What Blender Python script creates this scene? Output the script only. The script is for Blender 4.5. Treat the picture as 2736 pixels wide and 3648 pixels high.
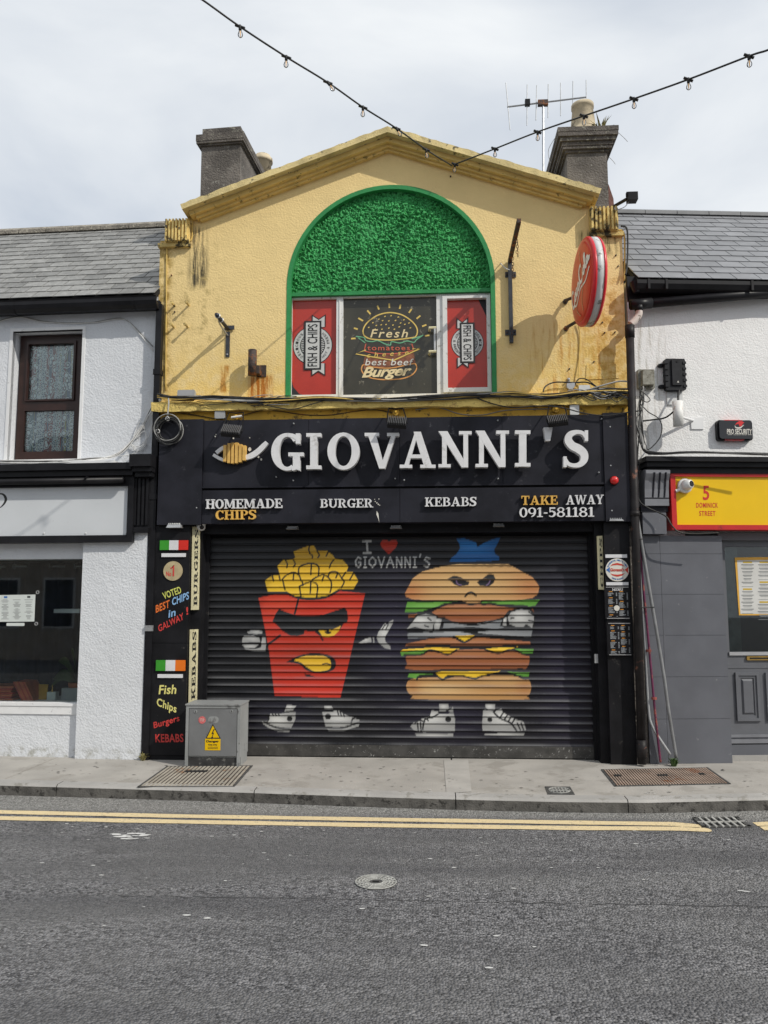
import bpy, math, random
import numpy as np
from mathutils import Vector, Matrix, noise as mnoise
R = math.radians
random.seed(7)
sc = bpy.context.scene
for o in list(bpy.data.objects):
    bpy.data.objects.remove(o)
C = sc.collection

# ------------------------------------------------------------------ camera, sky, sun, exposure
CAM_D, CAM_H = 8.417, 1.62
YAW, PITCH, ROLL = R(3.44), R(6.41), R(-0.088)
FPX, CX, CY = 2847.0, 1368.0, 1824.0
cam = bpy.data.cameras.new('camera')
cam.sensor_fit = 'VERTICAL'; cam.sensor_height = 36.0; cam.sensor_width = 27.0
cam.lens = FPX / 3648.0 * 36.0
cam.clip_start = 0.05; cam.clip_end = 600
camo = bpy.data.objects.new('camera', cam); C.objects.link(camo)
MR = Matrix.Rotation(YAW, 3, 'Z') @ Matrix.Rotation(math.pi/2 + PITCH, 3, 'X') @ Matrix.Rotation(ROLL, 3, 'Z')
CP = Vector((0, -CAM_D, CAM_H))
camo.matrix_world = Matrix.Translation(CP) @ MR.to_4x4()
sc.camera = camo

SUN_D = Vector((-1.0, 0.66, -1.0)).normalized()          # the way the light travels
SUN_EL = math.asin(-SUN_D.z)
SUN_AZ = math.atan2(-SUN_D.x, -SUN_D.y)                    # clockwise from +Y
world = bpy.data.worlds.new('World'); sc.world = world; world.use_nodes = True
wn = world.node_tree; wn.nodes.clear()
w_out = wn.nodes.new('ShaderNodeOutputWorld')
sky = wn.nodes.new('ShaderNodeTexSky'); sky.sky_type = 'NISHITA'; sky.sun_disc = False
sky.sun_elevation = SUN_EL; sky.sun_rotation = SUN_AZ; sky.air_density = 1.0; sky.dust_density = 2.0
bg1 = wn.nodes.new('ShaderNodeBackground'); bg1.inputs[1].default_value = 0.10
wn.links.new(sky.outputs[0], bg1.inputs[0])
tc = wn.nodes.new('ShaderNodeTexCoord')
mp = wn.nodes.new('ShaderNodeMapping'); mp.inputs['Scale'].default_value = (1.0, 1.0, 2.2)
wn.links.new(tc.outputs['Generated'], mp.inputs['Vector'])
nz = wn.nodes.new('ShaderNodeTexNoise'); nz.inputs['Scale'].default_value = 2.2; nz.inputs['Detail'].default_value = 6; nz.inputs['Roughness'].default_value = 0.5
nz.inputs['Distortion'].default_value = 0.4
wn.links.new(mp.outputs[0], nz.inputs['Vector'])
cr = wn.nodes.new('ShaderNodeValToRGB')
cr.color_ramp.elements[0].position = 0.32; cr.color_ramp.elements[0].color = (0.55, 0.605, 0.685, 1)
cr.color_ramp.elements[1].position = 0.68; cr.color_ramp.elements[1].color = (0.90, 0.925, 0.94, 1)
wn.links.new(nz.outputs[0], cr.inputs[0])
bg2 = wn.nodes.new('ShaderNodeBackground'); bg2.inputs[1].default_value = 0.775
wn.links.new(cr.outputs[0], bg2.inputs[0])
mx = wn.nodes.new('ShaderNodeMixShader'); mx.inputs[0].default_value = 0.94
wn.links.new(bg1.outputs[0], mx.inputs[1]); wn.links.new(bg2.outputs[0], mx.inputs[2])
wn.links.new(mx.outputs[0], w_out.inputs[0])
sl = bpy.data.lights.new('sun', 'SUN'); sl.energy = 2.3; sl.angle = R(0.53); sl.color = (1.0, 0.95, 0.86)
so = bpy.data.objects.new('sun', sl); C.objects.link(so)
so.rotation_euler = SUN_D.to_track_quat('-Z', 'Y').to_euler(); so.location = (12, -10, 14)
vs = sc.view_settings
sc.display_settings.display_device = 'sRGB'
vs.view_transform = 'Standard'; vs.look = 'None'; vs.exposure = 0.46; vs.gamma = 1.0; vs.use_curve_mapping = False
sc.render.engine = 'CYCLES'
sc.cycles.max_bounces = 6; sc.cycles.transparent_max_bounces = 8; sc.cycles.use_denoising = True

# ------------------------------------------------------------------ measuring: pixels of the photograph to points on real planes
def ray(px, py):
    return MR @ Vector(((px - CX) / FPX, -(py - CY) / FPX, -1.0))
class Frame:
    """upright plane through (ox,oy) turned by ang; u runs along it, o is metres out towards the street"""
    def __init__(s, ox, oy, ang):
        s.O = Vector((ox, oy, 0)); a = R(ang)
        s.t = Vector((math.cos(a), math.sin(a), 0)); s.n = Vector((math.sin(a), -math.cos(a), 0))
    def px(s, x, y, o=0.0):
        r = ray(x, y); k = (o - (CP - s.O).dot(s.n)) / r.dot(s.n)
        q = CP + r * k
        return ((q - s.O).dot(s.t), q.z)
    def w(s, u, z, o=0.0):
        return s.O + s.t * u + s.n * o + Vector((0, 0, z))
    def rect(s, x0, y0, x1, y1, o=0.0):
        a = s.px(x0, y0, o); b = s.px(x1, y0, o); c = s.px(x0, y1, o); d = s.px(x1, y1, o)
        return ((a[0]+c[0])/2, (b[0]+d[0])/2, (c[1]+d[1])/2, (a[1]+b[1])/2)      # u0,u1,z0,z1
F0 = Frame(0, 0, 0)
FR = Frame(2.10, 0.02, 6.0)
def G(x, y, z=0.0):
    r = ray(x, y); k = (z - CP.z) / r.z
    q = CP + r * k
    return Vector((q.x, q.y, z))

# ------------------------------------------------------------------ mesh building
class MB:
    def __init__(s): s.v = []; s.f = []
    def add(s, vs, fs):
        b = len(s.v); s.v += [Vector(v) for v in vs]; s.f += [[i + b for i in f] for f in fs]; return s
    def box(s, F, u0, u1, z0, z1, o0, o1):
        p = [F.w(u, z, o) for o in (o0, o1) for z in (z0, z1) for u in (u0, u1)]
        return s.add(p, [(0,2,3,1),(4,5,7,6),(0,1,5,4),(2,6,7,3),(0,4,6,2),(1,3,7,5)])
    def wbox(s, x0, x1, y0, y1, z0, z1):
        return s.box(F0, x0, x1, z0, z1, -y1, -y0)
    def prism(s, F, poly, o0, o1):
        A = sum(poly[i-1][0]*poly[i][1] - poly[i][0]*poly[i-1][1] for i in range(len(poly)))
        if A < 0: poly = poly[::-1]
        n = len(poly)
        vs = [F.w(u, z, o0) for u, z in poly] + [F.w(u, z, o1) for u, z in poly]
        fs = [list(range(n))[::-1], list(range(n, 2*n))] + [(i, (i+1) % n, n + (i+1) % n, n + i) for i in range(n)]
        return s.add(vs, fs)
    def flat(s, F, poly, o):
        return s.add([F.w(u, z, o) for u, z in poly], [list(range(len(poly)))])
    def hexa(s, p):            # 8 points: bottom ring 4, top ring 4
        return s.add(p, [(3,2,1,0),(4,5,6,7),(0,1,5,4),(1,2,6,5),(2,3,7,6),(3,0,4,7)])
    def tube(s, pts, r, n=8, cap=True):
        pts = [Vector(p) for p in pts]; m = len(pts)
        rs = r if isinstance(r, (list, tuple)) else [r]*m
        t0 = (pts[1]-pts[0]).normalized()
        a = Vector((0,0,1)) if abs(t0.z) < .9 else Vector((1,0,0))
        nrm = t0.cross(a).normalized(); vs = []
        for i, p in enumerate(pts):
            t = ((pts[min(i+1, m-1)] - pts[max(i-1, 0)])).normalized()
            nrm = (nrm - t * nrm.dot(t)).normalized(); b = t.cross(nrm)
            for k in range(n):
                an = 2*math.pi*k/n
                vs.append(p + (nrm*math.cos(an) + b*math.sin(an))*rs[i])
        fs = [(i*n+k, i*n+(k+1) % n, (i+1)*n+(k+1) % n, (i+1)*n+k) for i in range(m-1) for k in range(n)]
        if cap: fs += [list(range(n))[::-1], list(range((m-1)*n, m*n))]
        return s.add(vs, fs)
    def lathe(s, c, axis, prof, n=16):        # prof: (distance along axis, radius)
        ax = Vector(axis).normalized(); c = Vector(c)
        return s.tube([c + ax*d for d, _ in prof], [max(r, .0005) for _, r in prof], n)
    def torus(s, c, axis, Rr, r, n=20, m=6, arc=2*math.pi):
        ax = Vector(axis).normalized(); a = Vector((0,0,1)) if abs(ax.z) < .9 else Vector((1,0,0))
        e1 = ax.cross(a).normalized(); e2 = ax.cross(e1); c = Vector(c)
        return s.tube([c + (e1*math.cos(arc*i/n) + e2*math.sin(arc*i/n))*Rr for i in range(n+1)], r, m, cap=False)
    def obj(s, name, mat, parent=None, smooth=False, label=None):
        if parent is not None: base = ABS[parent.name]
        c = Vector((0,0,0))
        xs = [v.x for v in s.v]; ys = [v.y for v in s.v]; zs = [v.z for v in s.v]
        c = Vector(((min(xs)+max(xs))/2, (min(ys)+max(ys))/2, (min(zs)+max(zs))/2))
        me = bpy.data.meshes.new(name); me.from_pydata([v - c for v in s.v], [], s.f); me.update()
        if smooth:
            me.polygons.foreach_set('use_smooth', [True]*len(me.polygons))
        me.materials.append(mat if not isinstance(mat, str) else MT[mat])
        o = bpy.data.objects.new(name, me); C.objects.link(o)
        ABS[o.name] = c
        if parent is not None:
            o.parent = parent; o.location = c - base
        else: o.location = c
        if label: o['label'] = label
        return o
ABS = {}
def thing(name, label, cat, loc, group=None, kind=None):
    o = bpy.data.objects.new(name, None); C.objects.link(o); o.location = loc; o.empty_display_size = .1
    ABS[o.name] = Vector(loc)
    if label: o['label'] = label
    if cat: o['category'] = cat
    if group: o['group'] = group
    if kind: o['kind'] = kind
    return o
def tag(o, label=None, cat=None, group=None, kind=None):
    if label: o['label'] = label
    if cat: o['category'] = cat
    if group: o['group'] = group
    if kind: o['kind'] = kind
    return o
def copy_part(src, parent, mw):
    o = src.copy(); C.objects.link(o); o.parent = parent; ABS[o.name] = mw.to_translation()
    o.matrix_basis = Matrix.Translation(-ABS[parent.name]) @ mw
    return o
def spl(pts, n=6):
    pts = [Vector(p) for p in pts]; out = []
    for i in range(len(pts)-1):
        p0 = pts[max(i-1,0)]; p1 = pts[i]; p2 = pts[i+1]; p3 = pts[min(i+2,len(pts)-1)]
        for k in range(n):
            t = k/n
            out.append(.5*((2*p1)+(p2-p0)*t+(2*p0-5*p1+4*p2-p3)*t*t+(3*p1-p0-3*p2+p3)*t**3))
    return out + [pts[-1]]

# ------------------------------------------------------------------ materials
MT = {}
def nodes_of(name):
    m = bpy.data.materials.new(name); m.use_nodes = True; MT[name] = m
    nt = m.node_tree; b = nt.nodes['Principled BSDF']
    return m, nt, b
def L(nt, a, b): nt.links.new(a, b)
def noise_n(nt, vec, scale, detail=4, rough=.55, dist=0):
    n = nt.nodes.new('ShaderNodeTexNoise'); n.inputs['Scale'].default_value = scale; n.inputs['Detail'].default_value = detail
    n.inputs['Roughness'].default_value = rough; n.inputs['Distortion'].default_value = dist
    if vec is not None: L(nt, vec, n.inputs['Vector'])
    return n.outputs[0]
def mrange(nt, v, a, b, c=0., d=1., smooth=True):
    n = nt.nodes.new('ShaderNodeMapRange'); n.interpolation_type = 'SMOOTHSTEP' if smooth else 'LINEAR'
    n.inputs[1].default_value = a; n.inputs[2].default_value = b; n.inputs[3].default_value = c; n.inputs[4].default_value = d
    L(nt, v, n.inputs[0]); return n.outputs[0]
def math_n(nt, op, a, b=None):
    n = nt.nodes.new('ShaderNodeMath'); n.operation = op
    for i, x in enumerate((a, b)):
        if x is None: continue
        if isinstance(x, (int, float)): n.inputs[i].default_value = x
        else: L(nt, x, n.inputs[i])
    return n.outputs[0]
def mixc(nt, fac, a, b, mode='MIX'):
    n = nt.nodes.new('ShaderNodeMix'); n.data_type = 'RGBA'; n.blend_type = mode
    for i, x in ((0, fac), (6, a), (7, b)):
        if isinstance(x, (int, float)): n.inputs[i].default_value = x
        elif isinstance(x, tuple): n.inputs[i].default_value = (*x[:3], 1)
        else: L(nt, x, n.inputs[i])
    return n.outputs[2]
def pos(nt):
    return nt.nodes.new('ShaderNodeNewGeometry').outputs['Position']
def scaled(nt, v, sx, sy, sz):
    n = nt.nodes.new('ShaderNodeVectorMath'); n.operation = 'MULTIPLY'; n.inputs[1].default_value = (sx, sy, sz); L(nt, v, n.inputs[0]); return n.outputs[0]
def bump_n(nt, b, h, strength, dist=.01):
    n = nt.nodes.new('ShaderNodeBump'); n.inputs['Strength'].default_value = strength; n.inputs['Distance'].default_value = dist
    L(nt, h, n.inputs['Height']); L(nt, n.outputs[0], b.inputs['Normal'])
def boxmask(nt, p, x0, x1, z0, z1, s=.08):
    sp = nt.nodes.new('ShaderNodeSeparateXYZ'); L(nt, p, sp.inputs[0])
    a = math_n(nt, 'MULTIPLY', mrange(nt, sp.outputs[0], x0-s, x0+s), mrange(nt, sp.outputs[0], x1-s, x1+s, 1, 0))
    c = math_n(nt, 'MULTIPLY', mrange(nt, sp.outputs[2], z0-s, z0+s), mrange(nt, sp.outputs[2], z1-s, z1+s, 1, 0))
    return math_n(nt, 'MULTIPLY', a, c)
def M(name, col, rough=.6, var=.12, vsc=7., bump=0., bs=60., bd=.01, metal=0., spec=.4, dirt=None, rnd=0., coat=0.):
    m, nt, b = nodes_of(name); p = pos(nt)
    c = mixc(nt, mrange(nt, noise_n(nt, p, vsc, 5), .3, .7), tuple(x*(1-var) for x in col), tuple(min(1, x*(1+var)) for x in col))
    if rnd:
        oi = nt.nodes.new('ShaderNodeObjectInfo')
        hs = nt.nodes.new('ShaderNodeHueSaturation'); L(nt, mrange(nt, oi.outputs['Random'], 0, 1, 1-rnd, 1+rnd, False), hs.inputs['Value']); L(nt, c, hs.inputs['Color']); c = hs.outputs[0]
    if dirt:
        dc, amt, ds = dirt[:3]
        th = 1 - amt
        c = mixc(nt, mrange(nt, noise_n(nt, p, ds, 8, .7), .25+th*.5-.04, .25+th*.5+.06), c, dc)
    L(nt, c, b.inputs['Base Color'])
    b.inputs['Roughness'].default_value = rough; b.inputs['Metallic'].default_value = metal; b.inputs['Specular IOR Level'].default_value = spec
    b.inputs['Coat Weight'].default_value = coat
    if bump: bump_n(nt, b, noise_n(nt, p, bs, 3), bump, bd)
    return m
def glassmat(name, tint=(.9,.95,.95), refl=1.0):
    m, nt, b = nodes_of(name); nt.nodes.remove(b)
    out = nt.nodes['Material Output']
    tr = nt.nodes.new('ShaderNodeBsdfTransparent'); tr.inputs[0].default_value = (*tint, 1)
    gl = nt.nodes.new('ShaderNodeBsdfGlossy'); gl.inputs['Roughness'].default_value = .02; gl.inputs[0].default_value = (refl,)*3+(1,)
    fr = nt.nodes.new('ShaderNodeFresnel'); fr.inputs[0].default_value = 1.5
    ms = nt.nodes.new('ShaderNodeMixShader'); L(nt, fr.outputs[0], ms.inputs[0]); L(nt, tr.outputs[0], ms.inputs[1]); L(nt, gl.outputs[0], ms.inputs[2])
    L(nt, ms.outputs[0], out.inputs[0]); return m
def rendermat(name, col, bump=.5, bs=55, var=.05, stains=()):
    """painted roughcast; stains: (x0,x1,z0,z1,soft,colour,amount,streaky)"""
    m, nt, b = nodes_of(name); p = pos(nt)
    c = mixc(nt, mrange(nt, noise_n(nt, p, 2.3, 6), .3, .7), tuple(x*(1-var) for x in col), tuple(min(1, x*(1+var)) for x in col))
    for x0, x1, z0, z1, s, sc_, amt, st in stains:
        k = noise_n(nt, scaled(nt, p, 22, 22, 2.2) if st else p, 1 if st else 9., 7, .65)
        f = math_n(nt, 'MULTIPLY', boxmask(nt, p, x0, x1, z0, z1, s), mrange(nt, k, .62-amt*.45, .85-amt*.45))
        c = mixc(nt, f, c, sc_)
    L(nt, c, b.inputs['Base Color']); b.inputs['Roughness'].default_value = .75; b.inputs['Specular IOR Level'].default_value = .25
    h = math_n(nt, 'ADD', noise_n(nt, p, bs, 3, .5, .3), math_n(nt, 'MULTIPLY', noise_n(nt, p, 7, 3), .9))
    bump_n(nt, b, h, bump, .02)
    return m
YEL = (.80, .61, .285)
rendermat('yellow_render', YEL, .36, 50, .04, (
    (-3.2, 2.4, 3.4, 4.2, .5, (.78,.55,.18), .58, False),
    (-2.68, -2.48, 5.1, 5.80, .05, (.05,.045,.03), .50, True),
    (-2.85, -2.35, 4.4, 5.6, .15, (.45,.34,.14), .30, False),
    (-3.05, -2.88, 3.6, 5.8, .04, (.38,.26,.07), .52, False),
    (1.5, 2.3, 3.6, 4.8, .3, (.72,.49,.14), .55, False),
    (1.75, 2.2, 3.9, 5.1, .15, (.52,.31,.08), .40, False),
    (1.1, 1.9, 3.7, 4.6, .1, (.55,.27,.05), .34, True),
    (-1.98, -1.72, 3.75, 4.08, .03, (.42,.14,.015), .60, True),
    (-2.3, -2.2, 3.9, 4.2, .02, (.45,.2,.03), .5, True),
    (1.62, 2.02, 5.35, 5.62, .05, (.12,.09,.03), .46, True)))
M('yellow_moulding', (.70,.50,.17), .75, .12, 5, .4, 60, .008, dirt=((.26,.17,.05), .27, 14))
M('coping_stone', (.62,.50,.24), .85, .2, 6, .6, 70, .012, dirt=((.09,.08,.055), .31, 12))
M('fluted_render', (.68,.51,.19), .85, .2, 5, .5, 60, .01, dirt=((.06,.05,.03), .44, 9))
M('ledge_yellow', (.76,.57,.18), .8, .14, 5, .6, 40, .02, dirt=((.42,.29,.10), .34, 10))
M('band_ochre', (.62,.37,.05), .75, .14, 4, .3, 40, .01, dirt=((.16,.10,.03), .34, 12))
M('green_trim', (.025,.24,.07), .55, .12, 6, .3, 50)
M('green_stucco', (.050,.31,.095), .65, .35, 40, .25, 120, .004, spec=.3)
M('white_upvc', (.72,.72,.70), .35, .05, 4, dirt=((.40,.38,.33), .30, 14))
M('red_vinyl', (.42,.035,.022), .25, .12, 2, spec=.5, dirt=((.5,.2,.15), .13, 7))
M('dark_vinyl', (.045,.042,.030), .22, .2, 2, spec=.5, dirt=((.28,.26,.2), .235, 13))
M('vinyl_grey', (.55,.55,.54), .35, .04); M('vinyl_black', (.02,.02,.02), .35, .1)
M('print_yellow', (.72,.52,.14), .4, .08); M('print_green', (.16,.42,.24), .4, .08); M('print_red', (.55,.12,.07), .4, .08)
M('print_orange', (.68,.32,.10), .4, .08); M('print_brown', (.23,.09,.05), .4, .3, 30); M('print_white', (.68,.66,.60), .4, .05); M('print_cream',(.75,.62,.36),.4,.06)
M('fascia_black', (.017,.0175,.024), .5, .3, 3, .12, 25, .004, spec=.2, dirt=((.07,.07,.08), .20, 7))
M('shop_black', (.011,.011,.013), .5, .3, 4, .12, 30, .004, spec=.18, dirt=((.06,.056,.052), .18, 9))
M('gloss_black', (.012,.012,.014), .4, .25, 5, .1, 30, .003, spec=.2)
M('letter_white', (.70,.70,.71), .3, .05, 9, spec=.5, dirt=((.5,.49,.48), .28, 6)); M('letter_gold', (.72,.43,.10), .35, .08, 8)
M('wood_gold', (.72,.44,.12), .5, .12, 12)
M('flag_green', (.045,.29,.03), .35, .04); M('flag_white', (.68,.68,.70), .35, .04); M('flag_red', (.60,.03,.02), .35, .04); M('flag_orange', (.75,.17,.015), .35, .04)
M('cream_sign', (.72,.66,.42), .35, .06, 3, dirt=((.42,.36,.22), .28, 9)); M('beige_disc', (.45,.37,.22), .5, .15, 9)
M('paint_lime', (.60,.62,.14), .5, .1); M('paint_orange', (.70,.16,.03), .5, .1); M('paint_blue', (.25,.45,.72), .5, .1); M('paint_red', (.58,.05,.045), .5, .12)
M('paint_butter', (.72,.66,.22), .5, .1)
M('cabinet_grey', (.17,.175,.18), .5, .12, 3, .15, 30, .004, dirt=((.09,.09,.09), .24, 5)); M('cabinet_side', (.27,.28,.28), .5, .1, 3, dirt=((.15,.15,.15), .26, 6))
M('hazard_yellow', (.75,.47,.0), .4, .05); M('sticker_pink', (.6,.14,.14), .5, .25, 60)
M('rust_metal', (.055,.04,.035), .7, .3, 18, .4, 60, dirt=((.22,.075,.02), .40, 14)); M('dark_steel', (.05,.055,.065), .45, .2, 12, metal=.3, dirt=((.12,.06,.03), .26, 20))
M('fin_grey', (.10,.10,.105), .45, .1, 9); M('zinc', (.42,.43,.44), .45, .15, 15, metal=.6); M('grey_plastic', (.33,.34,.35), .5, .06, 8); M('pale_plastic', (.60,.61,.61), .45, .05, 8)
M('cable_black', (.02,.02,.02), .5, .3, 20); M('cable_grey', (.30,.30,.29), .5, .2, 12); M('cable_white', (.66,.66,.65), .5, .12, 12); M('cable_yellow', (.60,.42,.12), .7, .15, 12)
M('white_plastic', (.74,.74,.72), .3, .04, 6); M('lens_black', (.008,.008,.01), .1, .1)
M('cola_red', (.60,.040,.022), .35, .12, 4, spec=.25); M('cola_dark', (.40,.075,.035), .25, .25, 3, coat=.3); M('cola_rim', (.62,.02,.03), .3, .08)
M('sign_metal', (.55,.56,.56), .45, .12, 5, dirt=((.10,.10,.09), .40, 9)); M('sign_white', (.75,.72,.70), .35, .05)
M('stack_stone', (.135,.122,.11), .95, .35, 3, .9, 45, .02, dirt=((.30,.29,.26), .26, 17)); M('stack_cap', (.11,.098,.088), .95, .35, 4, .8, 50, .02, dirt=((.28,.27,.22), .32, 20))
M('clay_pot', (.52,.44,.31), .85, .18, 5, .3, 30, dirt=((.17,.14,.10), .30, 9)); M('red_brick', (.17,.085,.07), .9, .3, 9, .5, 40)
M('slate_old', (.215,.215,.208), .62, .16, 14, .35, 35, .006, rnd=.24, dirt=((.40,.40,.37), .26, 22)); M('slate_new', (.215,.22,.232), .55, .09, 6, .2, 30, .004, rnd=.14, dirt=((.30,.30,.30), .13, 26))
M('ridge_stone', (.22,.20,.17), .95, .3, 9, .8, 50, .02, dirt=((.45,.42,.34), .36, 22)); M('ridge_grey', (.20,.205,.21), .6, .1, 6)
rendermat('white_render', (.66,.68,.71), .42, 48, .03, ((-6,-2.9,-.2,.10,.04,(.40,.40,.37),.40,False),))
rendermat('white_render_right', (.79,.79,.785), .36, 55, .03, ((2.0,2.5,2.9,4.6,.1,(.5,.48,.44),.36,True),))
M('white_paint', (.74,.745,.75), .5, .05, 4, dirt=((.5,.5,.5), .24, 11))
M('brown_frame', (.030,.013,.010), .35, .2, 8, .1, 40)
M('sign_panel', (.60,.625,.65), .3, .03, 2, spec=.5, dirt=((.45,.46,.48), .16, 30))
M('grey_paint', (.115,.120,.138), .45, .08, 3, .15, 25, .004, dirt=((.25,.25,.26), .15, 16)); M('grey_paint_light', (.19,.195,.215), .4, .1, 5)
M('door_grey', (.125,.13,.145), .4, .06, 5, dirt=((.25,.25,.25), .14, 14)); M('brass', (.62,.40,.12), .25, .1, 8, metal=.9); M('steel_strip', (.55,.55,.56), .3, .05, metal=.6)
M('yellow_sign', (.80,.50,.003), .3, .04, 2); M('red_frame', (.50,.022,.022), .35, .08, 3, dirt=((.28,.02,.02), .26, 9)); M('print_signred', (.58,.035,.02), .4, .04)
M('concrete', (.36,.342,.315), .9, .12, 1.7, .35, 90, .006, dirt=((.295,.278,.252), .40, 2.2)); M('kerb_top', (.36,.35,.335), .9, .12, 3, .4, 80, .006, dirt=((.24,.23,.21), .36, 6))
M('kerb_stone_mat', (.105,.10,.092), .95, .3, 9, .7, 70, .01, dirt=((.035,.033,.03), .36, 13))
M('grate_rust', (.33,.25,.20), .8, .25, 4, .4, 60, dirt=((.27,.11,.05), .32, 3.5)); M('grate_grey', (.34,.31,.26), .8, .2, 6, .3, 60, dirt=((.26,.13,.06), .30, 4)); M('pit_black', (.012,.012,.012), .9, .1)
M('cover_iron', (.07,.07,.068), .7, .3, 20, .3, 60); M('manhole_iron', (.36,.36,.34), .7, .25, 20, .3, 60)
M('gum_white', (.55,.55,.54), .9, .2, 20)
M('conduit_grey', (.20,.205,.21), .5, .15, 9); M('conduit_purple', (.12,.022,.065), .5, .2, 10, dirt=((.30,.09,.06), .40, 6)); M('conduit_red', (.24,.06,.05), .6, .25, 10, dirt=((.12,.05,.04), .36, 9))
M('old_pipe', (.022,.020,.021), .5, .3, 6, .2, 30, spec=.2, dirt=((.20,.09,.06), .24, 9)); M('pipe_white', (.62,.55,.50), .5, .15, 8, dirt=((.10,.06,.05), .36, 14))
M('meter_box', (.24,.235,.20), .8, .2, 20, .3, 50, dirt=((.12,.11,.08), .40, 18)); M('box_black', (.017,.018,.021), .45, .2, 20, spec=.2)
M('tube_white', (.72,.72,.70), .5, .08, 9, .2, 60, dirt=((.36,.16,.05), .30, 12))
M('leaf', (.06,.11,.03), .6, .35, 40); M('dry_grass', (.28,.25,.10), .8, .3, 30); M('leaf_dark', (.05,.085,.035), .45, .3, 9)
M('navy_curtain', (.012,.014,.026), .75, .4, 6); M('interior_dark', (.02,.02,.024), .8, .3, 3); M('paper', (.62,.66,.64), .6, .04, 6); M('book_red', (.45,.06,.04), .5, .2, 12); M('book_orange', (.55,.14,.06), .5, .2, 12)
M('terracotta', (.40,.13,.06), .7, .1); M('text_dark', (.06,.06,.065), .6, .1); M('text_mid', (.25,.26,.26), .6, .1)
M('poster_orange', (.72,.40,.06), .5, .06); M('menu_white', (.62,.62,.60), .5, .06); M('print_gold', (.55,.38,.05), .5, .1); M('menu_amber', (.62,.26,.04), .5, .1); M('menu_grey', (.34,.36,.38), .5, .3, 60)
M('alarm_red', (.62,.02,.018), .25, .1, coat=.5); M('logo_blue', (.05,.16,.42), .4, .05); M('logo_red', (.55,.06,.04), .4, .05)
M('bulb_filament', (.75,.42,.12), .4, .05); M('opp_wall', (.36,.33,.29), .85, .12, 2, .3, 30); M('opp_roof', (.12,.12,.125), .7, .15, 5)
glassmat('clear_glass'); glassmat('bulb_glass', (.98,.985,.99), 1.0)

# asphalt, yellow paint, shutter paint, lace
m, nt, b = nodes_of('asphalt'); p = pos(nt)
vo = nt.nodes.new('ShaderNodeTexVoronoi'); vo.inputs['Scale'].default_value = 72; L(nt, p, vo.inputs['Vector'])
spk = nt.nodes.new('ShaderNodeSeparateColor'); L(nt, vo.outputs['Color'], spk.inputs[0])
c = mixc(nt, mrange(nt, spk.outputs[0], .05, 1.0, 0, 1, False), (.042,.042,.045), (.315,.312,.322))
c = mixc(nt, mrange(nt, noise_n(nt, p, .7, 5), .35, .7), c, mixc(nt, .35, c, (.18,.178,.174)))
c = mixc(nt, mrange(nt, noise_n(nt, scaled(nt, p, .16, 1.1, 1), 2.0, 5), .40, .66, 0, .62), c, (.085,.085,.09))
c = mixc(nt, mrange(nt, noise_n(nt, scaled(nt, p, .09, 1.3, 1), 1.6, 3), .44, .60, 0, .45), c, mixc(nt, .5, c, (.21,.208,.205)))
c = mixc(nt, mrange(nt, noise_n(nt, p, 1.1, 7, .7), .58, .70, 0, .5), c, (.065,.064,.066))
sp = nt.nodes.new('ShaderNodeSeparateXYZ'); L(nt, p, sp.inputs[0])
gut = mrange(nt, sp.outputs[1], -1.86, -1.60)                      # worn, gravelly strip along the kerb
c = mixc(nt, gut, c, mixc(nt, mrange(nt, spk.outputs[1], 0, 1, 0, 1, False), (.15,.147,.14), (.36,.355,.34)))
L(nt, c, b.inputs['Base Color']); b.inputs['Roughness'].default_value = .85; b.inputs['Specular IOR Level'].default_value = .3
h = math_n(nt, 'ADD', math_n(nt, 'MULTIPLY', vo.outputs['Distance'], -1.5), noise_n(nt, p, 30, 4))
bump_n(nt, b, h, .9, .012)
m, nt, b = nodes_of('road_yellow'); p = pos(nt)
c = mixc(nt, mrange(nt, noise_n(nt, p, 38, 7, .75), .55, .66), (.70,.565,.33), (.22,.205,.175))
c = mixc(nt, mrange(nt, noise_n(nt, p, 6, 4), .4, .7, 0, .4), c, (.62,.50,.30))
L(nt, c, b.inputs['Base Color']); b.inputs['Roughness'].default_value = .8; bump_n(nt, b, noise_n(nt, p, 80, 3), .6, .01)
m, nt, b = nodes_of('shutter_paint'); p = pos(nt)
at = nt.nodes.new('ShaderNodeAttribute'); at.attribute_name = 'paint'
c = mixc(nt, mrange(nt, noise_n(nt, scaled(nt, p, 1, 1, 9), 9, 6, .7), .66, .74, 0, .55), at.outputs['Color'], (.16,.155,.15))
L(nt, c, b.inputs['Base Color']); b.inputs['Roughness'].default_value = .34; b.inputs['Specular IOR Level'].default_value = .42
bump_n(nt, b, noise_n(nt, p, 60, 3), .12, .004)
M('shutter_rail', (.055,.053,.05), .55, .3, 9, .3, 40, .005, dirt=((.30,.30,.29), .25, 30))
m, nt, b = nodes_of('lace'); p = pos(nt)
sx = nt.nodes.new('ShaderNodeSeparateXYZ'); L(nt, p, sx.inputs[0])
fr_ = math_n(nt, 'FRACT', math_n(nt, 'MULTIPLY', sx.outputs[0], 5.2))
band = mrange(nt, math_n(nt, 'ABSOLUTE', math_n(nt, 'SUBTRACT', fr_, .5)), .24, .28)
v2 = nt.nodes.new('ShaderNodeTexVoronoi'); v2.inputs['Scale'].default_value = 15; L(nt, scaled(nt, p, 1.2, 1, .9), v2.inputs['Vector'])
v3 = nt.nodes.new('ShaderNodeTexVoronoi'); v3.inputs['Scale'].default_value = 48; v3.feature = 'DISTANCE_TO_EDGE'; L(nt, p, v3.inputs['Vector'])
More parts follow.
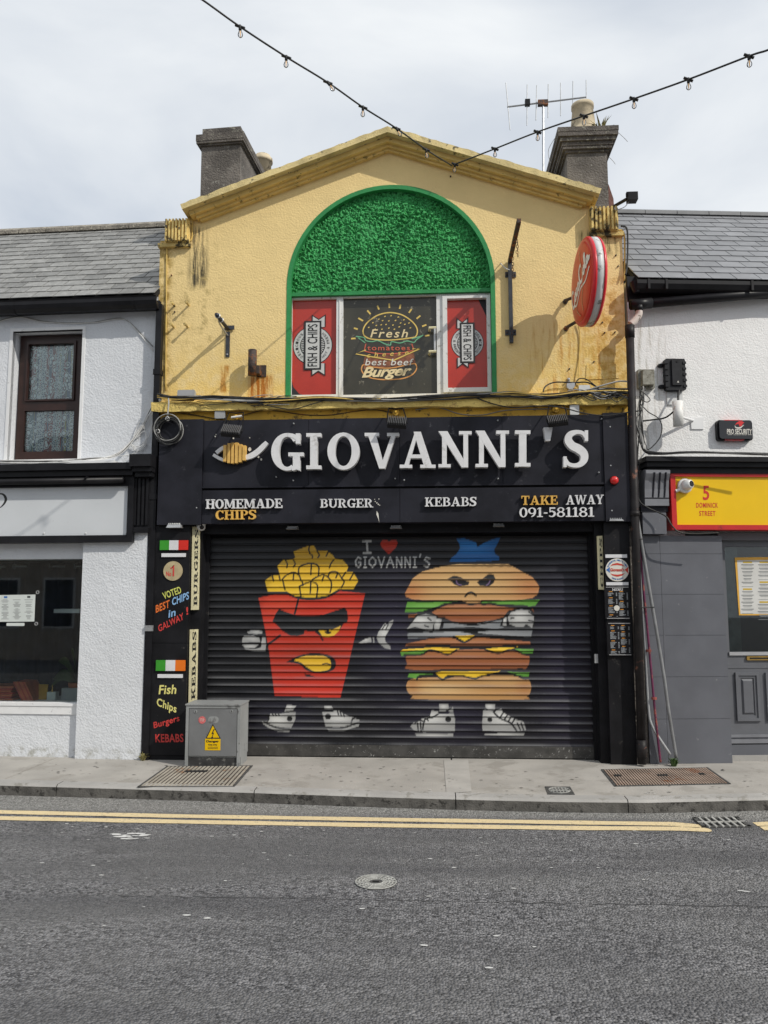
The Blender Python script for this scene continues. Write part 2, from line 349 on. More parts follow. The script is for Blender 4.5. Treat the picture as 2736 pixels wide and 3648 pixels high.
flow = math_n(nt, 'MAXIMUM', mrange(nt, v2.outputs['Distance'], .30, .38, 1.0, .0), math_n(nt, 'MULTIPLY', mrange(nt, v2.outputs['Distance'], .44, .50), mrange(nt, v2.outputs['Distance'], .56, .62, .9, 0)))
net = mrange(nt, v3.outputs['Distance'], .08, .2, .95, .1)
al = math_n(nt, 'MAXIMUM', math_n(nt, 'ADD', math_n(nt, 'MULTIPLY', net, band), math_n(nt, 'MULTIPLY', flow, math_n(nt, 'SUBTRACT', 1.0, band))), .12)
b.inputs['Base Color'].default_value = (.97,.97,.97,1); L(nt, al, b.inputs['Alpha'])
m, nt, b = nodes_of('striped_curtain'); p = pos(nt)
w2 = nt.nodes.new('ShaderNodeTexNoise'); w2.inputs['Scale'].default_value = 1; w2.inputs['Detail'].default_value = 1; L(nt, scaled(nt, p, 16, 0, 0.15), w2.inputs['Vector'])
rp = nt.nodes.new('ShaderNodeValToRGB'); rp.color_ramp.interpolation = 'CONSTANT'; L(nt, w2.outputs[0], rp.inputs[0])
for i, (ps, cc) in enumerate(((0,(.22,.28,.40)),(.38,(.50,.16,.16)),(.46,(.30,.42,.46)),(.54,(.70,.58,.22)),(.60,(.20,.24,.36)))):
    e = rp.color_ramp.elements[i] if i < 2 else rp.color_ramp.elements.new(ps)
    e.position = ps; e.color = (*cc, 1)
L(nt, rp.outputs[0], b.inputs['Base Color'])

# ------------------------------------------------------------------ lettering
_tc = {}
def sans(txt, bold=0.0, shear=0.0, space=1.0):
    key = (txt, bold, shear, space)
    if key not in _tc:
        cu = bpy.data.curves.new('lettering_source', 'FONT'); cu.body = txt; cu.offset = bold; cu.shear = shear; cu.space_character = space; cu.resolution_u = 3
        ob = bpy.data.objects.new('lettering_source', cu); C.objects.link(ob)
        me = bpy.data.meshes.new_from_object(ob.evaluated_get(bpy.context.evaluated_depsgraph_get()))
        _tc[key] = ([(v.co.x, v.co.y) for v in me.vertices], [list(f.vertices) for f in me.polygons])
        bpy.data.objects.remove(ob); bpy.data.curves.remove(cu); bpy.data.meshes.remove(me)
    return _tc[key]
def quad_map(F, BL, BR, TL, o, px=True):
    """maps the unit square onto the parallelogram BL-BR-TL (pixels on plane o of frame F)"""
    if px: BL, BR, TL = (F.px(*q, o) for q in (BL, BR, TL))
    def f(x, y): return (BL[0] + (BR[0]-BL[0])*x + (TL[0]-BL[0])*y, BL[1] + (BR[1]-BL[1])*x + (TL[1]-BL[1])*y)
    return f
def text(mb, F, txt, BL, BR, TL, o, bold=0.0, shear=0.0, space=1.0, px=True):
    vs, fs = sans(txt, bold, shear, space)
    if not vs: return mb
    x0 = min(v[0] for v in vs); x1 = max(v[0] for v in vs); y0 = min(v[1] for v in vs); y1 = max(v[1] for v in vs)
    q = quad_map(F, BL, BR, TL, o, px)
    return mb.add([F.w(*q((x-x0)/(x1-x0), (y-y0)/(y1-y0)), o) for x, y in vs], fs)
def rectext(mb, F, txt, x0, y0, x1, y1, o, **k):
    return text(mb, F, txt, (x0, y1), (x1, y1), (x0, y0), o, **k)
def rc(x0, y0, x1, y1): return ('p', [(x0,y0),(x1,y0),(x1,y1),(x0,y1)])
def ring(cx, cy, rx, ry, tx, ty, a0=0, a1=360, n=28):
    out = []
    for i in range(n+1):
        a = R(a0 + (a1-a0)*i/n); ca, sa = math.cos(a), math.sin(a)
        out.append(((cx+rx*ca, cy+ry*sa), (cx+(rx-tx)*ca, cy+(ry-ty)*sa)))
    return ('r', out)
def stroke(pts):
    pts = spl([Vector((x, y, w)) for x, y, w in pts], 5); out = []
    for i, p in enumerate(pts):
        t = (pts[min(i+1, len(pts)-1)] - pts[max(i-1, 0)]); t.z = 0; t.normalize()
        nx, ny = -t.y*p.z/2, t.x*p.z/2
        out.append(((p.x+nx, p.y+ny), (p.x-nx, p.y-ny)))
    return ('r', out)
P_ = lambda *a: ('p', list(a))
SLAB = {
 'I': (.42, [rc(.11,0,.31,1), rc(0,0,.42,.1), rc(0,.9,.42,1)]),
 'V': (.95, [P_((.07,1),(.30,1),(.56,0),(.40,0)), P_((.42,0),(.56,0),(.88,1),(.76,1)), rc(0,.91,.4,1), rc(.62,.91,.95,1)]),
 'A': (.98, [P_((.1,0),(.22,0),(.52,1),(.42,1)), P_((.38,1),(.58,1),(.9,0),(.68,0)), rc(.22,.27,.74,.37), rc(0,0,.34,.09), rc(.56,0,.98,.09)]),
 'N': (.92, [rc(.1,0,.23,1), P_((0,1),(.25,1),(.82,0),(.64,0)), rc(.69,0,.82,1), rc(0,0,.34,.09), rc(.57,.91,.92,1)]),
 'O': (.86, [ring(.43,.5,.43,.51,.21,.10)]),
 'G': (.85, [ring(.43,.5,.43,.51,.21,.10,42,300), P_((.58,0.05),(.77,-.01),(.77,.45),(.58,.45)), rc(.46,.38,.87,.48), stroke([(.55,.03,.1),(.64,.07,.12),(.7,.12,.1)]), rc(.66,.72,.78,1.0), stroke([(.45,.96,.1),(.6,.93,.11),(.74,.84,.11)])]),
 'S': (.70, [stroke([(.63,.80,.08),(.55,.92,.10),(.38,.955,.11),(.2,.89,.17),(.145,.74,.21),(.25,.59,.22),(.44,.49,.23),(.57,.37,.22),(.58,.21,.20),(.48,.085,.15),(.32,.045,.11),(.15,.09,.10),(.07,.22,.08)]), rc(.60,.71,.69,1.0), rc(.01,0,.10,.29)]),
 'H': (.94, [rc(.1,0,.29,1), rc(.65,0,.84,1), rc(.2,.45,.74,.55), rc(0,0,.39,.1), rc(0,.9,.39,1), rc(.55,0,.94,.1), rc(.55,.9,.94,1)]),
 'M': (1.16, [rc(.1,0,.22,1), rc(.86,0,1.06,1), P_((.04,1),(.30,1),(.64,.1),(.52,.1)), P_((.52,.1),(.63,.1),(.98,1),(.87,1)), rc(0,0,.34,.1), rc(.76,0,1.16,.1), rc(0,.9,.2,1), rc(.9,.9,1.16,1)]),
 'E': (.76, [rc(.1,0,.3,1), rc(0,.9,.71,1), rc(.2,.46,.55,.56), rc(0,0,.76,.1), rc(.62,.70,.71,.95), rc(.67,.05,.76,.3), rc(.48,.36,.56,.66)]),
 'D': (.88, [rc(.1,0,.3,1), rc(0,0,.42,.1), rc(0,.9,.42,1), ring(.38,.5,.5,.5,.2,.1,-90,90)]),
 'C': (.78, [ring(.43,.5,.43,.51,.21,.10,45,318), rc(.64,.70,.75,1.0), stroke([(.6,.06,.1),(.7,.13,.09),(.76,.24,.08)])]),
 'P': (.76, [rc(.1,0,.3,1), rc(0,0,.42,.1), rc(0,.9,.42,1), ring(.4,.715,.36,.285,.19,.09,-90,90)]),
 'B': (.80, [rc(.1,0,.3,1), rc(0,0,.42,.1), rc(0,.9,.42,1), ring(.4,.745,.33,.255,.18,.09,-90,90), ring(.4,.275,.40,.275,.19,.095,-90,90)]),
 'R': (.90, [rc(.1,0,.3,1), rc(0,0,.42,.1), rc(0,.9,.42,1), ring(.4,.735,.35,.265,.18,.09,-90,90), P_((.36,.5),(.56,.5),(.84,.04),(.62,.04)), rc(.58,0,.92,.09)]),
 'U': (.92, [rc(.1,.34,.29,1), rc(.7,.34,.83,1), ring(.465,.36,.365,.37,.18,.10,180,360), rc(0,.9,.39,1), rc(.6,.9,.92,1)]),
 'K': (.92, [rc(.1,0,.3,1), rc(0,0,.42,.1), rc(0,.9,.42,1), P_((.28,.42),(.36,.34),(.80,.93),(.66,.93)), P_((.40,.55),(.56,.62),(.86,.04),(.64,.04)), rc(.56,0,.94,.09), rc(.54,.91,.9,1)]),
 'T': (.80, [rc(.3,0,.5,1), rc(0,.9,.8,1), rc(.2,0,.6,.1), rc(0,.70,.09,.95), rc(.71,.70,.8,.95)]),
 'W': (1.36, [P_((.07,1),(.27,1),(.48,0),(.35,0)), P_((.36,0),(.48,0),(.74,1),(.64,1)), P_((.56,1),(.76,1),(1.0,0),(.86,0)), P_((.88,0),(1.0,0),(1.3,1),(1.19,1)), rc(0,.91,.36,1), rc(1.06,.91,1.36,1)]),
 'Y': (.92, [rc(.37,0,.56,.5), P_((.07,1),(.29,1),(.56,.44),(.38,.44)), P_((.42,.44),(.55,.44),(.84,1),(.72,1)), rc(.27,0,.66,.1), rc(0,.91,.38,1), rc(.6,.91,.92,1)]),
 '0': (.74, [ring(.37,.5,.37,.51,.19,.09)]),
 '9': (.74, [ring(.37,.66,.37,.34,.18,.09), stroke([(.64,.66,.19),(.62,.4,.18),(.5,.17,.14),(.3,.04,.08)])]),
 '1': (.56, [rc(.2,0,.4,1), rc(.02,0,.56,.1), P_((.0,.78),(.2,.86),(.25,1),(.18,.98))]),
 '5': (.70, [rc(.1,.86,.62,1), rc(.1,.5,.2,1), stroke([(.13,.54,.1),(.33,.6,.12),(.52,.5,.17),(.58,.32,.2),(.48,.12,.17),(.28,.045,.11),(.06,.12,.09)])]),
 '8': (.76, [ring(.38,.75,.32,.25,.15,.08), ring(.38,.27,.38,.28,.18,.09)]),
 '-': (.40, [rc(.03,.36,.37,.48)]),
 "'": (.25, [P_((0,1),(.26,1),(.19,.3),(.05,.3))]),
}
def slab_glyph(mb, F, ch, q, o0, o1, wid=None):
    w, prims = SLAB[ch]
    for i, (k, d) in enumerate(prims):
        oo = o1 + i*.0005
        if k == 'p':
            mb.prism(F, [q(x/w, y) for x, y in d], o0, oo)
        else:
            A = [q(a[0]/w, a[1]) for a, b in d]; B = [q(b_[0]/w, b_[1]) for a, b_ in d]; n = len(A)
            vs = [F.w(*a, oo) for a in A] + [F.w(*b_, oo) for b_ in B] + [F.w(*a, o0) for a in A] + [F.w(*b_, o0) for b_ in B]
            fs = []
            for j in range(n-1):
                fs += [(j, n+j, n+j+1, j+1), (j, j+1, 2*n+j+1, 2*n+j), (n+j, 3*n+j, 3*n+j+1, n+j+1)]
            fs += [(0, 2*n, 3*n, n), (n-1, 2*n-1, 4*n-1, 3*n-1)]
            mb.add(vs, fs)
    return mb
def slab_word(F, word, BL, BR, TL, o0, o1, mat, parent, name='letter', gap=.06, merge=None, px=True):
    ws = [SLAB[c][0] if c != ' ' else .4 for c in word]; tot = sum(ws) + gap*(len(word)-1)
    q = quad_map(F, BL, BR, TL, (o0+o1)/2 if abs(o1-o0) > .004 else o1, px); x = 0
    for c, w in zip(word, ws):
        if c != ' ':
            a, wd = x/tot, w/tot
            mb = merge if merge is not None else MB()
            slab_glyph(mb, F, c, lambda s, t, a=a, wd=wd: q(a + s*wd, t), o0, o1)
            if merge is None: mb.obj(name, mat, parent)
        x += w + gap
def pen(mb, F, pts, w, o, closed=False, sm=0):
    """flat painted line of width w (m) through (u,z) points"""
    if sm: pts = [(v.x, v.y) for v in spl([Vector((*p, 0)) for p in (pts + ([pts[0]] if closed else []))], sm)]
    elif closed: pts = pts + [pts[0]]
    Ls, n = [], len(pts)
    for i, p in enumerate(pts):
        a = Vector(pts[max(i-1,0)]); c = Vector(pts[min(i+1,n-1)]); t = c - a
        if t.length < 1e-9: t = Vector((1,0))
        t.normalize(); Ls.append(((p[0]-t.y*w/2, p[1]+t.x*w/2), (p[0]+t.y*w/2, p[1]-t.x*w/2)))
    vs = [F.w(*a, o) for a, b_ in Ls] + [F.w(*b_, o) for a, b_ in Ls]
    return mb.add(vs, [(j, n+j, n+j+1, j+1) for j in range(n-1)])
def disc_poly(c, r, n=28): return [(c[0]+r*math.cos(2*math.pi*i/n), c[1]+r*math.sin(2*math.pi*i/n)) for i in range(n)]
def rrect(u0, u1, z0, z1, r, n=5):
    out = []
    for cx, cz, a0 in ((u1-r, z1-r, 0), (u0+r, z1-r, 90), (u0+r, z0+r, 180), (u1-r, z0+r, 270)):
        out += [(cx+r*math.cos(R(a0+90*i/n)), cz+r*math.sin(R(a0+90*i/n))) for i in range(n+1)]
    return out

# ------------------------------------------------------------------ ground
road = MB().add([(-70,-70,-.1),(70,-70,-.1),(70,-1.2,-.1),(70,70,-.1),(-70,70,-.1),(-70,-1.2,-.1)], [(0,1,2,3,4,5)]).obj('road', 'asphalt')
tag(road, kind='structure')
KERB = [(-14,-.75),(-8,-1.0),(-6,-1.12),(-3.9,-1.225),(-2.07,-1.34),(-.42,-1.48),(.4,-1.53),(1.05,-1.555),(1.72,-1.545),(2.76,-1.40),(4.2,-1.12),(7,-.55),(14,1.0)]
def kerb_y(x):
    for (a, ya), (b_, yb) in zip(KERB, KERB[1:]):
        if a <= x <= b_:
            return ya + (yb-ya)*(x-a)/(b_-a)
pav = thing('pavement', None, None, (0, -.7, -.1), kind='structure')
def bay(x0, x1, yback):
    xs = sorted([x0, x1] + [k[0] for k in KERB if x0 < k[0] < x1] + [x0+(x1-x0)*i/8 for i in range(1, 8)])
    vs, fs = [], []
    for x in xs:
        y = kerb_y(x) + .155
        vs += [(x, y, -.14), (x, y, 0), (x, yback, 0), (x, yback, -.14)]
    for i in range(len(xs)-1):
        a = 4*i; fs += [(a, a+4, a+5, a+1), (a+1, a+5, a+6, a+2), (a+2, a+6, a+7, a+3)]
    n = 4*(len(xs)-1); fs += [(0,1,2,3), (n+3,n+2,n+1,n)]
    return MB().add(vs, fs).obj('paving_bay', 'concrete', pav)
for a, b_ in ((-14,-7.5),(-7.49,-3.955),(-3.945,.175),(.19,3.9),(3.91,14)): bay(a, b_, 1.5)
# patch of newer concrete beside the joint
ps = [G(1581, 2709), G(1668, 2709), G(1680, 2822), G(1590, 2826)]
MB().add([(q.x, q.y, .004) for q in ps], [(0,1,2,3)]).obj('concrete_patch', M('concrete_patch', (.39,.375,.35), .9, .08, 4, .3, 90, .005), pav)
ks = [-14,-9.5,-6.3,-3.36,-1.55,.18,1.585,3.3,5.2,9,14]
for a, b_ in zip(ks, ks[1:]):
    a += .004; b_ -= .004
    xs = sorted([a, b_] + [k[0] for k in KERB if a < k[0] < b_]); vs, fs = [], []
    for x in xs:
        y = kerb_y(x)
        vs += [(x, y, -.16), (x, y+.006, -.018), (x, y+.022, .002), (x, y+.150, .006), (x, y+.150, -.16)]
    for i in range(len(xs)-1):
        q = 5*i; fs += [(q+k, q+5+k, q+6+k, q+1+k) for k in range(4)]
    n = 5*(len(xs)-1); fs += [(0,1,2,3,4), (n+4,n+3,n+2,n+1,n)]
    k = MB().add(vs, fs).obj('kerb_stone', 'kerb_stone_mat', pav)
    k.data.materials.append(MT['kerb_top'])
    for j, pl in enumerate(k.data.polygons):
        if abs(pl.normal.z) > .5: pl.material_index = 1
# double yellow lines
def yline(pts, w, name='yellow_line'):
    n = len(pts); vs = []
    for i, (x, y) in enumerate(pts):
        ww = w*(1 + .05*math.sin(x*7.3) + .04*math.sin(x*17.1))
        vs += [(x, y-ww/2, -.096), (x, y+ww/2, -.096)]
    fs = [(2*i, 2*i+2, 2*i+3, 2*i+1) for i in range(n-1)]
    e = len(vs); x, y = pts[-1]
    cap = [(x+.03, y+w*.35, -.096), (x+.04, y, -.096), (x+.03, y-w*.35, -.096)]
    return MB().add(vs + cap, fs + [(e-2, e, e+1, e+2) if False else (e-1, e-2, e+2, e+1, e)]).obj(name, 'road_yellow', road)
def lp(px_pts, x0=None):
    q = [G(x, y, -.1) for x, y in px_pts]; pts = [(v.x, v.y) for v in q]
    if x0 is not None:
        s = (pts[1][1]-pts[0][1])/(pts[1][0]-pts[0][0]); pts = [(x0, pts[0][1]+s*(x0-pts[0][0]))] + pts
    out = []
    for (a, ya), (b_, yb) in zip(pts, pts[1:]):
        k = max(2, int((b_-a)/.12)); out += [(a+(b_-a)*i/k, ya+(yb-ya)*i/k) for i in range(k)]
    return out + [pts[-1]]
yline(lp([(0,2894),(600,2908),(1368,2921),(2000,2931),(2400,2937),(2480,2944)], -12), .108)
yline(lp([(0,2916),(600,2928),(1368,2942),(2000,2951),(2440,2954),(2515,2958)], -12), .108)
a = lp([(2690,2938),(2780,2934)]); b_ = lp([(2715,2953),(2800,2949)])
yline(a + [(9, a[-1][1]+1.35)], .108); yline(b_ + [(9, b_[-1][1]+1.35)], .108)
# iron in the ground
def ground_quad(pxs, z): return [G(x, y, z) for x, y in pxs]
def lerp(a, b, t): return a + (b-a)*t
def ribbed_cover(name, pxs, z, label, nr, mat, diag=True):
    q = ground_quad(pxs, z); c = sum(q, Vector())/4
    t = thing(name, label, 'access cover', (c.x, c.y, z))
    up = Vector((0,0,1))
    MB().add([v+up*.003 for v in q], [(0,1,2,3)]).obj('cover_plate', M(name+'_plate', (.06,.052,.045), .8, .25, 5, .3, 60), t)
    fr = MB()
    for i in range(4):
        a_, b2 = q[i], q[(i+1) % 4]; d = (c-(a_+b2)/2).normalized()*.018
        fr.hexa([a_+up*.001, b2+up*.001, b2+d+up*.001, a_+d+up*.001, a_+up*.007, b2+up*.007, b2+d+up*.007, a_+d+up*.007])
    fr.obj('frame', 'cover_iron', t)
    for i in range(nr):
        f0, f1 = (i+.2)/nr, (i+.72)/nr
        a0, a1 = lerp(q[0], q[1], .02+.96*f0), lerp(q[0], q[1], .02+.96*f1); b0, b1 = lerp(q[3], q[2], .02+.96*f0), lerp(q[3], q[2], .02+.96*f1)
        a0, b0 = lerp(a0, b0, .035), lerp(a0, b0, .965); a1, b1 = lerp(a1, b1, .035), lerp(a1, b1, .965)
        MB().hexa([v+up*.0035 for v in (a0,a1,b1,b0)] + [v+up*.0085 for v in (a0,a1,b1,b0)]).obj('rib', mat, t)
    return t, q
g1, q1 = ribbed_cover('pavement_cover', [(594,2731),(901,2729),(835,2805),(489,2805)], 0, 'rusty ribbed rectangular cover in pavement before the grey cabinet', 21, 'grate_grey')
g2, q2 = ribbed_cover('pavement_cover', [(2141,2743),(2522,2736),(2604,2794),(2190,2803)], 0, 'wide rust-stained ribbed cover in pavement below the drainpipes', 40, 'grate_rust')
for t, q, spots in ((g1, q1, [(.42,.30,.13,.05)]), (g2, q2, [(.10,.42,.03,.06),(.50,.45,.05,.05),(.86,.42,.03,.06)])):
    for fx, fy, wx, wy in spots:
        A_ = lerp(lerp(q[0],q[1],fx-wx), lerp(q[3],q[2],fx-wx), fy-wy); B_ = lerp(lerp(q[0],q[1],fx+wx), lerp(q[3],q[2],fx+wx), fy-wy)
        C_ = lerp(lerp(q[0],q[1],fx+wx), lerp(q[3],q[2],fx+wx), fy+wy); D_ = lerp(lerp(q[0],q[1],fx-wx), lerp(q[3],q[2],fx-wx), fy+wy)
        MB().add([v+Vector((0,0,.0095)) for v in (A_,B_,C_,D_)], [(0,1,2,3)]).obj('lifting_slot', 'pit_black', t)
q = ground_quad([(1941,2803),(2031,2804),(2048,2832),(1952,2832)], 0); c = sum(q, Vector())/4; up = Vector((0,0,1))
t = thing('stopcock_cover', 'small square black iron cover with oval grid near the kerb', 'access cover', c)
MB().hexa([v+up*.001 for v in q]+[v+up*.005 for v in q]).obj('plate', 'cover_iron', t)
mb = MB(); e1 = (q[1]-q[0]+q[2]-q[3])/4; e2 = (q[0]-q[3]+q[1]-q[2])/4
mb.tube([c+up*.007+e1*.8*math.cos(2*math.pi*i/24)+e2*.72*math.sin(2*math.pi*i/24) for i in range(25)], .004, 5, False)
for k in (-.5,-.25,0,.25,.5): mb.tube([c+up*.007+e1*k+e2*.6, c+up*.007+e1*k-e2*.6], .004, 5)
for k in (-.2,.2): mb.tube([c+up*.007+e1*-.7+e2*k, c+up*.007+e1*.7+e2*k], .004, 5)
mb.obj('raised_grid', 'manhole_iron', t)
q = ground_quad([(2466,2917),(2630,2914),(2678,2948),(2505,2951)], -.1); c = sum(q, Vector())/4
t = thing('drain_grate', 'black iron gully grate set in the road where the yellow lines break', 'drain', c)
MB().add([v+up*.003 for v in q], [(0,1,2,3)]).obj('pit', 'pit_black', t)
mb = MB()
for i in range(4):
    a_, b2 = q[i], q[(i+1) % 4]; d = (c-(a_+b2)/2).normalized()*.03
    mb.hexa([a_+up*.002, b2+up*.002, b2+d+up*.002, a_+d+up*.002, a_+up*.012, b2+up*.012, b2+d+up*.012, a_+d+up*.012])
mb.obj('frame', 'cover_iron', t)
for i in range(1, 7):
    a_, b2 = lerp(q[0],q[1],i/7), lerp(q[3],q[2],i/7); d = (q[1]-q[0]).normalized()*.009
    MB().hexa([a_-d+up*.004,a_+d+up*.004,b2+d+up*.004,b2-d+up*.004,a_-d+up*.013,a_+d+up*.013,b2+d+up*.013,b2-d+up*.013]).obj('bar', 'manhole_iron', t)
a_, b2 = lerp(q[0],q[3],.5), lerp(q[1],q[2],.5); d = (q[3]-q[0]).normalized()*.009
MB().hexa([a_-d+up*.004,a_+d+up*.004,b2+d+up*.004,b2-d+up*.004,a_-d+up*.0135,a_+d+up*.0135,b2+d+up*.0135,b2-d+up*.0135]).obj('cross_bar', 'manhole_iron', t)
c = G(1339, 3145, -.1)
t = thing('manhole_cover', 'small round grey iron manhole cover in the middle of the road', 'manhole cover', c)
MB().lathe(c, (0,0,1), [(0.001,.128),(.006,.128),(.006,.0)], 40).obj('disc', 'cover_iron', t)
mb = MB()
for rr in (.125,.105,.085,.065,.045): mb.torus(c+up*.007, (0,0,1), rr, .004, 36, 5)
for i in range(20):
    a_ = 2*math.pi*i/20; mb.tube([c+up*.007+Vector((math.cos(a_),math.sin(a_),0))*.05, c+up*.007+Vector((math.cos(a_),math.sin(a_),0))*.122], .0035, 4)
mb.obj('raised_pattern', 'manhole_iron', t)
MB().wbox(c.x-.02, c.x+.02, c.y-.006, c.y+.006, -.093, -.0885).obj('keyhole', 'pit_black', t)
mb = MB(); rs_ = random.Random(8); pp = []
for k in range(60):
    f_ = k/59; q = G(420+2400*f_, 3192+40*f_+rs_.uniform(-3,3), -.1); pp.append((q.x, q.y))
vs = []
for x, y in pp: w = rs_.uniform(.001,.006); vs += [(x, y-w, -.0975), (x, y+w, -.0975)]
mb.add(vs, [(2*k, 2*k+2, 2*k+3, 2*k+1) for k in range(59)]).obj('road_seam', M('road_seam_mat', (.07,.07,.073), .9, .3, 40), road)
# flecks of old paint and gum on road and pavement
rnd = random.Random(3); mb = MB()
def blob(x, y, z, r, el=2.0, n=7):
    a0 = rnd.random()*6
    mb.add([(x, y, z)] + [(x+el*r*rnd.uniform(.6,1.1)*math.cos(a0+2*math.pi*i/n), y+r*rnd.uniform(.6,1.1)*math.sin(a0+2*math.pi*i/n), z) for i in range(n)], [(0, i+1, (i+1) % n + 1) for i in range(n)])
for _ in range(120):
    blob(rnd.uniform(-4, 3.4), -2.05 - abs(rnd.gauss(0, 1.1)), -.097, rnd.choice((.004,.005,.007,.010)))
for _ in range(26):
    x, y = G(rnd.uniform(405, 524), rnd.uniform(2970, 2992), -.1)[:2]; blob(x, y, -.0965+rnd.random()*.0004, rnd.uniform(.008,.022), 2.4)
for px_, py_ in ((2640,3175),(2660,3178),(740,3273),(1740,3450),(1510,3370),(665,3262)): x, y = G(px_, py_, -.1)[:2]; blob(x, y, -.0962, .012, 2.2)
for _ in range(30):
    x = rnd.uniform(-3.5, 3); blob(x, kerb_y(x)+rnd.uniform(.16,.3), .0065, rnd.choice((.003,.005,.008)), 2.2)
tag(mb.obj('white_flecks', 'gum_white'), 'scattered white flecks of old paint and gum on road and kerb', 'litter', kind='stuff')
mb = MB()
for _ in range(150):
    x = rnd.uniform(-4, 3.2); blob(x, kerb_y(x)+rnd.uniform(.25,1.15), .005, rnd.choice((.005,.007,.010)), 2.2)
tag(mb.obj('gum_spots', 'kerb_stone_mat'), 'dark trodden gum spots on the grey pavement', 'litter', kind='stuff')

# ------------------------------------------------------------------ yellow gabled building
yb = thing('yellow_building', 'yellow gabled two-storey building with green arch over upstairs windows', 'building', (-.45, .2, 0))
XL, XR = F0.px(562,1150)[0], F0.px(2227,1150)[0]
apex = F0.px(1380, 470, .22); eL = F0.px(648, 745, .22); eR = F0.px(2137, 690, .22)     # lower front edge of the coping lip
shL = F0.px(565, 858)[1]; shR = F0.px(2225, 824)[1]
ZB = F0.px(1400, 1425)[1]                     # foot of the upper wall, on the ledge
ac = F0.px(1390, 1035); AU = ac[0]
aL = F0.px(1019, 1300)[0]; aR = F0.px(1768, 1300)[0]; AU = (aL+aR)/2; AR = (aR-aL)/2
AZ = F0.px(1390, 660)[1] - AR                 # springing height
arc = lambda r, n=40, a0=0, a1=180: [(AU + r*math.cos(R(a0+(a1-a0)*i/n)), AZ + r*math.sin(R(a0+(a1-a0)*i/n))) for i in range(n+1)]
uL = F0.px(672, 800)[0]; uR = F0.px(2104, 770)[0]
outl = [(XL, ZB), (XL, shL), (uL, shL), (uL, eL[1]+.02), (apex[0], apex[1]+.0), (uR, eR[1]+.02), (uR, shR), (XR, shR), (XR, ZB), (aR, ZB)] + arc(AR) + [(aL, ZB)]
MB().prism(F0, outl, -.30, 0.0).obj('wall', 'yellow_render', yb)
# body behind: side walls and two roof slopes
mb = MB(); mb.wbox(XL+.02, XL+.25, .30, 6.5, 0, shL-.02); mb.wbox(XR-.25, XR-.02, .30, 6.5, 0, shR-.02); mb.wbox(XL+.02, XR-.02, 6.5, 6.8, 0, 5.6)
mb.wbox(XL+.25, XR-.25, 1.6, 1.8, 0, 5.4)
mb.obj('side_wall', 'opp_wall', yb)
for (a_, b2) in ((eL, apex), (eR, apex)):
    MB().hexa([Vector((a_[0]*.98, .12, a_[1]-.12)), Vector((b2[0], .12, b2[1]-.12)), Vector((b2[0], 6.7, b2[1]-.12)), Vector((a_[0]*.98, 6.7, a_[1]-.12)),
               Vector((a_[0]*.98, .12, a_[1]-.04)), Vector((b2[0], .12, b2[1]-.04)), Vector((b2[0], 6.7, b2[1]-.04)), Vector((a_[0]*.98, 6.7, a_[1]-.04))]).obj('roof_slope', 'opp_roof', yb)
# raking coping and mouldings: cross sections swept along each slope
def rake(e, sgn):
    d = Vector((apex[0]-e[0], apex[1]-e[1])); ln = d.length; d.normalize(); nv = Vector((-d.y, d.x)) if d.x > 0 else Vector((d.y, -d.x))
    def strip(name, mat, b0, b1, o0, o1, start, seg, rough):
        rr = random.Random(int(start*1000)+seg); mb = MB(); vs, fs = [], []
        for i in range(seg+1):
            s_ = start + (ln-start)*i/seg; p0 = Vector(e) + d*s_
            if i == seg: lo, hi = b0/nv.y, b1/nv.y; q0 = (apex[0], apex[1]+lo); q1_ = (apex[0], apex[1]+hi+rr.uniform(-1,1)*rough*.3)
            else:
                j = rr.uniform(-1,1)*rough; q0 = p0 + nv*b0; q1_ = p0 + nv*(b1+j)
            vs += [F0.w(q0[0], q0[1], o0), F0.w(q0[0], q0[1], o1), F0.w(q1_[0], q1_[1], o1 - rr.random()*rough), F0.w(q1_[0], q1_[1], o0)]
        for i in range(seg):
            a_ = 4*i; fs += [(a_+k, a_+(k+1) % 4, a_+4+(k+1) % 4, a_+4+k) for k in range(4)]
        n = 4*seg; fs += [(0,3,2,1), (n,n+1,n+2,n+3)]
        return mb.add(vs, fs).obj(name, mat, yb)
    strip('coping', 'coping_stone', 0, .066, -.36, .22, 0, 40, .006)
    strip('coping_moulding', 'yellow_moulding', -.052, -.001, -.05, .135, .05, 8, .0)
    strip('coping_moulding', 'yellow_moulding', -.082, -.0525, -.05, .085, .10, 8, .0)
    strip('coping_moulding', 'yellow_moulding', -.108, -.0825, -.05, .05, .13, 8, .0)
rake(eL, 1); rake(eR, -1)
for (x0,y0,x1,y1), uu in (((589,783,672,853), XL), ((2104,739,2203,814), XR)):
    r = F0.rect(x0, y0, x1, y1, .08); kn = MB().box(F0, r[0], r[1], r[2]-.02, r[3], -.32, .07).obj('kneeler_block', 'fluted_render', yb)
    n = 7; w = (r[1]-r[0])/n
    for i in range(n): MB().box(F0, r[0]+w*(i+.12), r[0]+w*(i+.62), r[2]-.018, r[3]+.004, .0705, .105).obj('flute_rib', 'fluted_render', kn)
    MB().box(F0, min(r[0], uu)-.01, max(r[1], uu)+.01, r[2]-.065, r[2]-.022, -.32, .05).obj('kneeler_ledge', 'fluted_render', yb)
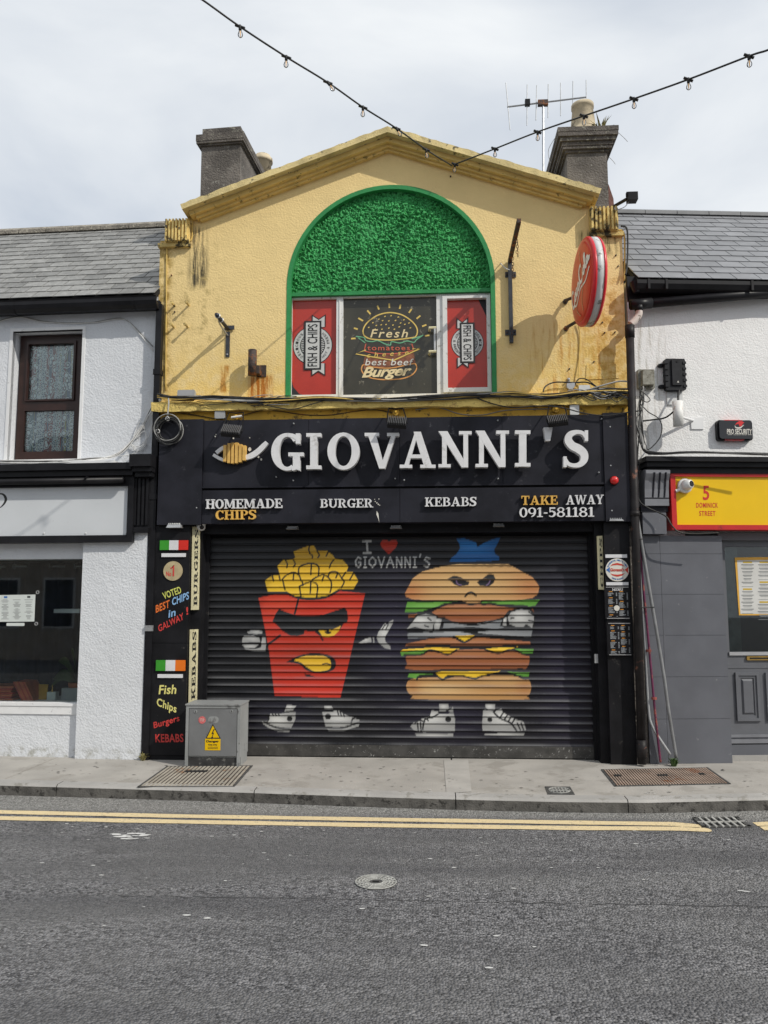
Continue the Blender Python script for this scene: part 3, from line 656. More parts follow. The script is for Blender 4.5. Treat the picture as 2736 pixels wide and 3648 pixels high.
# green arch
WT = F0.px(1390, 1046, -.08)[1]               # window head
mb = MB(); o_, i_ = arc(AR+.002), arc(AR-.045); n = len(o_)
O2 = [(aR+.002, ZB)] + o_ + [(aL-.002, ZB)]; I2 = [(aR-.045, ZB)] + i_ + [(aL+.045, ZB)]; n = len(O2)
vs = [F0.w(*q, .006) for q in O2] + [F0.w(*q, .006) for q in I2] + [F0.w(*q, -.13) for q in I2] + [F0.w(*q, -.02) for q in O2]
fs = []
for j in range(n-1): fs += [(j, j+1, n+j+1, n+j), (n+j, n+j+1, 2*n+j+1, 2*n+j), (j, 3*n+j, 3*n+j+1, j+1)]
mb.add(vs, fs).obj('arch_trim', 'green_trim', yb)
sp_ = .0085; vs, idx, fs = [], {}, []
nx = int((2*AR)/sp_)+1; z0 = WT+.012; nzz = int((AZ+AR-z0)/sp_)+1
for i in range(nx):
    for j in range(nzz):
        u = AU-AR+i*sp_; z = z0+j*sp_
        if z > AZ and (u-AU)**2+(z-AZ)**2 > (AR-.02)**2: continue
        if abs(u-AU) > AR-.02: continue
        v = Vector((u*1.0, 0, z*1.0))
        h = (.5*mnoise.noise(v*27) + .5*mnoise.noise(v*50+Vector((3,1,7))) + .25*mnoise.noise(v*105))*(1+.5*mnoise.noise(v*5))
        idx[i, j] = len(vs); vs.append(F0.w(u, z, -.066 + .046*max(-.5, h)))
for (i, j), k in idx.items():
    if (i+1, j) in idx and (i, j+1) in idx and (i+1, j+1) in idx: fs.append((k, idx[i+1,j], idx[i+1,j+1], idx[i,j+1]))
MB().add(vs, fs).obj('stucco_tympanum', 'green_stucco', yb)
MB().box(F0, aL+.04, aR-.04, WT-.02, WT+.02, -.16, -.035).obj('window_head', 'green_trim', yb)
mb = MB(); mb.box(F0, aL, aR, ZB-.02, AZ+AR, -.299, -.16); mb.obj('recess_back', 'interior_dark', yb)
# upstairs window
win = MB(); OW = -.075
fr = F0.rect(1024, 1050, 1756, 1418, OW)
ZF0, ZF1 = ZB+.006, WT-.022
pl = F0.rect(1034,1065,1198,1406,OW); pc = F0.rect(1222,1057,1556,1404,OW); pr = F0.rect(1594,1064,1735,1382,OW)
def frame(mb, u0, u1, z0, z1, a0, a1, b0, b1, o0, o1):   # ring of bars between outer and inner rectangle
    mb.box(F0, u0, a0, z0, z1, o0, o1); mb.box(F0, a1, u1, z0, z1, o0, o1)
    mb.box(F0, a0, a1, z0, b0, o0, o1); mb.box(F0, a0, a1, b1, z1, o0, o1)
m1 = (pl[1]+pc[0])/2; m2 = F0.px(1572, 1200, OW)[0]
frame(win, aL+.046, m1, ZF0, ZF1, pl[0], pl[1], pl[2], pl[3], -.14, OW)
frame(win, m1, m2, ZF0, ZF1, pc[0], pc[1], pc[2], pc[3], -.14, OW)
frame(win, m2, aR-.046, ZF0, ZF1, F0.px(1577,1200,OW)[0], F0.px(1748,1200,OW)[0], pr[2]-.05, pr[3]+.03, -.14, OW)
wf = win.obj('window_frame', 'white_upvc', yb)
mb = MB(); frame(mb, F0.px(1577,1200,OW)[0]+.001, F0.px(1748,1200,OW)[0]-.001, pr[2]-.049, pr[3]+.029, pr[0], pr[1], pr[2], pr[3], -.13, OW+.02); mb.obj('opening_sash', 'white_upvc', wf)
mb = MB().box(F0, m1-.006, m1+.006, ZF0, ZF1, OW, OW+.008); mb.obj('mullion_bead', 'white_upvc', wf)
OP = -.115
for rct, mt, lb in ((pl,'red_vinyl','red poster pane with sideways lettering'), (pc,'dark_vinyl','dark scratched pane with a neon-style burger print'), (pr,'red_vinyl','red poster pane with lettering running downwards')):
    p_ = MB().box(F0, rct[0], rct[1], rct[2], rct[3], OP-.01, OP).obj('window_pane', mt, yb, label=lb)
    if mt == 'red_vinyl':
        flip = 1 if rct is pl else -1
        if flip == 1: cz_ = F0.px(1114,1231,OP); RR = F0.px(1182,1231,OP)[0]-cz_[0]
        else: cz_ = F0.px(1665,1222,OP); RR = F0.px(1721,1222,OP)[0]-cz_[0]
        cu_, cz_ = cz_
        mb = MB(); mb.flat(F0, disc_poly((cu_,cz_), RR*1.04), OP+.0015); mb.obj('badge_outline', 'vinyl_black', p_)
        mb = MB(); mb.flat(F0, disc_poly((cu_,cz_), RR), OP+.003); mb.obj('badge', 'vinyl_grey', p_)
        mb = MB(); mb.flat(F0, disc_poly((cu_,cz_), RR*.66), OP+.0045); mb.obj('badge_centre', 'vinyl_black', p_)
        mb = MB()
        for k in range(36):
            a_ = 2*math.pi*k/36; b2 = a_+.085
            mb.add([F0.w(cu_+RR*f*math.cos(x), cz_+RR*f*math.sin(x), OP+.006) for f, x in ((.2,a_),(.62,a_),(.62,b2),(.2,b2))], [(0,1,2,3)])
        mb.obj('badge_rays', 'vinyl_grey', p_)
        bl, bh = (.28, .32) if flip == 1 else (.28, .32)
        H_ = RR*1.22; wB = RR*.36; off = -RR*.0
        mb = MB(); mk = MB()
        for s in (1,-1):      # ribbon tails
            x0, x1 = (cu_-.0*RR, cu_+.62*RR) if flip == 1 else (cu_-.62*RR, cu_+.0*RR)
            y0, y1 = cz_+s*H_*.8, cz_+s*H_*1.28
            mk.flat(F0, [(x0-.012,y0),(x1+.012,y0),(x1+.012,y1+s*.02),((x0+x1)/2,y1-s*.03),(x0-.012,y1+s*.02)], OP+.0070)
            mb.flat(F0, [(x0,y0),(x1,y0),(x1,y1),((x0+x1)/2,y1-s*.045),(x0,y1)], OP+.0080)
        mk.flat(F0, [(cu_-wB-.02,cz_-H_-.02),(cu_+wB+.02,cz_-H_-.02),(cu_+wB+.02,cz_+H_+.02),(cu_-wB-.02,cz_+H_+.02)], OP+.0092)
        mb.flat(F0, [(cu_-wB,cz_-H_),(cu_+wB,cz_-H_),(cu_+wB,cz_+H_),(cu_-wB,cz_+H_)], OP+.0104)
        mk.obj('banner_outline', 'vinyl_black', p_); mb.obj('banner', 'vinyl_grey', p_)
        mb = MB(); g = wB*.72; hh = H_*.93
        if flip == 1: text(mb, F0, 'FISH & CHIPS', (cu_+g,cz_-hh), (cu_+g,cz_+hh), (cu_-g,cz_-hh), OP+.012, bold=.012, px=False)
        else: text(mb, F0, 'FISH & CHIPS', (cu_-g,cz_+hh), (cu_-g,cz_-hh), (cu_+g,cz_+hh), OP+.012, bold=.012, px=False)
        def curve_text(s_, a0, a1):
            n_ = len(s_)
            for k, ch in enumerate(s_):
                if ch == ' ': continue
                a_ = R(a0+(a1-a0)*(k+.5)/n_); c_ = Vector((cu_+RR*.83*math.cos(a_), cz_+RR*.83*math.sin(a_)))
                rad = Vector((math.cos(a_), math.sin(a_))); tn = Vector((rad.y, -rad.x)) if a1 < a0 else Vector((-rad.y, rad.x)); u_ = rad if a1 < a0 else -rad
                b_ = c_ - tn*.011 - u_*.014
                text(mb, F0, ch, tuple(b_), tuple(b_+tn*.022), tuple(b_+u_*.028), OP+.0065, px=False)
        if flip == 1: curve_text('DELICIOUS', 232, 128); curve_text('HOT & FRESH', -52, 52)
        else: curve_text('DELICIOUS', 52, -52); curve_text('HOT & FRESH', 128, 232)
        mb.obj('lettering', 'vinyl_black', p_)
        if flip == 1:
            r0 = F0.rect(1034,1330,1075,1407,OP); mb = MB(); mb.flat(F0, [(r0[0],r0[3]-.02),(r0[0]+.035,r0[2]+.09),(r0[0]+.1,r0[2]+.012),(r0[0]+.14,r0[2]),(r0[0],r0[2])], OP+.002); mb.obj('torn_corner', 'interior_dark', p_)
        else:
            mb = MB(); mb.flat(F0, [(pr[1]-.085,pr[3]),(pr[1],pr[3]),(pr[1],pr[3]-.19)], OP+.002); mb.obj('torn_corner', 'interior_dark', p_)
    else:
        Z = lambda x, y: F0.px(980+x/2.023, 1000+y/2.023, OP)
        def lines(name, mat, segs, w, o, closed=False, sm=0):
            mb = MB()
            for i, sg in enumerate(segs): pen(mb, F0, [Z(*q) for q in sg], w, OP+o+i*.00008, closed, sm)
            return mb.obj(name, mat, p_)
        bun = [(640,395),(634,360),(650,320),(690,280),(750,245),(830,230),(910,245),(970,280),(1010,320),(1026,360),(1015,400),(980,412),(830,428),(690,420)]
        lines('bun_outline', 'print_yellow', [bun], .014, .002, True, 4)
        rays_ = [(590,285,630,275),(548,418,580,416),(568,342,596,350),(600,270,634,290),(665,215,688,242),(737,180,749,208),(822,165,824,197),(904,172,898,204),(984,205,964,232),(1047,252,1020,275),(1090,318,1060,330),(1112,394,1080,398)]
        lines('rays', 'print_yellow', [[(a,b_),(c_,d_)] for a,b_,c_,d_ in rays_[1:]], .018, .002)
        mb = MB()
        for (sx, sy) in ((747,278),(792,258),(836,253),(888,262),(928,282),(705,303),(775,288),(820,290),(868,287),(905,305),(965,305),(675,337),(730,323),(765,318),(800,316),(850,320),(895,333),(935,315),(975,340),(720,350),(770,350),(820,342),(860,350)):
            c_ = Z(sx, sy); mb.flat(F0, [(c_[0]+.010*math.cos(k), c_[1]+.007*math.sin(k)+.003*math.cos(k)) for k in [i*math.pi/4 for i in range(8)]], OP+.002)
        mb.obj('seeds', 'print_yellow', p_)
        lines('lettuce', 'print_green', [[(582,402),(640,410),(655,432),(700,440),(740,432),(790,455),(830,465),(840,440),(900,450),(950,435),(1000,445),(1020,425),(1068,392)],[(600,412),(650,448)],[(985,420),(1060,398)]], .012, .0035, False, 4)
        lines('tomato', 'print_red', [[(655,455),(645,500),(660,512),(740,525),(830,528),(920,520),(985,505),(995,490),(985,455)]], .012, .0045, False, 4)
        mb = MB(); mb.flat(F0, [Z(*q) for q in ((645,550),(1000,520),(1012,590),(1005,600),(640,640),(638,590))], OP+.0012); mb.obj('patty', 'print_brown', p_)
        lines('cheese', 'print_yellow', [[(690,548),(580,528),(655,500)],[(690,548),(855,575),(1045,490),(990,492)]], .014, .0055)
        lines('bottom_bun', 'print_orange', [[(640,605),(628,615),(625,650),(660,690),(740,710),(830,713),(920,705),(985,680),(1018,640),(1015,605),(985,600),(830,630),(700,622)]], .013, .003, True, 4)
        def tx(s_, x0, y0, x1, y1, mat, o, dy=0, **k):
            mb = MB(); t_ = lambda x, y: (980+x/2.023, 1000+y/2.023)
            text(mb, F0, s_, t_(x0,y1), t_(x1,y1+dy), t_(x0,y0), OP+o, **k); mb.obj('lettering', mat, p_)
        tx('Fresh', 685, 350, 958, 410, 'print_cream', .006, 0, shear=.25, space=1.25, bold=.012)
        tx('tomatoes', 665, 472, 972, 502, 'print_red', .006, 0, bold=.012, space=1.2)
        tx('cheese', 662, 520, 962, 555, 'print_yellow', .0068, -22, bold=.008, space=1.9, shear=.2)
        tx('best beef', 648, 562, 1000, 610, 'print_white', .0072, 0, shear=.2, bold=.008, space=1.1)
        tx('Burger', 625, 625, 985, 722, 'print_cream', .0084, -18, shear=.35, bold=.03, space=.95)
        mb = MB(); z = lambda x, y: F0.px(980+x/2.023, 1000+y/2.023, OW)
        a_, b2 = z(1150,350), z(1150,520)
        mb.tube([F0.w(*a_, OW+.05), F0.w(*b2, OW+.05)], .012, 10); mb.obj('pull_handle', 'zinc', wf)
        mb = MB()
        for q in (a_, b2): mb.tube([F0.w(q[0]-.06, q[1]-.003, OP+.004), F0.w(q[0]-.055, q[1], OW+.05), F0.w(q[0]+.018, q[1], OW+.05)], .015, 8)
        mb.obj('handle_bracket', 'cream_sign', wf)
# ledge over the fascia and the ochre band below it
l0 = F0.px(573,1471,.12); l1 = F0.px(2224,1431,.12); lz = (l0[1]+l1[1])/2
mb = MB(); rr = random.Random(5); n = 60; vs, fs = [], []
for i in range(n+1):
    u = XL + (XR-XL)*i/n; j = lambda s: rr.uniform(-s, s)
    vs += [F0.w(u, lz+j(.006), -.02), F0.w(u, lz+j(.008), .115+j(.008)), F0.w(u, ZB-.02+j(.005), .125+j(.008)), F0.w(u, ZB+.005, .07), F0.w(u, ZB+.005, -.3)]
for i in range(n): fs += [(5*i+k, 5*i+(k+1) % 5, 5*i+5+(k+1) % 5, 5*i+5+k) for k in range(5)]
fs += [(0,1,2,3,4), (5*n+4,5*n+3,5*n+2,5*n+1,5*n)]
mb.add(vs, fs).obj('ledge', 'ledge_yellow', yb)
ZF = F0.px(1400, 1489, .1)[1]
MB().box(F0, XL+.01, XR-.01, ZF-.1, lz+.01, -.2, .045).obj('frieze_band', 'band_ochre', yb)
# painted conduit runs and fixings on the yellow wall
def cab(parent, name, pts, r, mat, n=5, sm=6, F=F0):
    return MB().tube(spl([F.w(*F.px(x, y, o), o) for x, y, o in pts], sm), r, n).obj(name, mat, parent, True)
cab(yb, 'painted_conduit', [(1384,512,.015),(1100,590,.015),(700,765,.015),(686,785,.015),(684,845,.015),(668,860,.03),(610,860,.03),(596,868,.015),(593,1000,.015),(591,1200,.015),(590,1390,.015)], .009, 'cable_yellow')
cab(yb, 'painted_conduit', [(1384,512,.015),(1800,640,.015),(2090,722,.015),(2100,740,.015),(2102,815,.02),(2115,826,.03),(2195,820,.05),(2222,830,.02),(2226,900,.015),(2224,1000,.015)], .010, 'cable_yellow')
for x, y in ((622,1090),(673,1088),(620,1166),(669,1166)):
    u, z = F0.px(x, y); MB().lathe(F0.w(u,z,0), (0,-1,0), [(0,.012),(.09,.010),(.09,.017),(.11,.017),(.112,.0)], 8).obj('threaded_bolt', 'fluted_render', yb)
for x, y in ((611,982),(623,1112),(2193,911),(2201,950),(2190,1185),(2153,1187),(2028,1315),(2115,1290),(2145,1150),(1605,630)):
    u, z = F0.px(x, y); MB().lathe(F0.w(u,z,0), (.1,-1,.15), [(0,.009),(.018,.008),(.02,0)], 6).obj('nail', 'rust_metal', yb)

r = F0.rect(2086,1296,2204,1352,.0); MB().prism(F0, [(r[0],r[2]),(r[1],r[2]+.01),(r[1]-.006,r[3]),(r[0]+.012,r[3]-.014)], -.01, .007).obj('render_patch', 'yellow_render', yb)
# chimneys
def chimney(front, oy, depth, sp_label, prof, mats, rot=0):
    x0, y0, x1, y1 = front
    r = F0.rect(x0, y0, x1, y1, -oy)
    u0, u1, z1 = r[0], r[1], r[3]
    root = MB(); T = Matrix.Translation((u0 if rot else u0, oy, 0)) @ Matrix.Rotation(R(rot), 4, 'Z')
    W = u1-u0
    def bx(e, za, zb):
        mb = MB(); mb.wbox(-e, W+e, -e, depth+e, za, zb); mb.v = [T @ v for v in mb.v]; return mb
    st = bx(0, 4.6, z1).obj('chimney_stack', mats[0], yb, label=sp_label)
    zz = z1
    for e, ht in prof:
        bx(e, zz+.0005, zz+ht).obj('chimney_cap', mats[1], st); zz += ht
    return st, T, W, zz
st, T, W, zt = chimney((716,522,858,690), .75, 1.5, 'dark weathered render chimney at left', [(.025,.02),(.05,.03),(.055,.085),(.0,.005),(-.005,.10)], ('stack_stone','stack_cap'), -4)
def pot(stk, c, prof, mat):
    return MB().lathe(c, (0,0,1), prof, 20).obj('chimney_pot', mat, stk, True)
cpot = F0.px(936, 590, -2.1); pot(st, Vector((cpot[0], 2.1, cpot[1]-.06)), [(-.05,.12),(.10,.12),(.10,.14),(.15,.14),(.15,.11),(.2,.105),(.2,.0)], 'clay_pot')
st2, T2, W2, zt2 = chimney((2022,545,2166,735), .42, 1.3, 'broad dark chimney with moulded cap at right', [(.0,.0),(.02,.03),(.05,.035),(.06,.045),(.085,.045),(.11,.05),(.115,.055)], ('stack_stone','stack_cap'), 0)
pz = zt2; pc_ = F0.px(2077, 447, -.75); pot(st2, Vector((pc_[0], .75, pz)), [(-.05,.140),(.13,.140),(.135,.172),(.20,.172),(.205,.145),(.24,.150),(.49,.122),(.495,.134),(.54,.134),(.54,.108),(.40,.10),(.40,0)], 'clay_pot')
mb = MB(); c_ = Vector((F0.px(2166,650,-.5)[0], .62, F0.px(2180,690,-.5)[1]))
mb.add([c_+Vector((.0,.0,-.5)), c_+Vector((.10,0,-.5)), c_+Vector((.085,0,0)), c_+Vector((.04,0,.16)), c_+Vector((0,0,.26)), c_+Vector((.0,.9,-.5)), c_+Vector((.10,.9,-.5)), c_+Vector((.085,.9,0)), c_+Vector((.04,.9,.16)), c_+Vector((0,.9,.26))],
       [(0,1,2,3,4),(9,8,7,6,5),(1,6,7,2),(2,7,8,3),(3,8,9,4)]); mb.obj('brick_flank', 'red_brick', st2)
def tuft(name, label, base, n, h, spread, mat, seed, cat='weed', w=.006):
    rr = random.Random(seed); mb = MB(); base = Vector(base)
    for _ in range(n):
        a_ = rr.uniform(0, 6.28); l_ = h*rr.uniform(.5, 1.1); s_ = spread*rr.uniform(.2, 1)
        d = Vector((math.cos(a_), math.sin(a_), 0)); p0 = base + d*rr.uniform(0,.02); sd = Vector((-d.y, d.x, 0))*w*rr.uniform(.6,1.3)
        p1 = p0 + d*s_*.4 + Vector((0,0,l_*.6)); p2 = p0 + d*s_ + Vector((0,0,l_*rr.uniform(.6,1)))
        mb.add([p0-sd, p0+sd, p1+sd, p1-sd, p2], [(0,1,2,3),(3,2,4)])
    return tag(mb.obj(name, mat), label, cat)
tuft('weed_tuft', 'dry grass tuft growing on the right chimney beside its pot', Vector((F0.px(2140,447,-.6)[0], .6, zt2)), 46, .30, .20, 'dry_grass', 1, w=.009)
tuft('weed_sprig', 'small green leafy sprig sprouting between the chimney pot and dry grass', Vector((F0.px(2118,447,-.6)[0], .6, zt2)), 34, .20, .09, 'leaf', 2, w=.016)
for i, (x0,y0,xm,ym,x1,y1) in enumerate(((2000,460,1955,530,1960,580),(2200,470,2222,490,2236,505),(2170,560,2185,575,2192,585))):
    MB().tube(spl([F0.w(*F0.px(x,y,-.4),-.4) for x,y in ((x0,y0),(xm,ym),(x1,y1))],6), .003, 4).obj('loose_wire', 'cable_grey', st2)

# aerial
AY = 2.2; fa = lambda x, y: F0.w(*F0.px(x, y, -AY), -AY)
an = thing('tv_aerial', 'metal television aerial on a thin mast behind the gable', 'aerial', fa(1935, 640))
MB().tube([fa(1936,760), fa(1935,372)], .016, 8).obj('mast', 'zinc', an)
MB().tube([fa(1807,381), fa(2088,346)], .012, 6).obj('boom', 'zinc', an)
for x0,y0,x1,y1 in ((1802,295,1817,463),(1878,302,1877,447),(1912,304,1909,429),(1953,300,1952,420),(1997,295,1997,413),(2041,289,2040,405),(2088,285,2089,395)):
    MB().tube([fa(x0,y0), fa(x1,y1)], .0065, 5).obj('element', 'zinc', an)
a_ = fa(1879,367); MB().wbox(a_.x-.035, a_.x+.035, a_.y-.03, a_.y+.03, a_.z-.04, a_.z+.045).obj('dipole_box', 'gloss_black', an)
a_ = fa(1934,368); MB().wbox(a_.x-.07, a_.x+.07, a_.y-.03, a_.y+.03, a_.z-.035, a_.z+.04).obj('clamp', 'rust_metal', an)

# ------------------------------------------------------------------ shop sign over the shutter
OF = .12
zt_ = F0.px(1400,1488,OF)[1]; zm1 = F0.px(1400,1729,OF)[1]; zm0 = F0.px(1400,1741,OF)[1]; zb_ = F0.px(1400,1861,OF)[1]
uA = F0.px(566,1700,OF)[0]; uB = F0.px(722,1700,OF)[0]; uC = F0.px(2152,1700,OF)[0]; uD = F0.px(2241,1700,OF)[0]
sg = thing('shop_sign', 'long black fascia sign with raised white letters above the shutter', 'sign', (-.4, -OF, zb_))
s1 = F0.px(1099,1600,OF)[0]; s2 = F0.px(1424,1600,OF)[0]; s3 = F0.px(1790,1600,OF)[0]
for a_, b2 in ((uB,s1),(s1,s2),(s2,s3),(s3,uC)): MB().box(F0, a_+.002, b2-.002, zm1, zt_, -.05, OF).obj('fascia_board', 'fascia_black', sg)
for a_, b2 in ((uB,s2),(s2,uC)): MB().box(F0, a_+.002, b2-.002, zb_, zm0, -.05, OF+.006).obj('fascia_board', 'fascia_black', sg)
MB().box(F0, uB, uC, zm0-.01, zm1+.01, -.05, OF-.03).obj('groove', 'shop_black', sg)
MB().box(F0, uB, s1-.05, zm1-.012, zm1+.004, OF-.02, OF+.016).obj('trim_strip', 'fascia_black', sg)
MB().box(F0, s1-.04, uC, zm1-.012, zm1+.006, OF-.02, OF+.012).obj('trim_strip', 'fascia_black', sg)
for a_, b2 in ((uA,uB-.002),(uC+.002,uD)): MB().box(F0, a_, b2, zb_-.01, zt_+.012, -.05, OF+.02).obj('end_board', 'fascia_black', sg)
for x, y in ((1047,1510),(1045,1712),(1408,1706),(1440,1711),(1774,1706),(1773,1499),(2132,1684),(2142,1493),(985,1700),(2174,1660),(2172,1522),(2178,1820),(702,1810)):
    u, z = F0.px(x, y, OF); MB().lathe(F0.w(u,z,OF), (0,-1,0), [(0,.008),(.022,.008),(.025,.003)], 8).obj('screw_head', 'grey_plastic', sg)
LO, LI = .245, .165
for ch, x0, y0, x1, y1 in (('G',966,1544,1079,1678),('I',1091,1543,1144,1674),('O',1166,1542,1281,1675),('V',1299,1542,1422,1672),('A',1424,1538,1552,1670),('N',1562,1536,1681,1668),('N',1694,1534,1814,1667),('I',1835,1533,1890,1665),("'",1937,1522,1968,1593),('S',2006,1533,2097,1667)):
    mb = MB(); slab_glyph(mb, F0, ch, quad_map(F0, (x0,y1-3),(x1,y1-3),(x0,y0), LO), LI, LO); l_ = mb.obj('letter', 'letter_white', sg)
slab_word(F0, 'HOMEMADE', (734,1813),(1006,1810),(734,1780), .135, .165, 'letter_white', sg)
slab_word(F0, 'CHIPS', (769,1852),(912,1850),(769,1819), .135, .165, 'letter_gold', sg)
slab_word(F0, 'BURGER', (1141,1809),(1329,1808),(1141,1778), .135, .165, 'letter_white', sg)
slab_word(F0, 'KEBABS', (1514,1805),(1697,1803),(1514,1773), .135, .165, 'letter_white', sg)
slab_word(F0, 'TAKE', (1857,1799),(1986,1798),(1857,1767), .135, .165, 'letter_gold', sg)
slab_word(F0, 'AWAY', (2016,1798),(2150,1796),(2016,1765), .135, .165, 'letter_white', sg)
slab_word(F0, '091-581181', (1850,1843),(2116,1841),(1850,1809), .135, .165, 'letter_white', sg)
mb = MB()
for x, y, r_ in ((1335,1779,.005),(1350,1778,.006),(1337,1787,.006),(1343,1792,.008),(1348,1797,.008),(1353,1800,.006),(890,1601,.022),(921,1628,.012),(931,1637,.013),(767,1555,.009),(890,1560,.006),(832,1562,.010),(770,1548,.006)):
    u, z = F0.px(x, y, OF); mb.prism(F0, [(u+r_*math.cos(k)*.75, z+r_*math.sin(k)) for k in [i*.785 for i in range(8)]], OF-.001, OF+.009)
u, z = F0.px(1344,1840,OF); mb.prism(F0, [(u-.005,z+.06),(u+.012,z+.03),(u+.022,z-.07),(u+.012,z-.03),(u-.008,z+.02)], OF, OF+.0085)
tag(mb.obj('glue_marks', 'print_white', sg), kind='stuff')
Zf = lambda x, y: F0.px(540+x/1.843, 1360+y/1.843, OF+.05)
for pts, w in (([(404,478),(440,500),(478,516)],.034), ([(424,466),(450,445),(474,430)],.040)):
    mb = MB(); k, d = stroke([(*Zf(*q), w) for q in pts]); A = [a for a, _ in d]; B = [b_ for _, b_ in d]
    for j in range(len(A)-1): mb.prism(F0, [A[j], A[j+1], B[j+1], B[j]], OF+.01, OF+.05)
    mb.obj('fish_fin', 'letter_white', sg)
mb = MB(); k, d = stroke([(*Zf(*q), w) for q, w in (((618,498),.05),((660,482),.060),((700,455),.06),((735,420),.055),((757,396),.04))]); A = [a for a, _ in d]; B = [b_ for _, b_ in d]
for j in range(len(A)-1): mb.prism(F0, [A[j], A[j+1], B[j+1], B[j]], OF+.01, OF+.05)
mb.obj('fish_tail', 'letter_white', sg)
for x0, x1, ya, yb_ in ((473,498,418,526),(500,523,406,535),(525,547,402,538),(549,573,402,536),(574,598,412,530),(599,623,420,518)):
    a_ = Zf(x0, yb_); b2 = Zf(x1, ya); MB().box(F0, a_[0], b2[0]-.004, a_[1], b2[1], OF+.01, OF+.075).obj('chip_bar', 'wood_gold', sg)

# ------------------------------------------------------------------ roller shutter with its painted mural
OS = -.16
su0 = F0.px(738,2300,OS)[0]; su1 = F0.px(2108,2300,OS)[0]
rs = thing('roller_shutter', 'closed black roller shutter with painted fries and burger mural', 'shutter', ((su0+su1)/2, -OS, 0))
PITCH_S = .0752; zr1 = .125
NS = int((zb_ + .02 - zr1)/PITCH_S) + 1
A_ = lambda pts, dy=0: [(720+x/2.304, 1860+(y+dy)/2.304) for x, y in pts]
C_ = lambda pts: A_(pts, 921.6)
B_ = lambda pts: [(1380+x/2.183, 1860+y/2.183) for x, y in pts]
D_ = lambda pts: [(1380+x/2.183, 2260+y/2.183) for x, y in pts]
LAY = []
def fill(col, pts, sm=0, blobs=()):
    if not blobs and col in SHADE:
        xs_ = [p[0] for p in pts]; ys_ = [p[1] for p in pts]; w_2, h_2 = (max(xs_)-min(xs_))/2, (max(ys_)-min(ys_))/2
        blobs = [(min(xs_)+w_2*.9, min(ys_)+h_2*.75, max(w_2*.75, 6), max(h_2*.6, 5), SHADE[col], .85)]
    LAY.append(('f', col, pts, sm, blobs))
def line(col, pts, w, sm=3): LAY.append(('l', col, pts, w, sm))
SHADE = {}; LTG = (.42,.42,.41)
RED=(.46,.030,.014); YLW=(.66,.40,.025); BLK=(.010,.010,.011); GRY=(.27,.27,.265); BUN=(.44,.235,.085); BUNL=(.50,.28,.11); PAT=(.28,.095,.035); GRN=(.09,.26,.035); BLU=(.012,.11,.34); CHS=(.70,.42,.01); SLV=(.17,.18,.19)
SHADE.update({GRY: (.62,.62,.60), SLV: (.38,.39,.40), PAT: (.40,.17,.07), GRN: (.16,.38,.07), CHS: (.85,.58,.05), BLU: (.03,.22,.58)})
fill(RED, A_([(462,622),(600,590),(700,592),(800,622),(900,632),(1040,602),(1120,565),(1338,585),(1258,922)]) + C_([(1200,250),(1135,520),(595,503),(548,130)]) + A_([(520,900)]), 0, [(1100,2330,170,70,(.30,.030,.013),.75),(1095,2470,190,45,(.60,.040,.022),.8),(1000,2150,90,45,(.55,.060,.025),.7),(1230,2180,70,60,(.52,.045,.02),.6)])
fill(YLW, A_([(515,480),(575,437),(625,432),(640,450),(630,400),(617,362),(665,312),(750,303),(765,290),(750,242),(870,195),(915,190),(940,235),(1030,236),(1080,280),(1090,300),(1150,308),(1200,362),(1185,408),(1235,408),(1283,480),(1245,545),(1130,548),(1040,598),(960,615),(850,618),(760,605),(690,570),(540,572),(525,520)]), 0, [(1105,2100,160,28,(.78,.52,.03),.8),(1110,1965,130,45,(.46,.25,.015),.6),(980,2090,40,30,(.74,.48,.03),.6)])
for l_ in ([(880,195),(875,225),(882,245)],[(882,258),(905,275),(905,295)],[(748,310),(765,345),(748,368)],[(685,315),(700,345),(695,372)],[(945,240),(962,270),(950,292)],[(1038,240),(1018,278)],[(1082,308),(1060,335),(1043,378)],[(795,432),(795,372),(850,346),(900,338),(955,362),(955,435)],[(897,345),(892,430)],[(658,472),(690,437),(750,412),(795,437),(812,482)],[(752,420),(748,472)],[(662,480),(680,555)],[(906,472),(950,446),(1000,432),(1050,470),(1062,520),(1050,578)],[(1000,440),(985,482)],[(1036,445),(1050,412),(1110,412),(1145,460),(1166,490),(1143,538)],[(1112,420),(1098,458)],[(1145,462),(1178,412)],[(1242,420),(1213,472)],[(575,440),(587,482)],[(630,435),(642,478)],[(798,528),(850,503),(900,490),(947,520),(940,612)],[(892,495),(888,582)],[(798,530),(812,614)],[(822,488),(828,520)]):
    line(BLK, A_(l_), .0085)
line(BLK, A_([(690,577),(760,614),(850,630),(960,627),(1040,607),(1130,554)]), .013)
line(BLK, A_([(790,632),(776,690),(760,752)]), .011)
fill(BLK, A_([(632,710),(680,735),(760,762),(870,772),(1000,760),(1100,725),(1170,700),(1190,730),(1198,790),(1190,822),(1160,835),(1140,870),(1090,925),(1010,942),(960,930),(915,895),(840,893),(835,920),(780,935),(720,930),(660,895),(640,870),(578,815),(600,760)]))
fill(YLW, A_([(955,890),(1000,886),(1060,885),(1138,852),(1125,890),(1085,930),(1030,945),(985,935)])); fill(BLK, A_([(1002,892),(1045,888),(1060,900),(1058,914),(1030,920),(1008,910)])); fill(YLW, A_([(1040,880),(1055,878),(1058,895),(1044,898)]))
line(BLK, A_([(640,930),(590,970),(540,1003)]), .012); line(BLK, A_([(975,945),(990,968)]), .010)
fill(BLK, C_([(690,228),(760,190),(830,165),(900,155),(1000,160),(1070,185),(1098,230),(1090,275),(1060,300),(980,318),(900,310),(840,285),(800,245)]), 3)
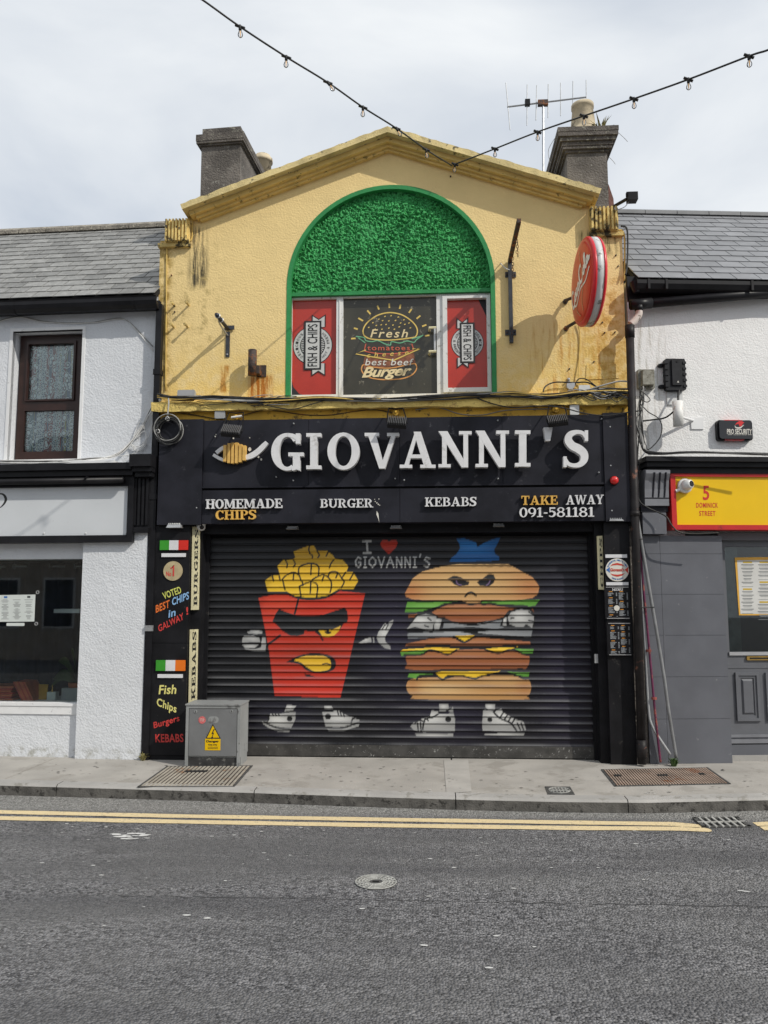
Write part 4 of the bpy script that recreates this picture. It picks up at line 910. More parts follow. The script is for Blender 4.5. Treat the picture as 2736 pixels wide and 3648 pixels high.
fill(YLW, C_([(745,212),(820,182),(900,175),(1000,178),(1045,205),(1058,250),(1045,285),(1000,300),(920,303),(860,270),(810,232)]), 3); line(BLK, C_([(990,245),(1020,240),(1050,248)]), .007)
fill(BLK, C_([(835,320),(880,330),(930,352),(850,346)]))
for p_ in ([(370,902),(400,888),(450,886),(492,894),(496,915),(440,922),(380,917)],[(328,955),(345,932),(420,930),(470,950),(478,986),(330,988)],[(328,1006),(462,1006),(430,1036),(352,1034)],[(492,938),(520,940),(525,1000),(520,1060),(430,1058),(360,1046),(345,1038),(440,1042),(484,1028)]): fill(GRY, A_(p_))
for p_ in ([(1285,990),(1330,965),(1385,942),(1392,985),(1300,996)],[(1432,948),(1445,905),(1490,842),(1512,820),(1503,850),(1526,836),(1532,820),(1570,800),(1565,832),(1532,890),(1500,945),(1505,980),(1545,1020),(1548,1046),(1500,1036),(1445,985)]): fill(GRY, A_(p_))
line(BLK, A_([(1478,880),(1500,845)]), .006); line(BLK, A_([(1508,880),(1530,838)]), .006); line(GRY, A_([(1405,945),(1410,985)]), .007)
for p_ in ([(695,580),(775,585),(735,635),(675,632)],[(485,695),(500,735),(540,765),(620,795),(715,800),(765,700),(768,640),(700,642),(650,650),(560,650),(545,700),(520,715)],[(1000,585),(1060,585),(1080,615),(1040,622),(1005,610)],[(985,640),(1060,640),(1105,622),(1180,660),(1230,680),(1285,690),(1295,720),(1285,755),(1150,795),(1045,795),(1015,765)]): fill(GRY, C_(p_))
for l_, w in (([(492,700),(540,735),(610,765),(740,778)],.010),([(1012,765),(1150,768),(1250,735),(1292,722)],.010),([(1225,722),(1240,690),(1285,690)],.009),([(530,655),(548,690),(535,715)],.010),([(575,648),(585,665)],.008),([(600,648),(608,665)],.008),([(625,646),(632,663)],.008),([(1110,628),(1120,660)],.008),([(1135,640),(1143,668)],.008),([(1160,650),(1168,674)],.008),([(672,640),(745,632)],.009),([(1000,622),(1085,622)],.008)): line(BLK, C_(l_), w)
circ = lambda x, y, r_: [(x+r_*math.cos(k*math.pi/8), y+r_*math.sin(k*math.pi/8)) for k in range(16)]
fill(BLK, C_(circ(718,692,23))); fill(BLK, C_(circ(1033,675,25)))
# I (heart) lettering
for l_ in ([(1320,160),(1385,158)],[(1352,160),(1358,250)],[(1325,252),(1385,250)]): line(LTG, A_(l_), .011, 1)
fill(RED, A_([(1533,265),(1475,210),(1462,175),(1480,147),(1515,145),(1533,162),(1555,145),(1590,142),(1606,170),(1590,210)]))
gl = {'G':[[(.95,.85),(.5,1),(.05,.6),(.2,.1),(.6,0),(.9,.15),(.9,.45),(.55,.45)]],'I':[[(.5,0),(.5,1)],[(.1,0),(.9,0)],[(.1,1),(.9,1)]],'O':[[(.5,0),(.05,.3),(.05,.7),(.5,1),(.95,.7),(.95,.3),(.5,0)]],'V':[[(0,1),(.5,0),(1,1)]],'A':[[(0,0),(.5,1),(1,0)],[(.2,.4),(.8,.4)]],'N':[[(.1,0),(.1,1),(.9,0),(.9,1)]],'S':[[(.95,.85),(.4,1),(.1,.75),(.5,.55),(.9,.3),(.6,0),(.05,.1)]],"'":[[(.6,1.3),(.3,1)]]}
x = 1265.
for ch, w in zip("GIOVANNI'S", (27,16,30,27,30,27,27,18,14,28)):
    for l_ in gl[ch]: line(LTG, [(x+a_*(w-5), 2019-b2*34-(x-1265)*.0) for a_, b2 in l_], .0085, 1)
    x += w + 3.2
# burger figure
fill(BLU, B_([(535,128),(600,127),(690,160),(700,195),(745,165),(830,130),(880,117),(850,180),(830,215),(838,248),(870,270),(868,300),(480,312),(500,275),(535,250),(565,205),(560,170)]))
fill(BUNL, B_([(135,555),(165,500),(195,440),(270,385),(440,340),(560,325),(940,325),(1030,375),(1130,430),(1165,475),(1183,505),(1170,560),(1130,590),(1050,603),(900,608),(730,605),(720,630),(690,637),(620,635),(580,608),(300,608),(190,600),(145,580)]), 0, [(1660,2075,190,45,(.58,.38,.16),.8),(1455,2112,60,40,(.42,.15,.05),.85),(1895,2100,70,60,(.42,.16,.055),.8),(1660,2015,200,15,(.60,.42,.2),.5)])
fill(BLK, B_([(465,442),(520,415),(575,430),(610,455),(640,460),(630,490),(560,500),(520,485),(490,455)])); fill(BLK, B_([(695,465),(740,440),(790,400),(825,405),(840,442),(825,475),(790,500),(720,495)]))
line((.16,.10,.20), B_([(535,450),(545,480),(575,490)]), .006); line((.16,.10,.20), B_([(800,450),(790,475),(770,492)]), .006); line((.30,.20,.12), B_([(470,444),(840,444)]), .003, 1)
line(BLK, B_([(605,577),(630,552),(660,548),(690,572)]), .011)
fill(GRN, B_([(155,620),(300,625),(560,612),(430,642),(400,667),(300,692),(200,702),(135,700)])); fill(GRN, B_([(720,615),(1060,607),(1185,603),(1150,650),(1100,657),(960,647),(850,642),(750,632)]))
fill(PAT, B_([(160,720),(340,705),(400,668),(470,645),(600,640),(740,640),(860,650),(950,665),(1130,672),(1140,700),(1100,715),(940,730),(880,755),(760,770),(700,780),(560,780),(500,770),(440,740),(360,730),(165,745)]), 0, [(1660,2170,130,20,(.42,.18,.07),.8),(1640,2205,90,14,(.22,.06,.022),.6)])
line(BLK, B_([(290,692),(400,662),(440,642),(570,622),(640,640),(718,632),(750,642),(800,630),(860,646),(960,650),(1085,655)]), .012)
fill(SLV, B_([(420,832),(440,782),(560,792),(700,792),(780,772),(905,762),(905,822),(830,832),(660,815)])); fill(SLV, B_([(155,866),(400,852),(550,852),(640,867),(800,842),(1000,837),(1128,842),(1117,892),(900,892),(700,872),(500,892),(160,906)]))
line(BLK, B_([(160,845),(350,848),(540,842),(660,860),(760,880),(1110,905)]), .016); line(BLK, B_([(430,832),(640,822),(840,835),(930,820)]), .008); line(BLK, B_([(560,790),(700,800),(900,745)]), .008)
fill(BLK, B_([(150,835),(200,745),(250,700),(340,700),(400,735),(450,735),(430,835),(350,850)])); fill(BLK, B_([(875,810),(900,740),(940,690),(1030,662),(1120,672),(1150,720),(1145,835),(1000,830)]))
fill(GRY, B_([(150,832),(200,772),(235,727),(300,714),(378,727),(385,760),(355,802),(350,842),(280,832),(215,815)])); fill(GRY, B_([(362,802),(382,752),(425,755),(402,835),(366,838)]))
fill(GRY, B_([(935,742),(960,702),(1040,677),(1110,692),(1140,725),(1140,770),(1125,825),(1080,792),(1060,815),(1000,815),(950,792)])); fill(GRY, B_([(895,802),(905,752),(930,735),(925,790),(930,810)]))
for l_ in ([(315,745),(340,765)],[(290,805),(320,815)],[(960,750),(985,742)],[(1100,700),(1140,722)],[(1100,765),(1140,772)]): line(BLK, B_(l_), .008)
fill(PAT, B_([(140,970),(145,945),(350,905),(480,893),(560,920),(600,932),(660,905),(720,895),(900,915),(1110,930),(1115,955),(700,958),(400,955)])); fill(CHS, B_([(522,882),(678,882),(600,928)])); line(BLK, B_([(515,890),(560,922),(600,936),(650,910),(675,890)]), .009)
fill(CHS, B_([(100,1005),(120,990),(380,975),(560,985),(500,1020),(470,1025),(420,1010),(360,995),(250,995)])); fill(CHS, B_([(760,985),(1020,967),(930,1000),(870,1010),(830,1005)]))
fill(GRN, B_([(100,1010),(320,990),(300,1020),(200,1040),(110,1042)])); fill(GRN, B_([(990,985),(1138,988),(1130,1022),(1060,1022),(1010,1000)]))
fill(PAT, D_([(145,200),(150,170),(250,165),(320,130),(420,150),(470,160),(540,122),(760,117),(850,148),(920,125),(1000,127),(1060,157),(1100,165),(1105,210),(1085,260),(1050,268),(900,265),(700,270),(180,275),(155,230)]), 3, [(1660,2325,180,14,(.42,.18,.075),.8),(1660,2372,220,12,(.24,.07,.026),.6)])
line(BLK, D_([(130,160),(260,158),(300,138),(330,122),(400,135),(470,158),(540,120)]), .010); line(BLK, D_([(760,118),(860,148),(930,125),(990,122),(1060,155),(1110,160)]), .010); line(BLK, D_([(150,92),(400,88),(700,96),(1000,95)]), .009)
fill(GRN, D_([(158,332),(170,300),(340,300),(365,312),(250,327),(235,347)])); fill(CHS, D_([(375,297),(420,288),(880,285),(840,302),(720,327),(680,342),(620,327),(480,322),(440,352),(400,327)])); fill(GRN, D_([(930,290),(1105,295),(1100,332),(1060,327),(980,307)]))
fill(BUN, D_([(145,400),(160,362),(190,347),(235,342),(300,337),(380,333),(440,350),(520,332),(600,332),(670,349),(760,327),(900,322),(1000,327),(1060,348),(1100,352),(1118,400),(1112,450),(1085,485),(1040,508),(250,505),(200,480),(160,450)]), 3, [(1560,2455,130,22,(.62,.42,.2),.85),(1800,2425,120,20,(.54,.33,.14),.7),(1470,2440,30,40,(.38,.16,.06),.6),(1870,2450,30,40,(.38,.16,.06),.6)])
line(BLK, D_([(230,350),(250,325),(360,315),(430,352),(470,325),(560,320),(680,345),(720,330),(860,300),(980,310),(1060,345),(1100,340)]), .010); line(BLK, D_([(350,285),(420,278),(900,275),(1050,268)]), .008)
for p_ in ([(402,545),(475,545),(478,580),(450,600),(405,600)],[(760,540),(838,540),(838,590),(800,600),(765,570)],[(178,715),(205,685),(280,655),(330,635),(345,590),(395,600),(400,620),(515,615),(527,660),(525,755),(280,762),(205,745)],[(215,775),(512,775),(512,793),(230,793)],[(740,750),(738,680),(745,590),(760,580),(830,610),(850,590),(885,575),(900,610),(960,640),(1000,665),(1060,680),(1080,745),(1000,755)],[(750,770),(1070,768),(1060,785),(760,785)],[(460,602),(510,560),(514,605)]): fill(GRY, D_(p_))
fill(BLK, D_(circ(473,660,24))); fill(BLK, D_(circ(797,663,20)))
for l_, w in (([(395,620),(350,645),(290,665),(275,740)],.009),([(330,640),(315,655)],.008),([(300,650),(318,672)],.008),([(215,690),(245,670),(290,680)],.008),([(235,690),(240,755)],.008),([(258,685),(262,755)],.008),([(830,610),(880,655),(960,690),(1005,752)],.010),([(880,640),(905,605)],.008),([(910,660),(935,625)],.008),([(940,680),(960,645)],.008),([(970,690),(990,660)],.008),([(1010,690),(1035,745)],.008),([(1040,690),(1060,745)],.008),([(400,605),(450,602),(500,570)],.008)): line(BLK, D_(l_), w)
# rasterise the mural onto the slat vertices
DX = .0050; nx = int((su1-su0)/DX)+1
prof = [(0.000,-.005),(.0008,.002),(.0035,.0062),(.0075,.0060),(.0135,.0034),(.021,.0004),(.031,-.0022),(.044,-.0042),(.060,-.0052),(.0738,-.0058)]
us = np.linspace(su0, su1, nx)
def smooth_poly(pts, k):
    if not k: return pts
    return [(v.x, v.y) for v in spl([Vector((*p, 0)) for p in pts + [pts[0]]], k)][:-1]
def inside(poly, X, Zc):
    r_ = np.zeros(X.shape, bool); n = len(poly)
    for i in range(n):
        x1, y1 = poly[i]; x2, y2 = poly[(i+1) % n]
        if y1 == y2: continue
        r_ ^= ((y1 > Zc) != (y2 > Zc)) & (X < (x2-x1)*(Zc-y1)/(y2-y1)+x1)
    return r_
zs_ = np.array([zr1 + s*PITCH_S + q[0] for s in range(NS) for q in prof]); XX, ZZ = np.meshgrid(us, zs_)
rng = np.random.default_rng(4)
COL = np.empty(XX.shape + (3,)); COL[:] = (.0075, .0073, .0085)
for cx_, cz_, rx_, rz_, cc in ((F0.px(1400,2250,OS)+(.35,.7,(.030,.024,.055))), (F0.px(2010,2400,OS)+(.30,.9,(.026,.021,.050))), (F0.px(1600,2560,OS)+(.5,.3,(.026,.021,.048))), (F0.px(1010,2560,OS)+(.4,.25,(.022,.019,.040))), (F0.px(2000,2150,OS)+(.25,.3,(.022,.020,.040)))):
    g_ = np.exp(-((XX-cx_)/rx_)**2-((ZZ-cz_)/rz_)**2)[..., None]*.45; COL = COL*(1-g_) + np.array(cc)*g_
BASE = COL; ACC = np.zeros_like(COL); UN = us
for du_, dz_ in ((-DX*.3,-.0022),(DX*.3,-.0022),(-DX*.3,.0022),(DX*.3,.0022)):
    XS, ZS, us_o, zs_o = XX+du_, ZZ+dz_, us+du_, zs_+dz_; COL = BASE.copy()
    for ly in LAY:
        col = np.array(ly[1]); pts = [F0.px(x, y, OS) for x, y in ly[2]]
        if ly[0] == 'f':
            poly = smooth_poly(pts, ly[3]); xa, xb = min(p[0] for p in poly), max(p[0] for p in poly); za, zb2 = min(p[1] for p in poly), max(p[1] for p in poly)
            i0, i1 = np.searchsorted(us_o, [xa, xb]); j = np.where((zs_o >= za) & (zs_o <= zb2))[0]
            if i1 <= i0 or not len(j): continue
            sl_ = (slice(j[0], j[-1]+1), slice(i0, i1)); sx, sz = XS[sl_], ZS[sl_]
            k = inside(poly, sx, sz); cc = np.empty(sx.shape+(3,)); cc[:] = col
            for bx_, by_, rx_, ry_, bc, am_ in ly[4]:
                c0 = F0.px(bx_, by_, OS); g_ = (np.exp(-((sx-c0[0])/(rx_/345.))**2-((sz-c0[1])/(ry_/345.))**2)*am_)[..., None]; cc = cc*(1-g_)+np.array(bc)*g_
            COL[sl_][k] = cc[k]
        else:
            w = ly[3]; pp = [(v.x, v.y) for v in spl([Vector((*p, 0)) for p in pts], ly[4])]
            for (xa, ya), (xb, yb2) in zip(pp, pp[1:]):
                i0, i1 = np.searchsorted(us_o, [min(xa,xb)-w, max(xa,xb)+w]); j = np.where((zs_o > min(ya,yb2)-w) & (zs_o < max(ya,yb2)+w))[0]
                if i1 <= i0 or not len(j): continue
                sl_ = (slice(j[0], j[-1]+1), slice(i0, i1)); sx, sz = XS[sl_], ZS[sl_]
                dx, dy = xb-xa, yb2-ya; t_ = np.clip(((sx-xa)*dx+(sz-ya)*dy)/max(dx*dx+dy*dy, 1e-12), 0, 1)
                COL[sl_][(sx-xa-t_*dx)**2+(sz-ya-t_*dy)**2 < (w*.95)**2] = col
    ACC += COL*.25
COL = ACC
np_ = len(prof)                                   # highlights painted into the lips of the lower slats as uneven pale grey
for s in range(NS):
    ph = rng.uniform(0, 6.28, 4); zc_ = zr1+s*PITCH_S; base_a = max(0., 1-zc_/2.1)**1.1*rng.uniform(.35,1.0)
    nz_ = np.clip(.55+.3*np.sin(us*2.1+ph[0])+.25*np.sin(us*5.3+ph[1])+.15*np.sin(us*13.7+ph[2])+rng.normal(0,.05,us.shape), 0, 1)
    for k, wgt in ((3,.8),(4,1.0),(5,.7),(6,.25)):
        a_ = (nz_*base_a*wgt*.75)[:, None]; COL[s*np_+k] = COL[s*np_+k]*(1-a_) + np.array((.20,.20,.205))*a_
np_ = len(prof)
quads = [(j*nx+i, j*nx+i+1, (j+1)*nx+i+1, (j+1)*nx+i) for j in range(np_-1) for i in range(nx-1)]
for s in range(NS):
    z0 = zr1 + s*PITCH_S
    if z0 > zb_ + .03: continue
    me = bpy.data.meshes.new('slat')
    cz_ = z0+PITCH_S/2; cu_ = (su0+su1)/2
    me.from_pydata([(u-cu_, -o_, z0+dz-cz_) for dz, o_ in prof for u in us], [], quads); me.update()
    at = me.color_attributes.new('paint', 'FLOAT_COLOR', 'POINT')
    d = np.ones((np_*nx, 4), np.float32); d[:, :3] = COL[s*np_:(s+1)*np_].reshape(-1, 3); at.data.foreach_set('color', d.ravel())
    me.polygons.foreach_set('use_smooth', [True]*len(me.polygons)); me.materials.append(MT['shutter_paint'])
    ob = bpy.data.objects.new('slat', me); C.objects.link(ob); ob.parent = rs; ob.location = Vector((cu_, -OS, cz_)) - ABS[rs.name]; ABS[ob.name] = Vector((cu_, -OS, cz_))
MB().box(F0, su0, su1, .012, zr1+.004, OS-.03, OS+.012).obj('bottom_rail', 'shutter_rail', rs)
MB().box(F0, su0, su1, 0.0, zb_, OS-.06, OS-.04).obj('backing', 'pit_black', rs)
MB().box(F0, su0, su1, .0, .012, OS-.03, OS+.006).obj('rubber_seal', 'pit_black', rs)
zh = F0.px(1400,1898,-.02)[1]
MB().box(F0, su0-.12, su1+.10, zh, zb_+.03, OS-.05, -.02).obj('shutter_hood', 'shop_black', rs)
for a_, b2 in ((su0-.03, su0+.012), (su1-.012, su1+.03)): MB().box(F0, a_, b2, .0, zh, OS-.03, OS+.04).obj('guide_rail', 'shop_black', rs)

# ------------------------------------------------------------------ pilasters either side of the shutter
OPL = .09
def pilaster(name, label, xs, yt, yb2, joints, inner):
    u0, u1 = F0.px(xs[0], (yt+yb2)/2, OPL)[0], F0.px(xs[1], (yt+yb2)/2, OPL)[0]
    t = thing(name, label, 'pilaster', ((u0+u1)/2, -OPL/2, 0))
    zj = [0.0] + [F0.px(xs[0], y, OPL)[1] for y in joints] + [zb_-.012]
    for k, (a_, b2) in enumerate(zip(zj, zj[1:])):
        MB().box(F0, u0, u1, a_+.002, b2-.002, -.2, OPL-(.012 if k == 0 else 0)).obj('panel', 'shop_black', t)
    return t, u0, u1
pL, pl0, pl1 = pilaster('shopfront_pilaster', 'black boarded pilaster with flags and hand-painted words at left', (536,668), 1872, 2717, [2690, 2291], 1)
pR, pr0, pr1 = pilaster('shopfront_pilaster', 'black boarded pilaster with menus at right of the shutter', (2164,2256), 1862, 2722, [2330], 1)
MB().box(F0, pl1, su0-.025, 0, zb_-.005, -.21, .015).obj('reveal_board', 'shop_black', pL)
MB().box(F0, su1+.025, pr0, 0, zb_-.005, -.21, .015).obj('reveal_board', 'shop_black', pR)
def flag(x0,y0,x1,y1, third, bar, lb):
    r = F0.rect(x0,y0,x1,y1,OPL+.02); w = (r[1]-r[0])/3
    t = thing('flag_plaque', lb, 'plaque', F0.w((r[0]+r[1])/2, r[2], OPL))
    for k, mt in enumerate(('flag_green','flag_white',third)): MB().box(F0, r[0]+w*k+.0005, r[0]+w*(k+1)-.0005, r[2], r[3], OPL, OPL+.02).obj('stripe', mt, t)
    r = F0.rect(*bar, OPL+.015); tag(MB().box(F0, r[0], r[1], r[2], r[3], OPL, OPL+.015).obj('white_strip', 'flag_white'), 'flat pale strip under the '+('red' if third == 'flag_red' else 'orange')+'-ended flag plaque', 'strip')
flag(569,1925,669,1959,'flag_red',(575,1971,661,1984),'green white and red tricolour plaque high on left pilaster')
flag(555,2352,659,2390,'flag_orange',(561,2402,650,2415),'green white and orange tricolour plaque lower on left pilaster')
c = F0.px(616,2034,OPL+.01); r_ = F0.px(650,2034,OPL+.01)[0]-c[0]
t = thing('number_disc', 'beige round plaque with red number one on left pilaster', 'plaque', F0.w(c[0], c[1]-r_, OPL))
MB().prism(F0, disc_poly(c, r_), OPL, OPL+.012).obj('disc', 'beige_disc', t)
mb = MB(); rectext(mb, F0, 'No', 592,2036,610,2053, OPL+.0135, bold=.02); pen(mb, F0, [F0.px(*q,OPL) for q in ((610,2026),(620,2014),(619,2053))], .016, OPL+.0145); mb.obj('lettering', 'paint_red', t)
for s_, BL, BR, TL, mt, sh in (('VOTED',(584,2136),(648,2112),(577,2112),'paint_lime',0),('BEST',(555,2184),(606,2163),(553,2157),'paint_orange',.1),('CHIPS',(614,2158),(674,2134),(612,2131),'paint_blue',.1),('in',(600,2201),(627,2193),(597,2176),'paint_blue',.2),('GALWAY',(566,2252),(656,2206),(562,2228),'paint_red',0),('!',(664,2191),(671,2189),(663,2163),'paint_red',0),
    ('Fish',(565,2474),(629,2472),(563,2441),'paint_butter',.2),('Chips',(560,2523),(630,2550),(558,2484),'paint_butter',.2),('Burgers',(549,2602),(641,2575),(546,2573),'paint_red',0),('KEBABS',(554,2645),(654,2644),(553,2615),'paint_red',0)):
    mb = MB(); text(mb, F0, s_, BL, BR, TL, OPL+.0025, bold=.022, shear=sh, space=1.05); mb.obj('painted_word', mt, pL)
def strip_sign(word, top, bot, label, down=False):
    OQ = .05
    a_ = [F0.px(x, y, OQ) for x, y in (bot[0], bot[1], top[1], top[0])]
    t = thing('strip_sign', label, 'sign', F0.w(a_[0][0], a_[0][1], OQ))
    MB().prism(F0, a_, OQ-.03, OQ).obj('panel', 'cream_sign', t)
    BL, BR, TR, TL = a_; q = lambda fx, fy: (BL[0]+(BR[0]-BL[0])*fx+(TL[0]-BL[0])*fy, BL[1]+(BR[1]-BL[1])*fx+(TL[1]-BL[1])*fy)
    mb = MB(); slab_word(F0, word, q(.86,.05), q(.86,.96), q(.40,.05), OQ-.001, OQ+.002, 'vinyl_black', t, merge=mb, px=False, gap=.09); mb.obj('lettering', 'vinyl_black', t)
strip_sign('BURGERS', ((685,1876),(711,1876)), ((680,2173),(706,2172)), 'tall cream strip sign reading burgers beside left pilaster')
strip_sign('KEBABS', ((676,2243),(704,2242)), ((671,2508),(699,2503)), 'tall cream strip sign reading kebabs above the grey cabinet')
strip_sign('CHIPS', ((2127,1910),(2146,1908)), ((2133,2100),(2152,2101)), 'short cream strip sign reading chips at right of the shutter')
# right pilaster boards
for y0, y1, x0, x1, lb in ((1975,1987,2157,2234,'pale strip above the round fish logo'),(2074,2085,2160,2239,'pale strip below the round fish logo')):
    r = F0.rect(x0,y0,x1,y1,OPL+.012); tag(MB().box(F0, *r, OPL, OPL+.012).obj('white_strip', 'flag_white'), lb, 'strip')
c = F0.px(2199,2030,OPL+.008); r_ = F0.px(2240,2030,OPL)[0]-c[0]
t = thing('round_logo_sign', 'round white sign with red and blue fish logo on right pilaster', 'sign', F0.w(c[0], c[1]-r_, OPL))
MB().prism(F0, disc_poly(c, r_), OPL, OPL+.010).obj('disc', 'print_white', t)
mb = MB(); OO = OPL+.0115
for sgn in (1,-1):
    pts = [(c[0]+r_*x, c[1]+sgn*r_*y) for x, y in ((-.62,.30),(-.4,.5),(0,.6),(.4,.5),(.66,.28),(.4,.36),(0,.42),(-.4,.38))]; mb.flat(F0, pts, OO)
mb.flat(F0, [(c[0]+r_*x, c[1]+r_*y) for x, y in ((.62,0),(.98,.28),(.92,.05),(.92,-.2),(.98,-.38))], OO); text(mb, F0, "Giovanni's", (c[0]-r_*.62,c[1]-r_*.14), (c[0]+r_*.60,c[1]-r_*.14), (c[0]-r_*.62,c[1]+r_*.16), OO+.001, bold=.03, px=False)
mb.obj('red_print', 'logo_red', t)
mb = MB(); mb.flat(F0, [(c[0]+r_*x, c[1]+r_*y) for x, y in ((-.98,0),(-.62,.26),(-.66,0),(-.62,-.26))], OO)
def arct(mb, s_, a0, a1, rr_, sz, F, c, o):
    for k, ch in enumerate(s_):
        if ch == ' ': continue
        a_ = R(a0+(a1-a0)*(k+.5)/len(s_)); rad = Vector((math.cos(a_), math.sin(a_))); cw = a1 < a0
        tn = Vector((rad.y,-rad.x)) if cw else Vector((-rad.y, rad.x)); u_ = rad if cw else -rad
        b_ = Vector(c)+rad*rr_-tn*sz*.4-u_*sz*.5; text(mb, F, ch, tuple(b_), tuple(b_+tn*sz*.8), tuple(b_+u_*sz), o, bold=.02, px=False)
arct(mb, 'TRADITIONAL FISH & CHIPS', 165, 15, r_*.83, r_*.13, F0, c, OO); arct(mb, 'KEBAB BURGERS', 235, 305, r_*.82, r_*.12, F0, c, OO)
mb.obj('blue_print', 'logo_blue', t)
def menu_board(x0,y0,x1,y1,label,title,seed):
    r = F0.rect(x0,y0,x1,y1,OPL+.015); t = thing('menu_board', label, 'menu', F0.w((r[0]+r[1])/2, r[2], OPL))
    MB().box(F0, *r, OPL, OPL+.012).obj('board', 'gloss_black', t)
    W_, H_ = r[1]-r[0], r[3]-r[2]; q = lambda fx, fy: (r[0]+W_*fx, r[2]+H_*fy); rr = random.Random(seed)
    mb = MB(); 
    for fy in (.012, .985): mb.box(F0, *(q(.06,0)[0], q(.94,0)[0]), q(0,fy)[1]-.004, q(0,fy)[1]+.004, OPL+.011, OPL+.018)
    mb.obj('frame_strip', 'steel_strip', t)
    g_, am = MB(), MB(); top = .86 if title else .93
    if title:
        mb = MB(); slab_word(F0, 'MENU', q(.3,.87), q(.72,.87), q(.3,.95), OPL+.011, OPL+.014, 'letter_white', t, merge=mb, px=False); mb.obj('title', 'letter_white', t)
    for col in (0,1):
        y = top; x0_ = .13 + col*.42
        while y > .09:
            am.flat(F0, [q(x0_+.04,y-.022), q(x0_+.18,y-.022), q(x0_+.18,y), q(x0_+.04,y)], OPL+.0135); y -= .05
            for _ in range(rr.randint(3,8)):
                if y < .06: break
                w = rr.uniform(.12,.26); g_.flat(F0, [q(x0_,y-.013), q(x0_+w,y-.013), q(x0_+w,y), q(x0_,y)], OPL+.0135); g_.flat(F0, [q(x0_+.31,y-.013), q(x0_+.36,y-.013), q(x0_+.36,y), q(x0_+.31,y)], OPL+.0135); y -= .028
            y -= .035
    am.obj('heading_print', 'menu_amber', t); tag(g_.obj('price_print', 'menu_grey', t), kind='stuff')
    if title:
        mb = MB(); mb.flat(F0, disc_poly(q(.46,.33), W_*.11), OPL+.0150); mb.obj('round_print', 'print_white', t)
menu_board(2155,2090,2246,2204,'black framed menu board titled menu on right pilaster',True,1)
menu_board(2163,2219,2252,2334,'lower black menu board with small price lists on right pilaster',False,2)
u, z = F0.px(2187,1712,OF+.03)
t = thing('alarm_lamp', 'small round red alarm lamp on the fascia end board', 'lamp', F0.w(u,z,OF+.02))
MB().lathe(F0.w(u,z,OF+.02), (0,-1,0), [(0,.050),(.012,.050),(.014,.046)], 20).obj('base', 'gloss_black', t)
MB().lathe(F0.w(u,z,OF+.03), (0,-1,0), [(0,.043),(.03,.042),(.045,.032),(.052,.016),(.054,0)], 20).obj('red_dome', 'alarm_red', t, True)
r = F0.rect(2121,2330,2133,2362,.02); tag(MB().box(F0, r[0]-.01, r[1]-.01, r[2], r[3], .01, .035).obj('lock_plate', 'zinc'), 'small metal shutter lock on right reveal board', 'lock')

# ------------------------------------------------------------------ electrical cabinet
OC = .40
r = F0.rect(661,2513,855,2728,OC); r = (r[0], r[1], 0.0, r[3])
cb = thing('electrical_cabinet', 'grey metal electrical cabinet with yellow danger sign standing on pavement', 'cabinet', (r[0]/2+r[1]/2, -.22, 0))
mb = MB(); mb.box(F0, r[0], r[1], .09, r[3], .05, OC-.012); b_ = mb.obj('body', 'cabinet_side', cb)
mb = MB(); fw = .028
mb.box(F0, r[0], r[0]+fw, 0.0, r[3], OC-.012, OC+.004); mb.box(F0, r[1]-fw, r[1], 0, r[3], OC-.012, OC+.004); mb.box(F0, r[0]+fw, r[1]-fw, r[3]-fw, r[3], OC-.012, OC+.004); mb.obj('door_frame', 'cabinet_side', cb)
MB().box(F0, r[0]-.008, r[1]+.008, r[3], r[3]+.012, .05, OC+.012).obj('lid', 'cabinet_side', cb)
dz0 = F0.px(760,2693,OC)[1]
dr = MB().box(F0, r[0]+fw+.005, r[1]-fw-.005, dz0, r[3]-fw-.006, OC-.012, OC).obj('door', 'cabinet_grey', cb)
MB().box(F0, r[0]+fw, r[1]-fw, 0, dz0-.016, OC-.06, OC-.014).obj('plinth', M('cabinet_plinth', (.035,.035,.036), .6, .3, 9, .2, 40, dirt=((.16,.16,.15), .38, 12)), cb)
MB().box(F0, r[0]+.004, r[1]-.004, 0.0, .09, .06, OC-.065).obj('base', 'cabinet_side', cb)
for x, y in ((697,2535),(825,2534)):
    c = F0.px(x, y, OC); MB().lathe(F0.w(*c, OC), (0,-1,0), [(0,.016),(.004,.015),(.004,.0)], 14).obj('lock', 'cabinet_side', dr)
    MB().box(F0, c[0]-.003, c[0]+.003, c[1]-.009, c[1]+.009, OC+.003, OC+.0055).obj('keyhole', 'pit_black', dr)
tri = [F0.px(*q, OC+.003) for q in ((758,2579),(733,2631),(786,2631))]; c = (sum(q[0] for q in tri)/3, sum(q[1] for q in tri)/3)
MB().prism(F0, tri, OC, OC+.003).obj('warning_triangle', 'vinyl_black', dr)
MB().prism(F0, [(c[0]+(q[0]-c[0])*.82, c[1]+(q[1]-c[1])*.82) for q in tri], OC+.003, OC+.0042).obj('warning_field', 'hazard_yellow', dr)
mb = MB(); s_ = .0021; mb.prism(F0, [(c[0]+x*s_, c[1]+y*s_) for x, y in ((3,22),(-8,-2),(-1,0),(-5,-16),(-9,-14),(-3,-26),(2,-14),(-2,-15),(5,5),(-1,4),(8,20))], OC+.0042, OC+.0055); mb.obj('lightning_bolt', 'vinyl_black', dr)
r2 = F0.rect(730,2632,785,2673,OC+.003); MB().box(F0, *r2, OC, OC+.0028).obj('warning_text_plate', 'hazard_yellow', dr)
mb = MB(); rectext(mb, F0, 'Danger', 735,2637,780,2647, OC+.004, bold=.04); rectext(mb, F0, 'Keep away', 742,2650,774,2657, OC+.004, bold=.03)
for y in (2661,2666): a_ = F0.rect(740, y, 776, y+1.6, OC+.004); mb.flat(F0, [(a_[0],a_[2]),(a_[1],a_[2]),(a_[1],a_[3]),(a_[0],a_[3])], OC+.004)
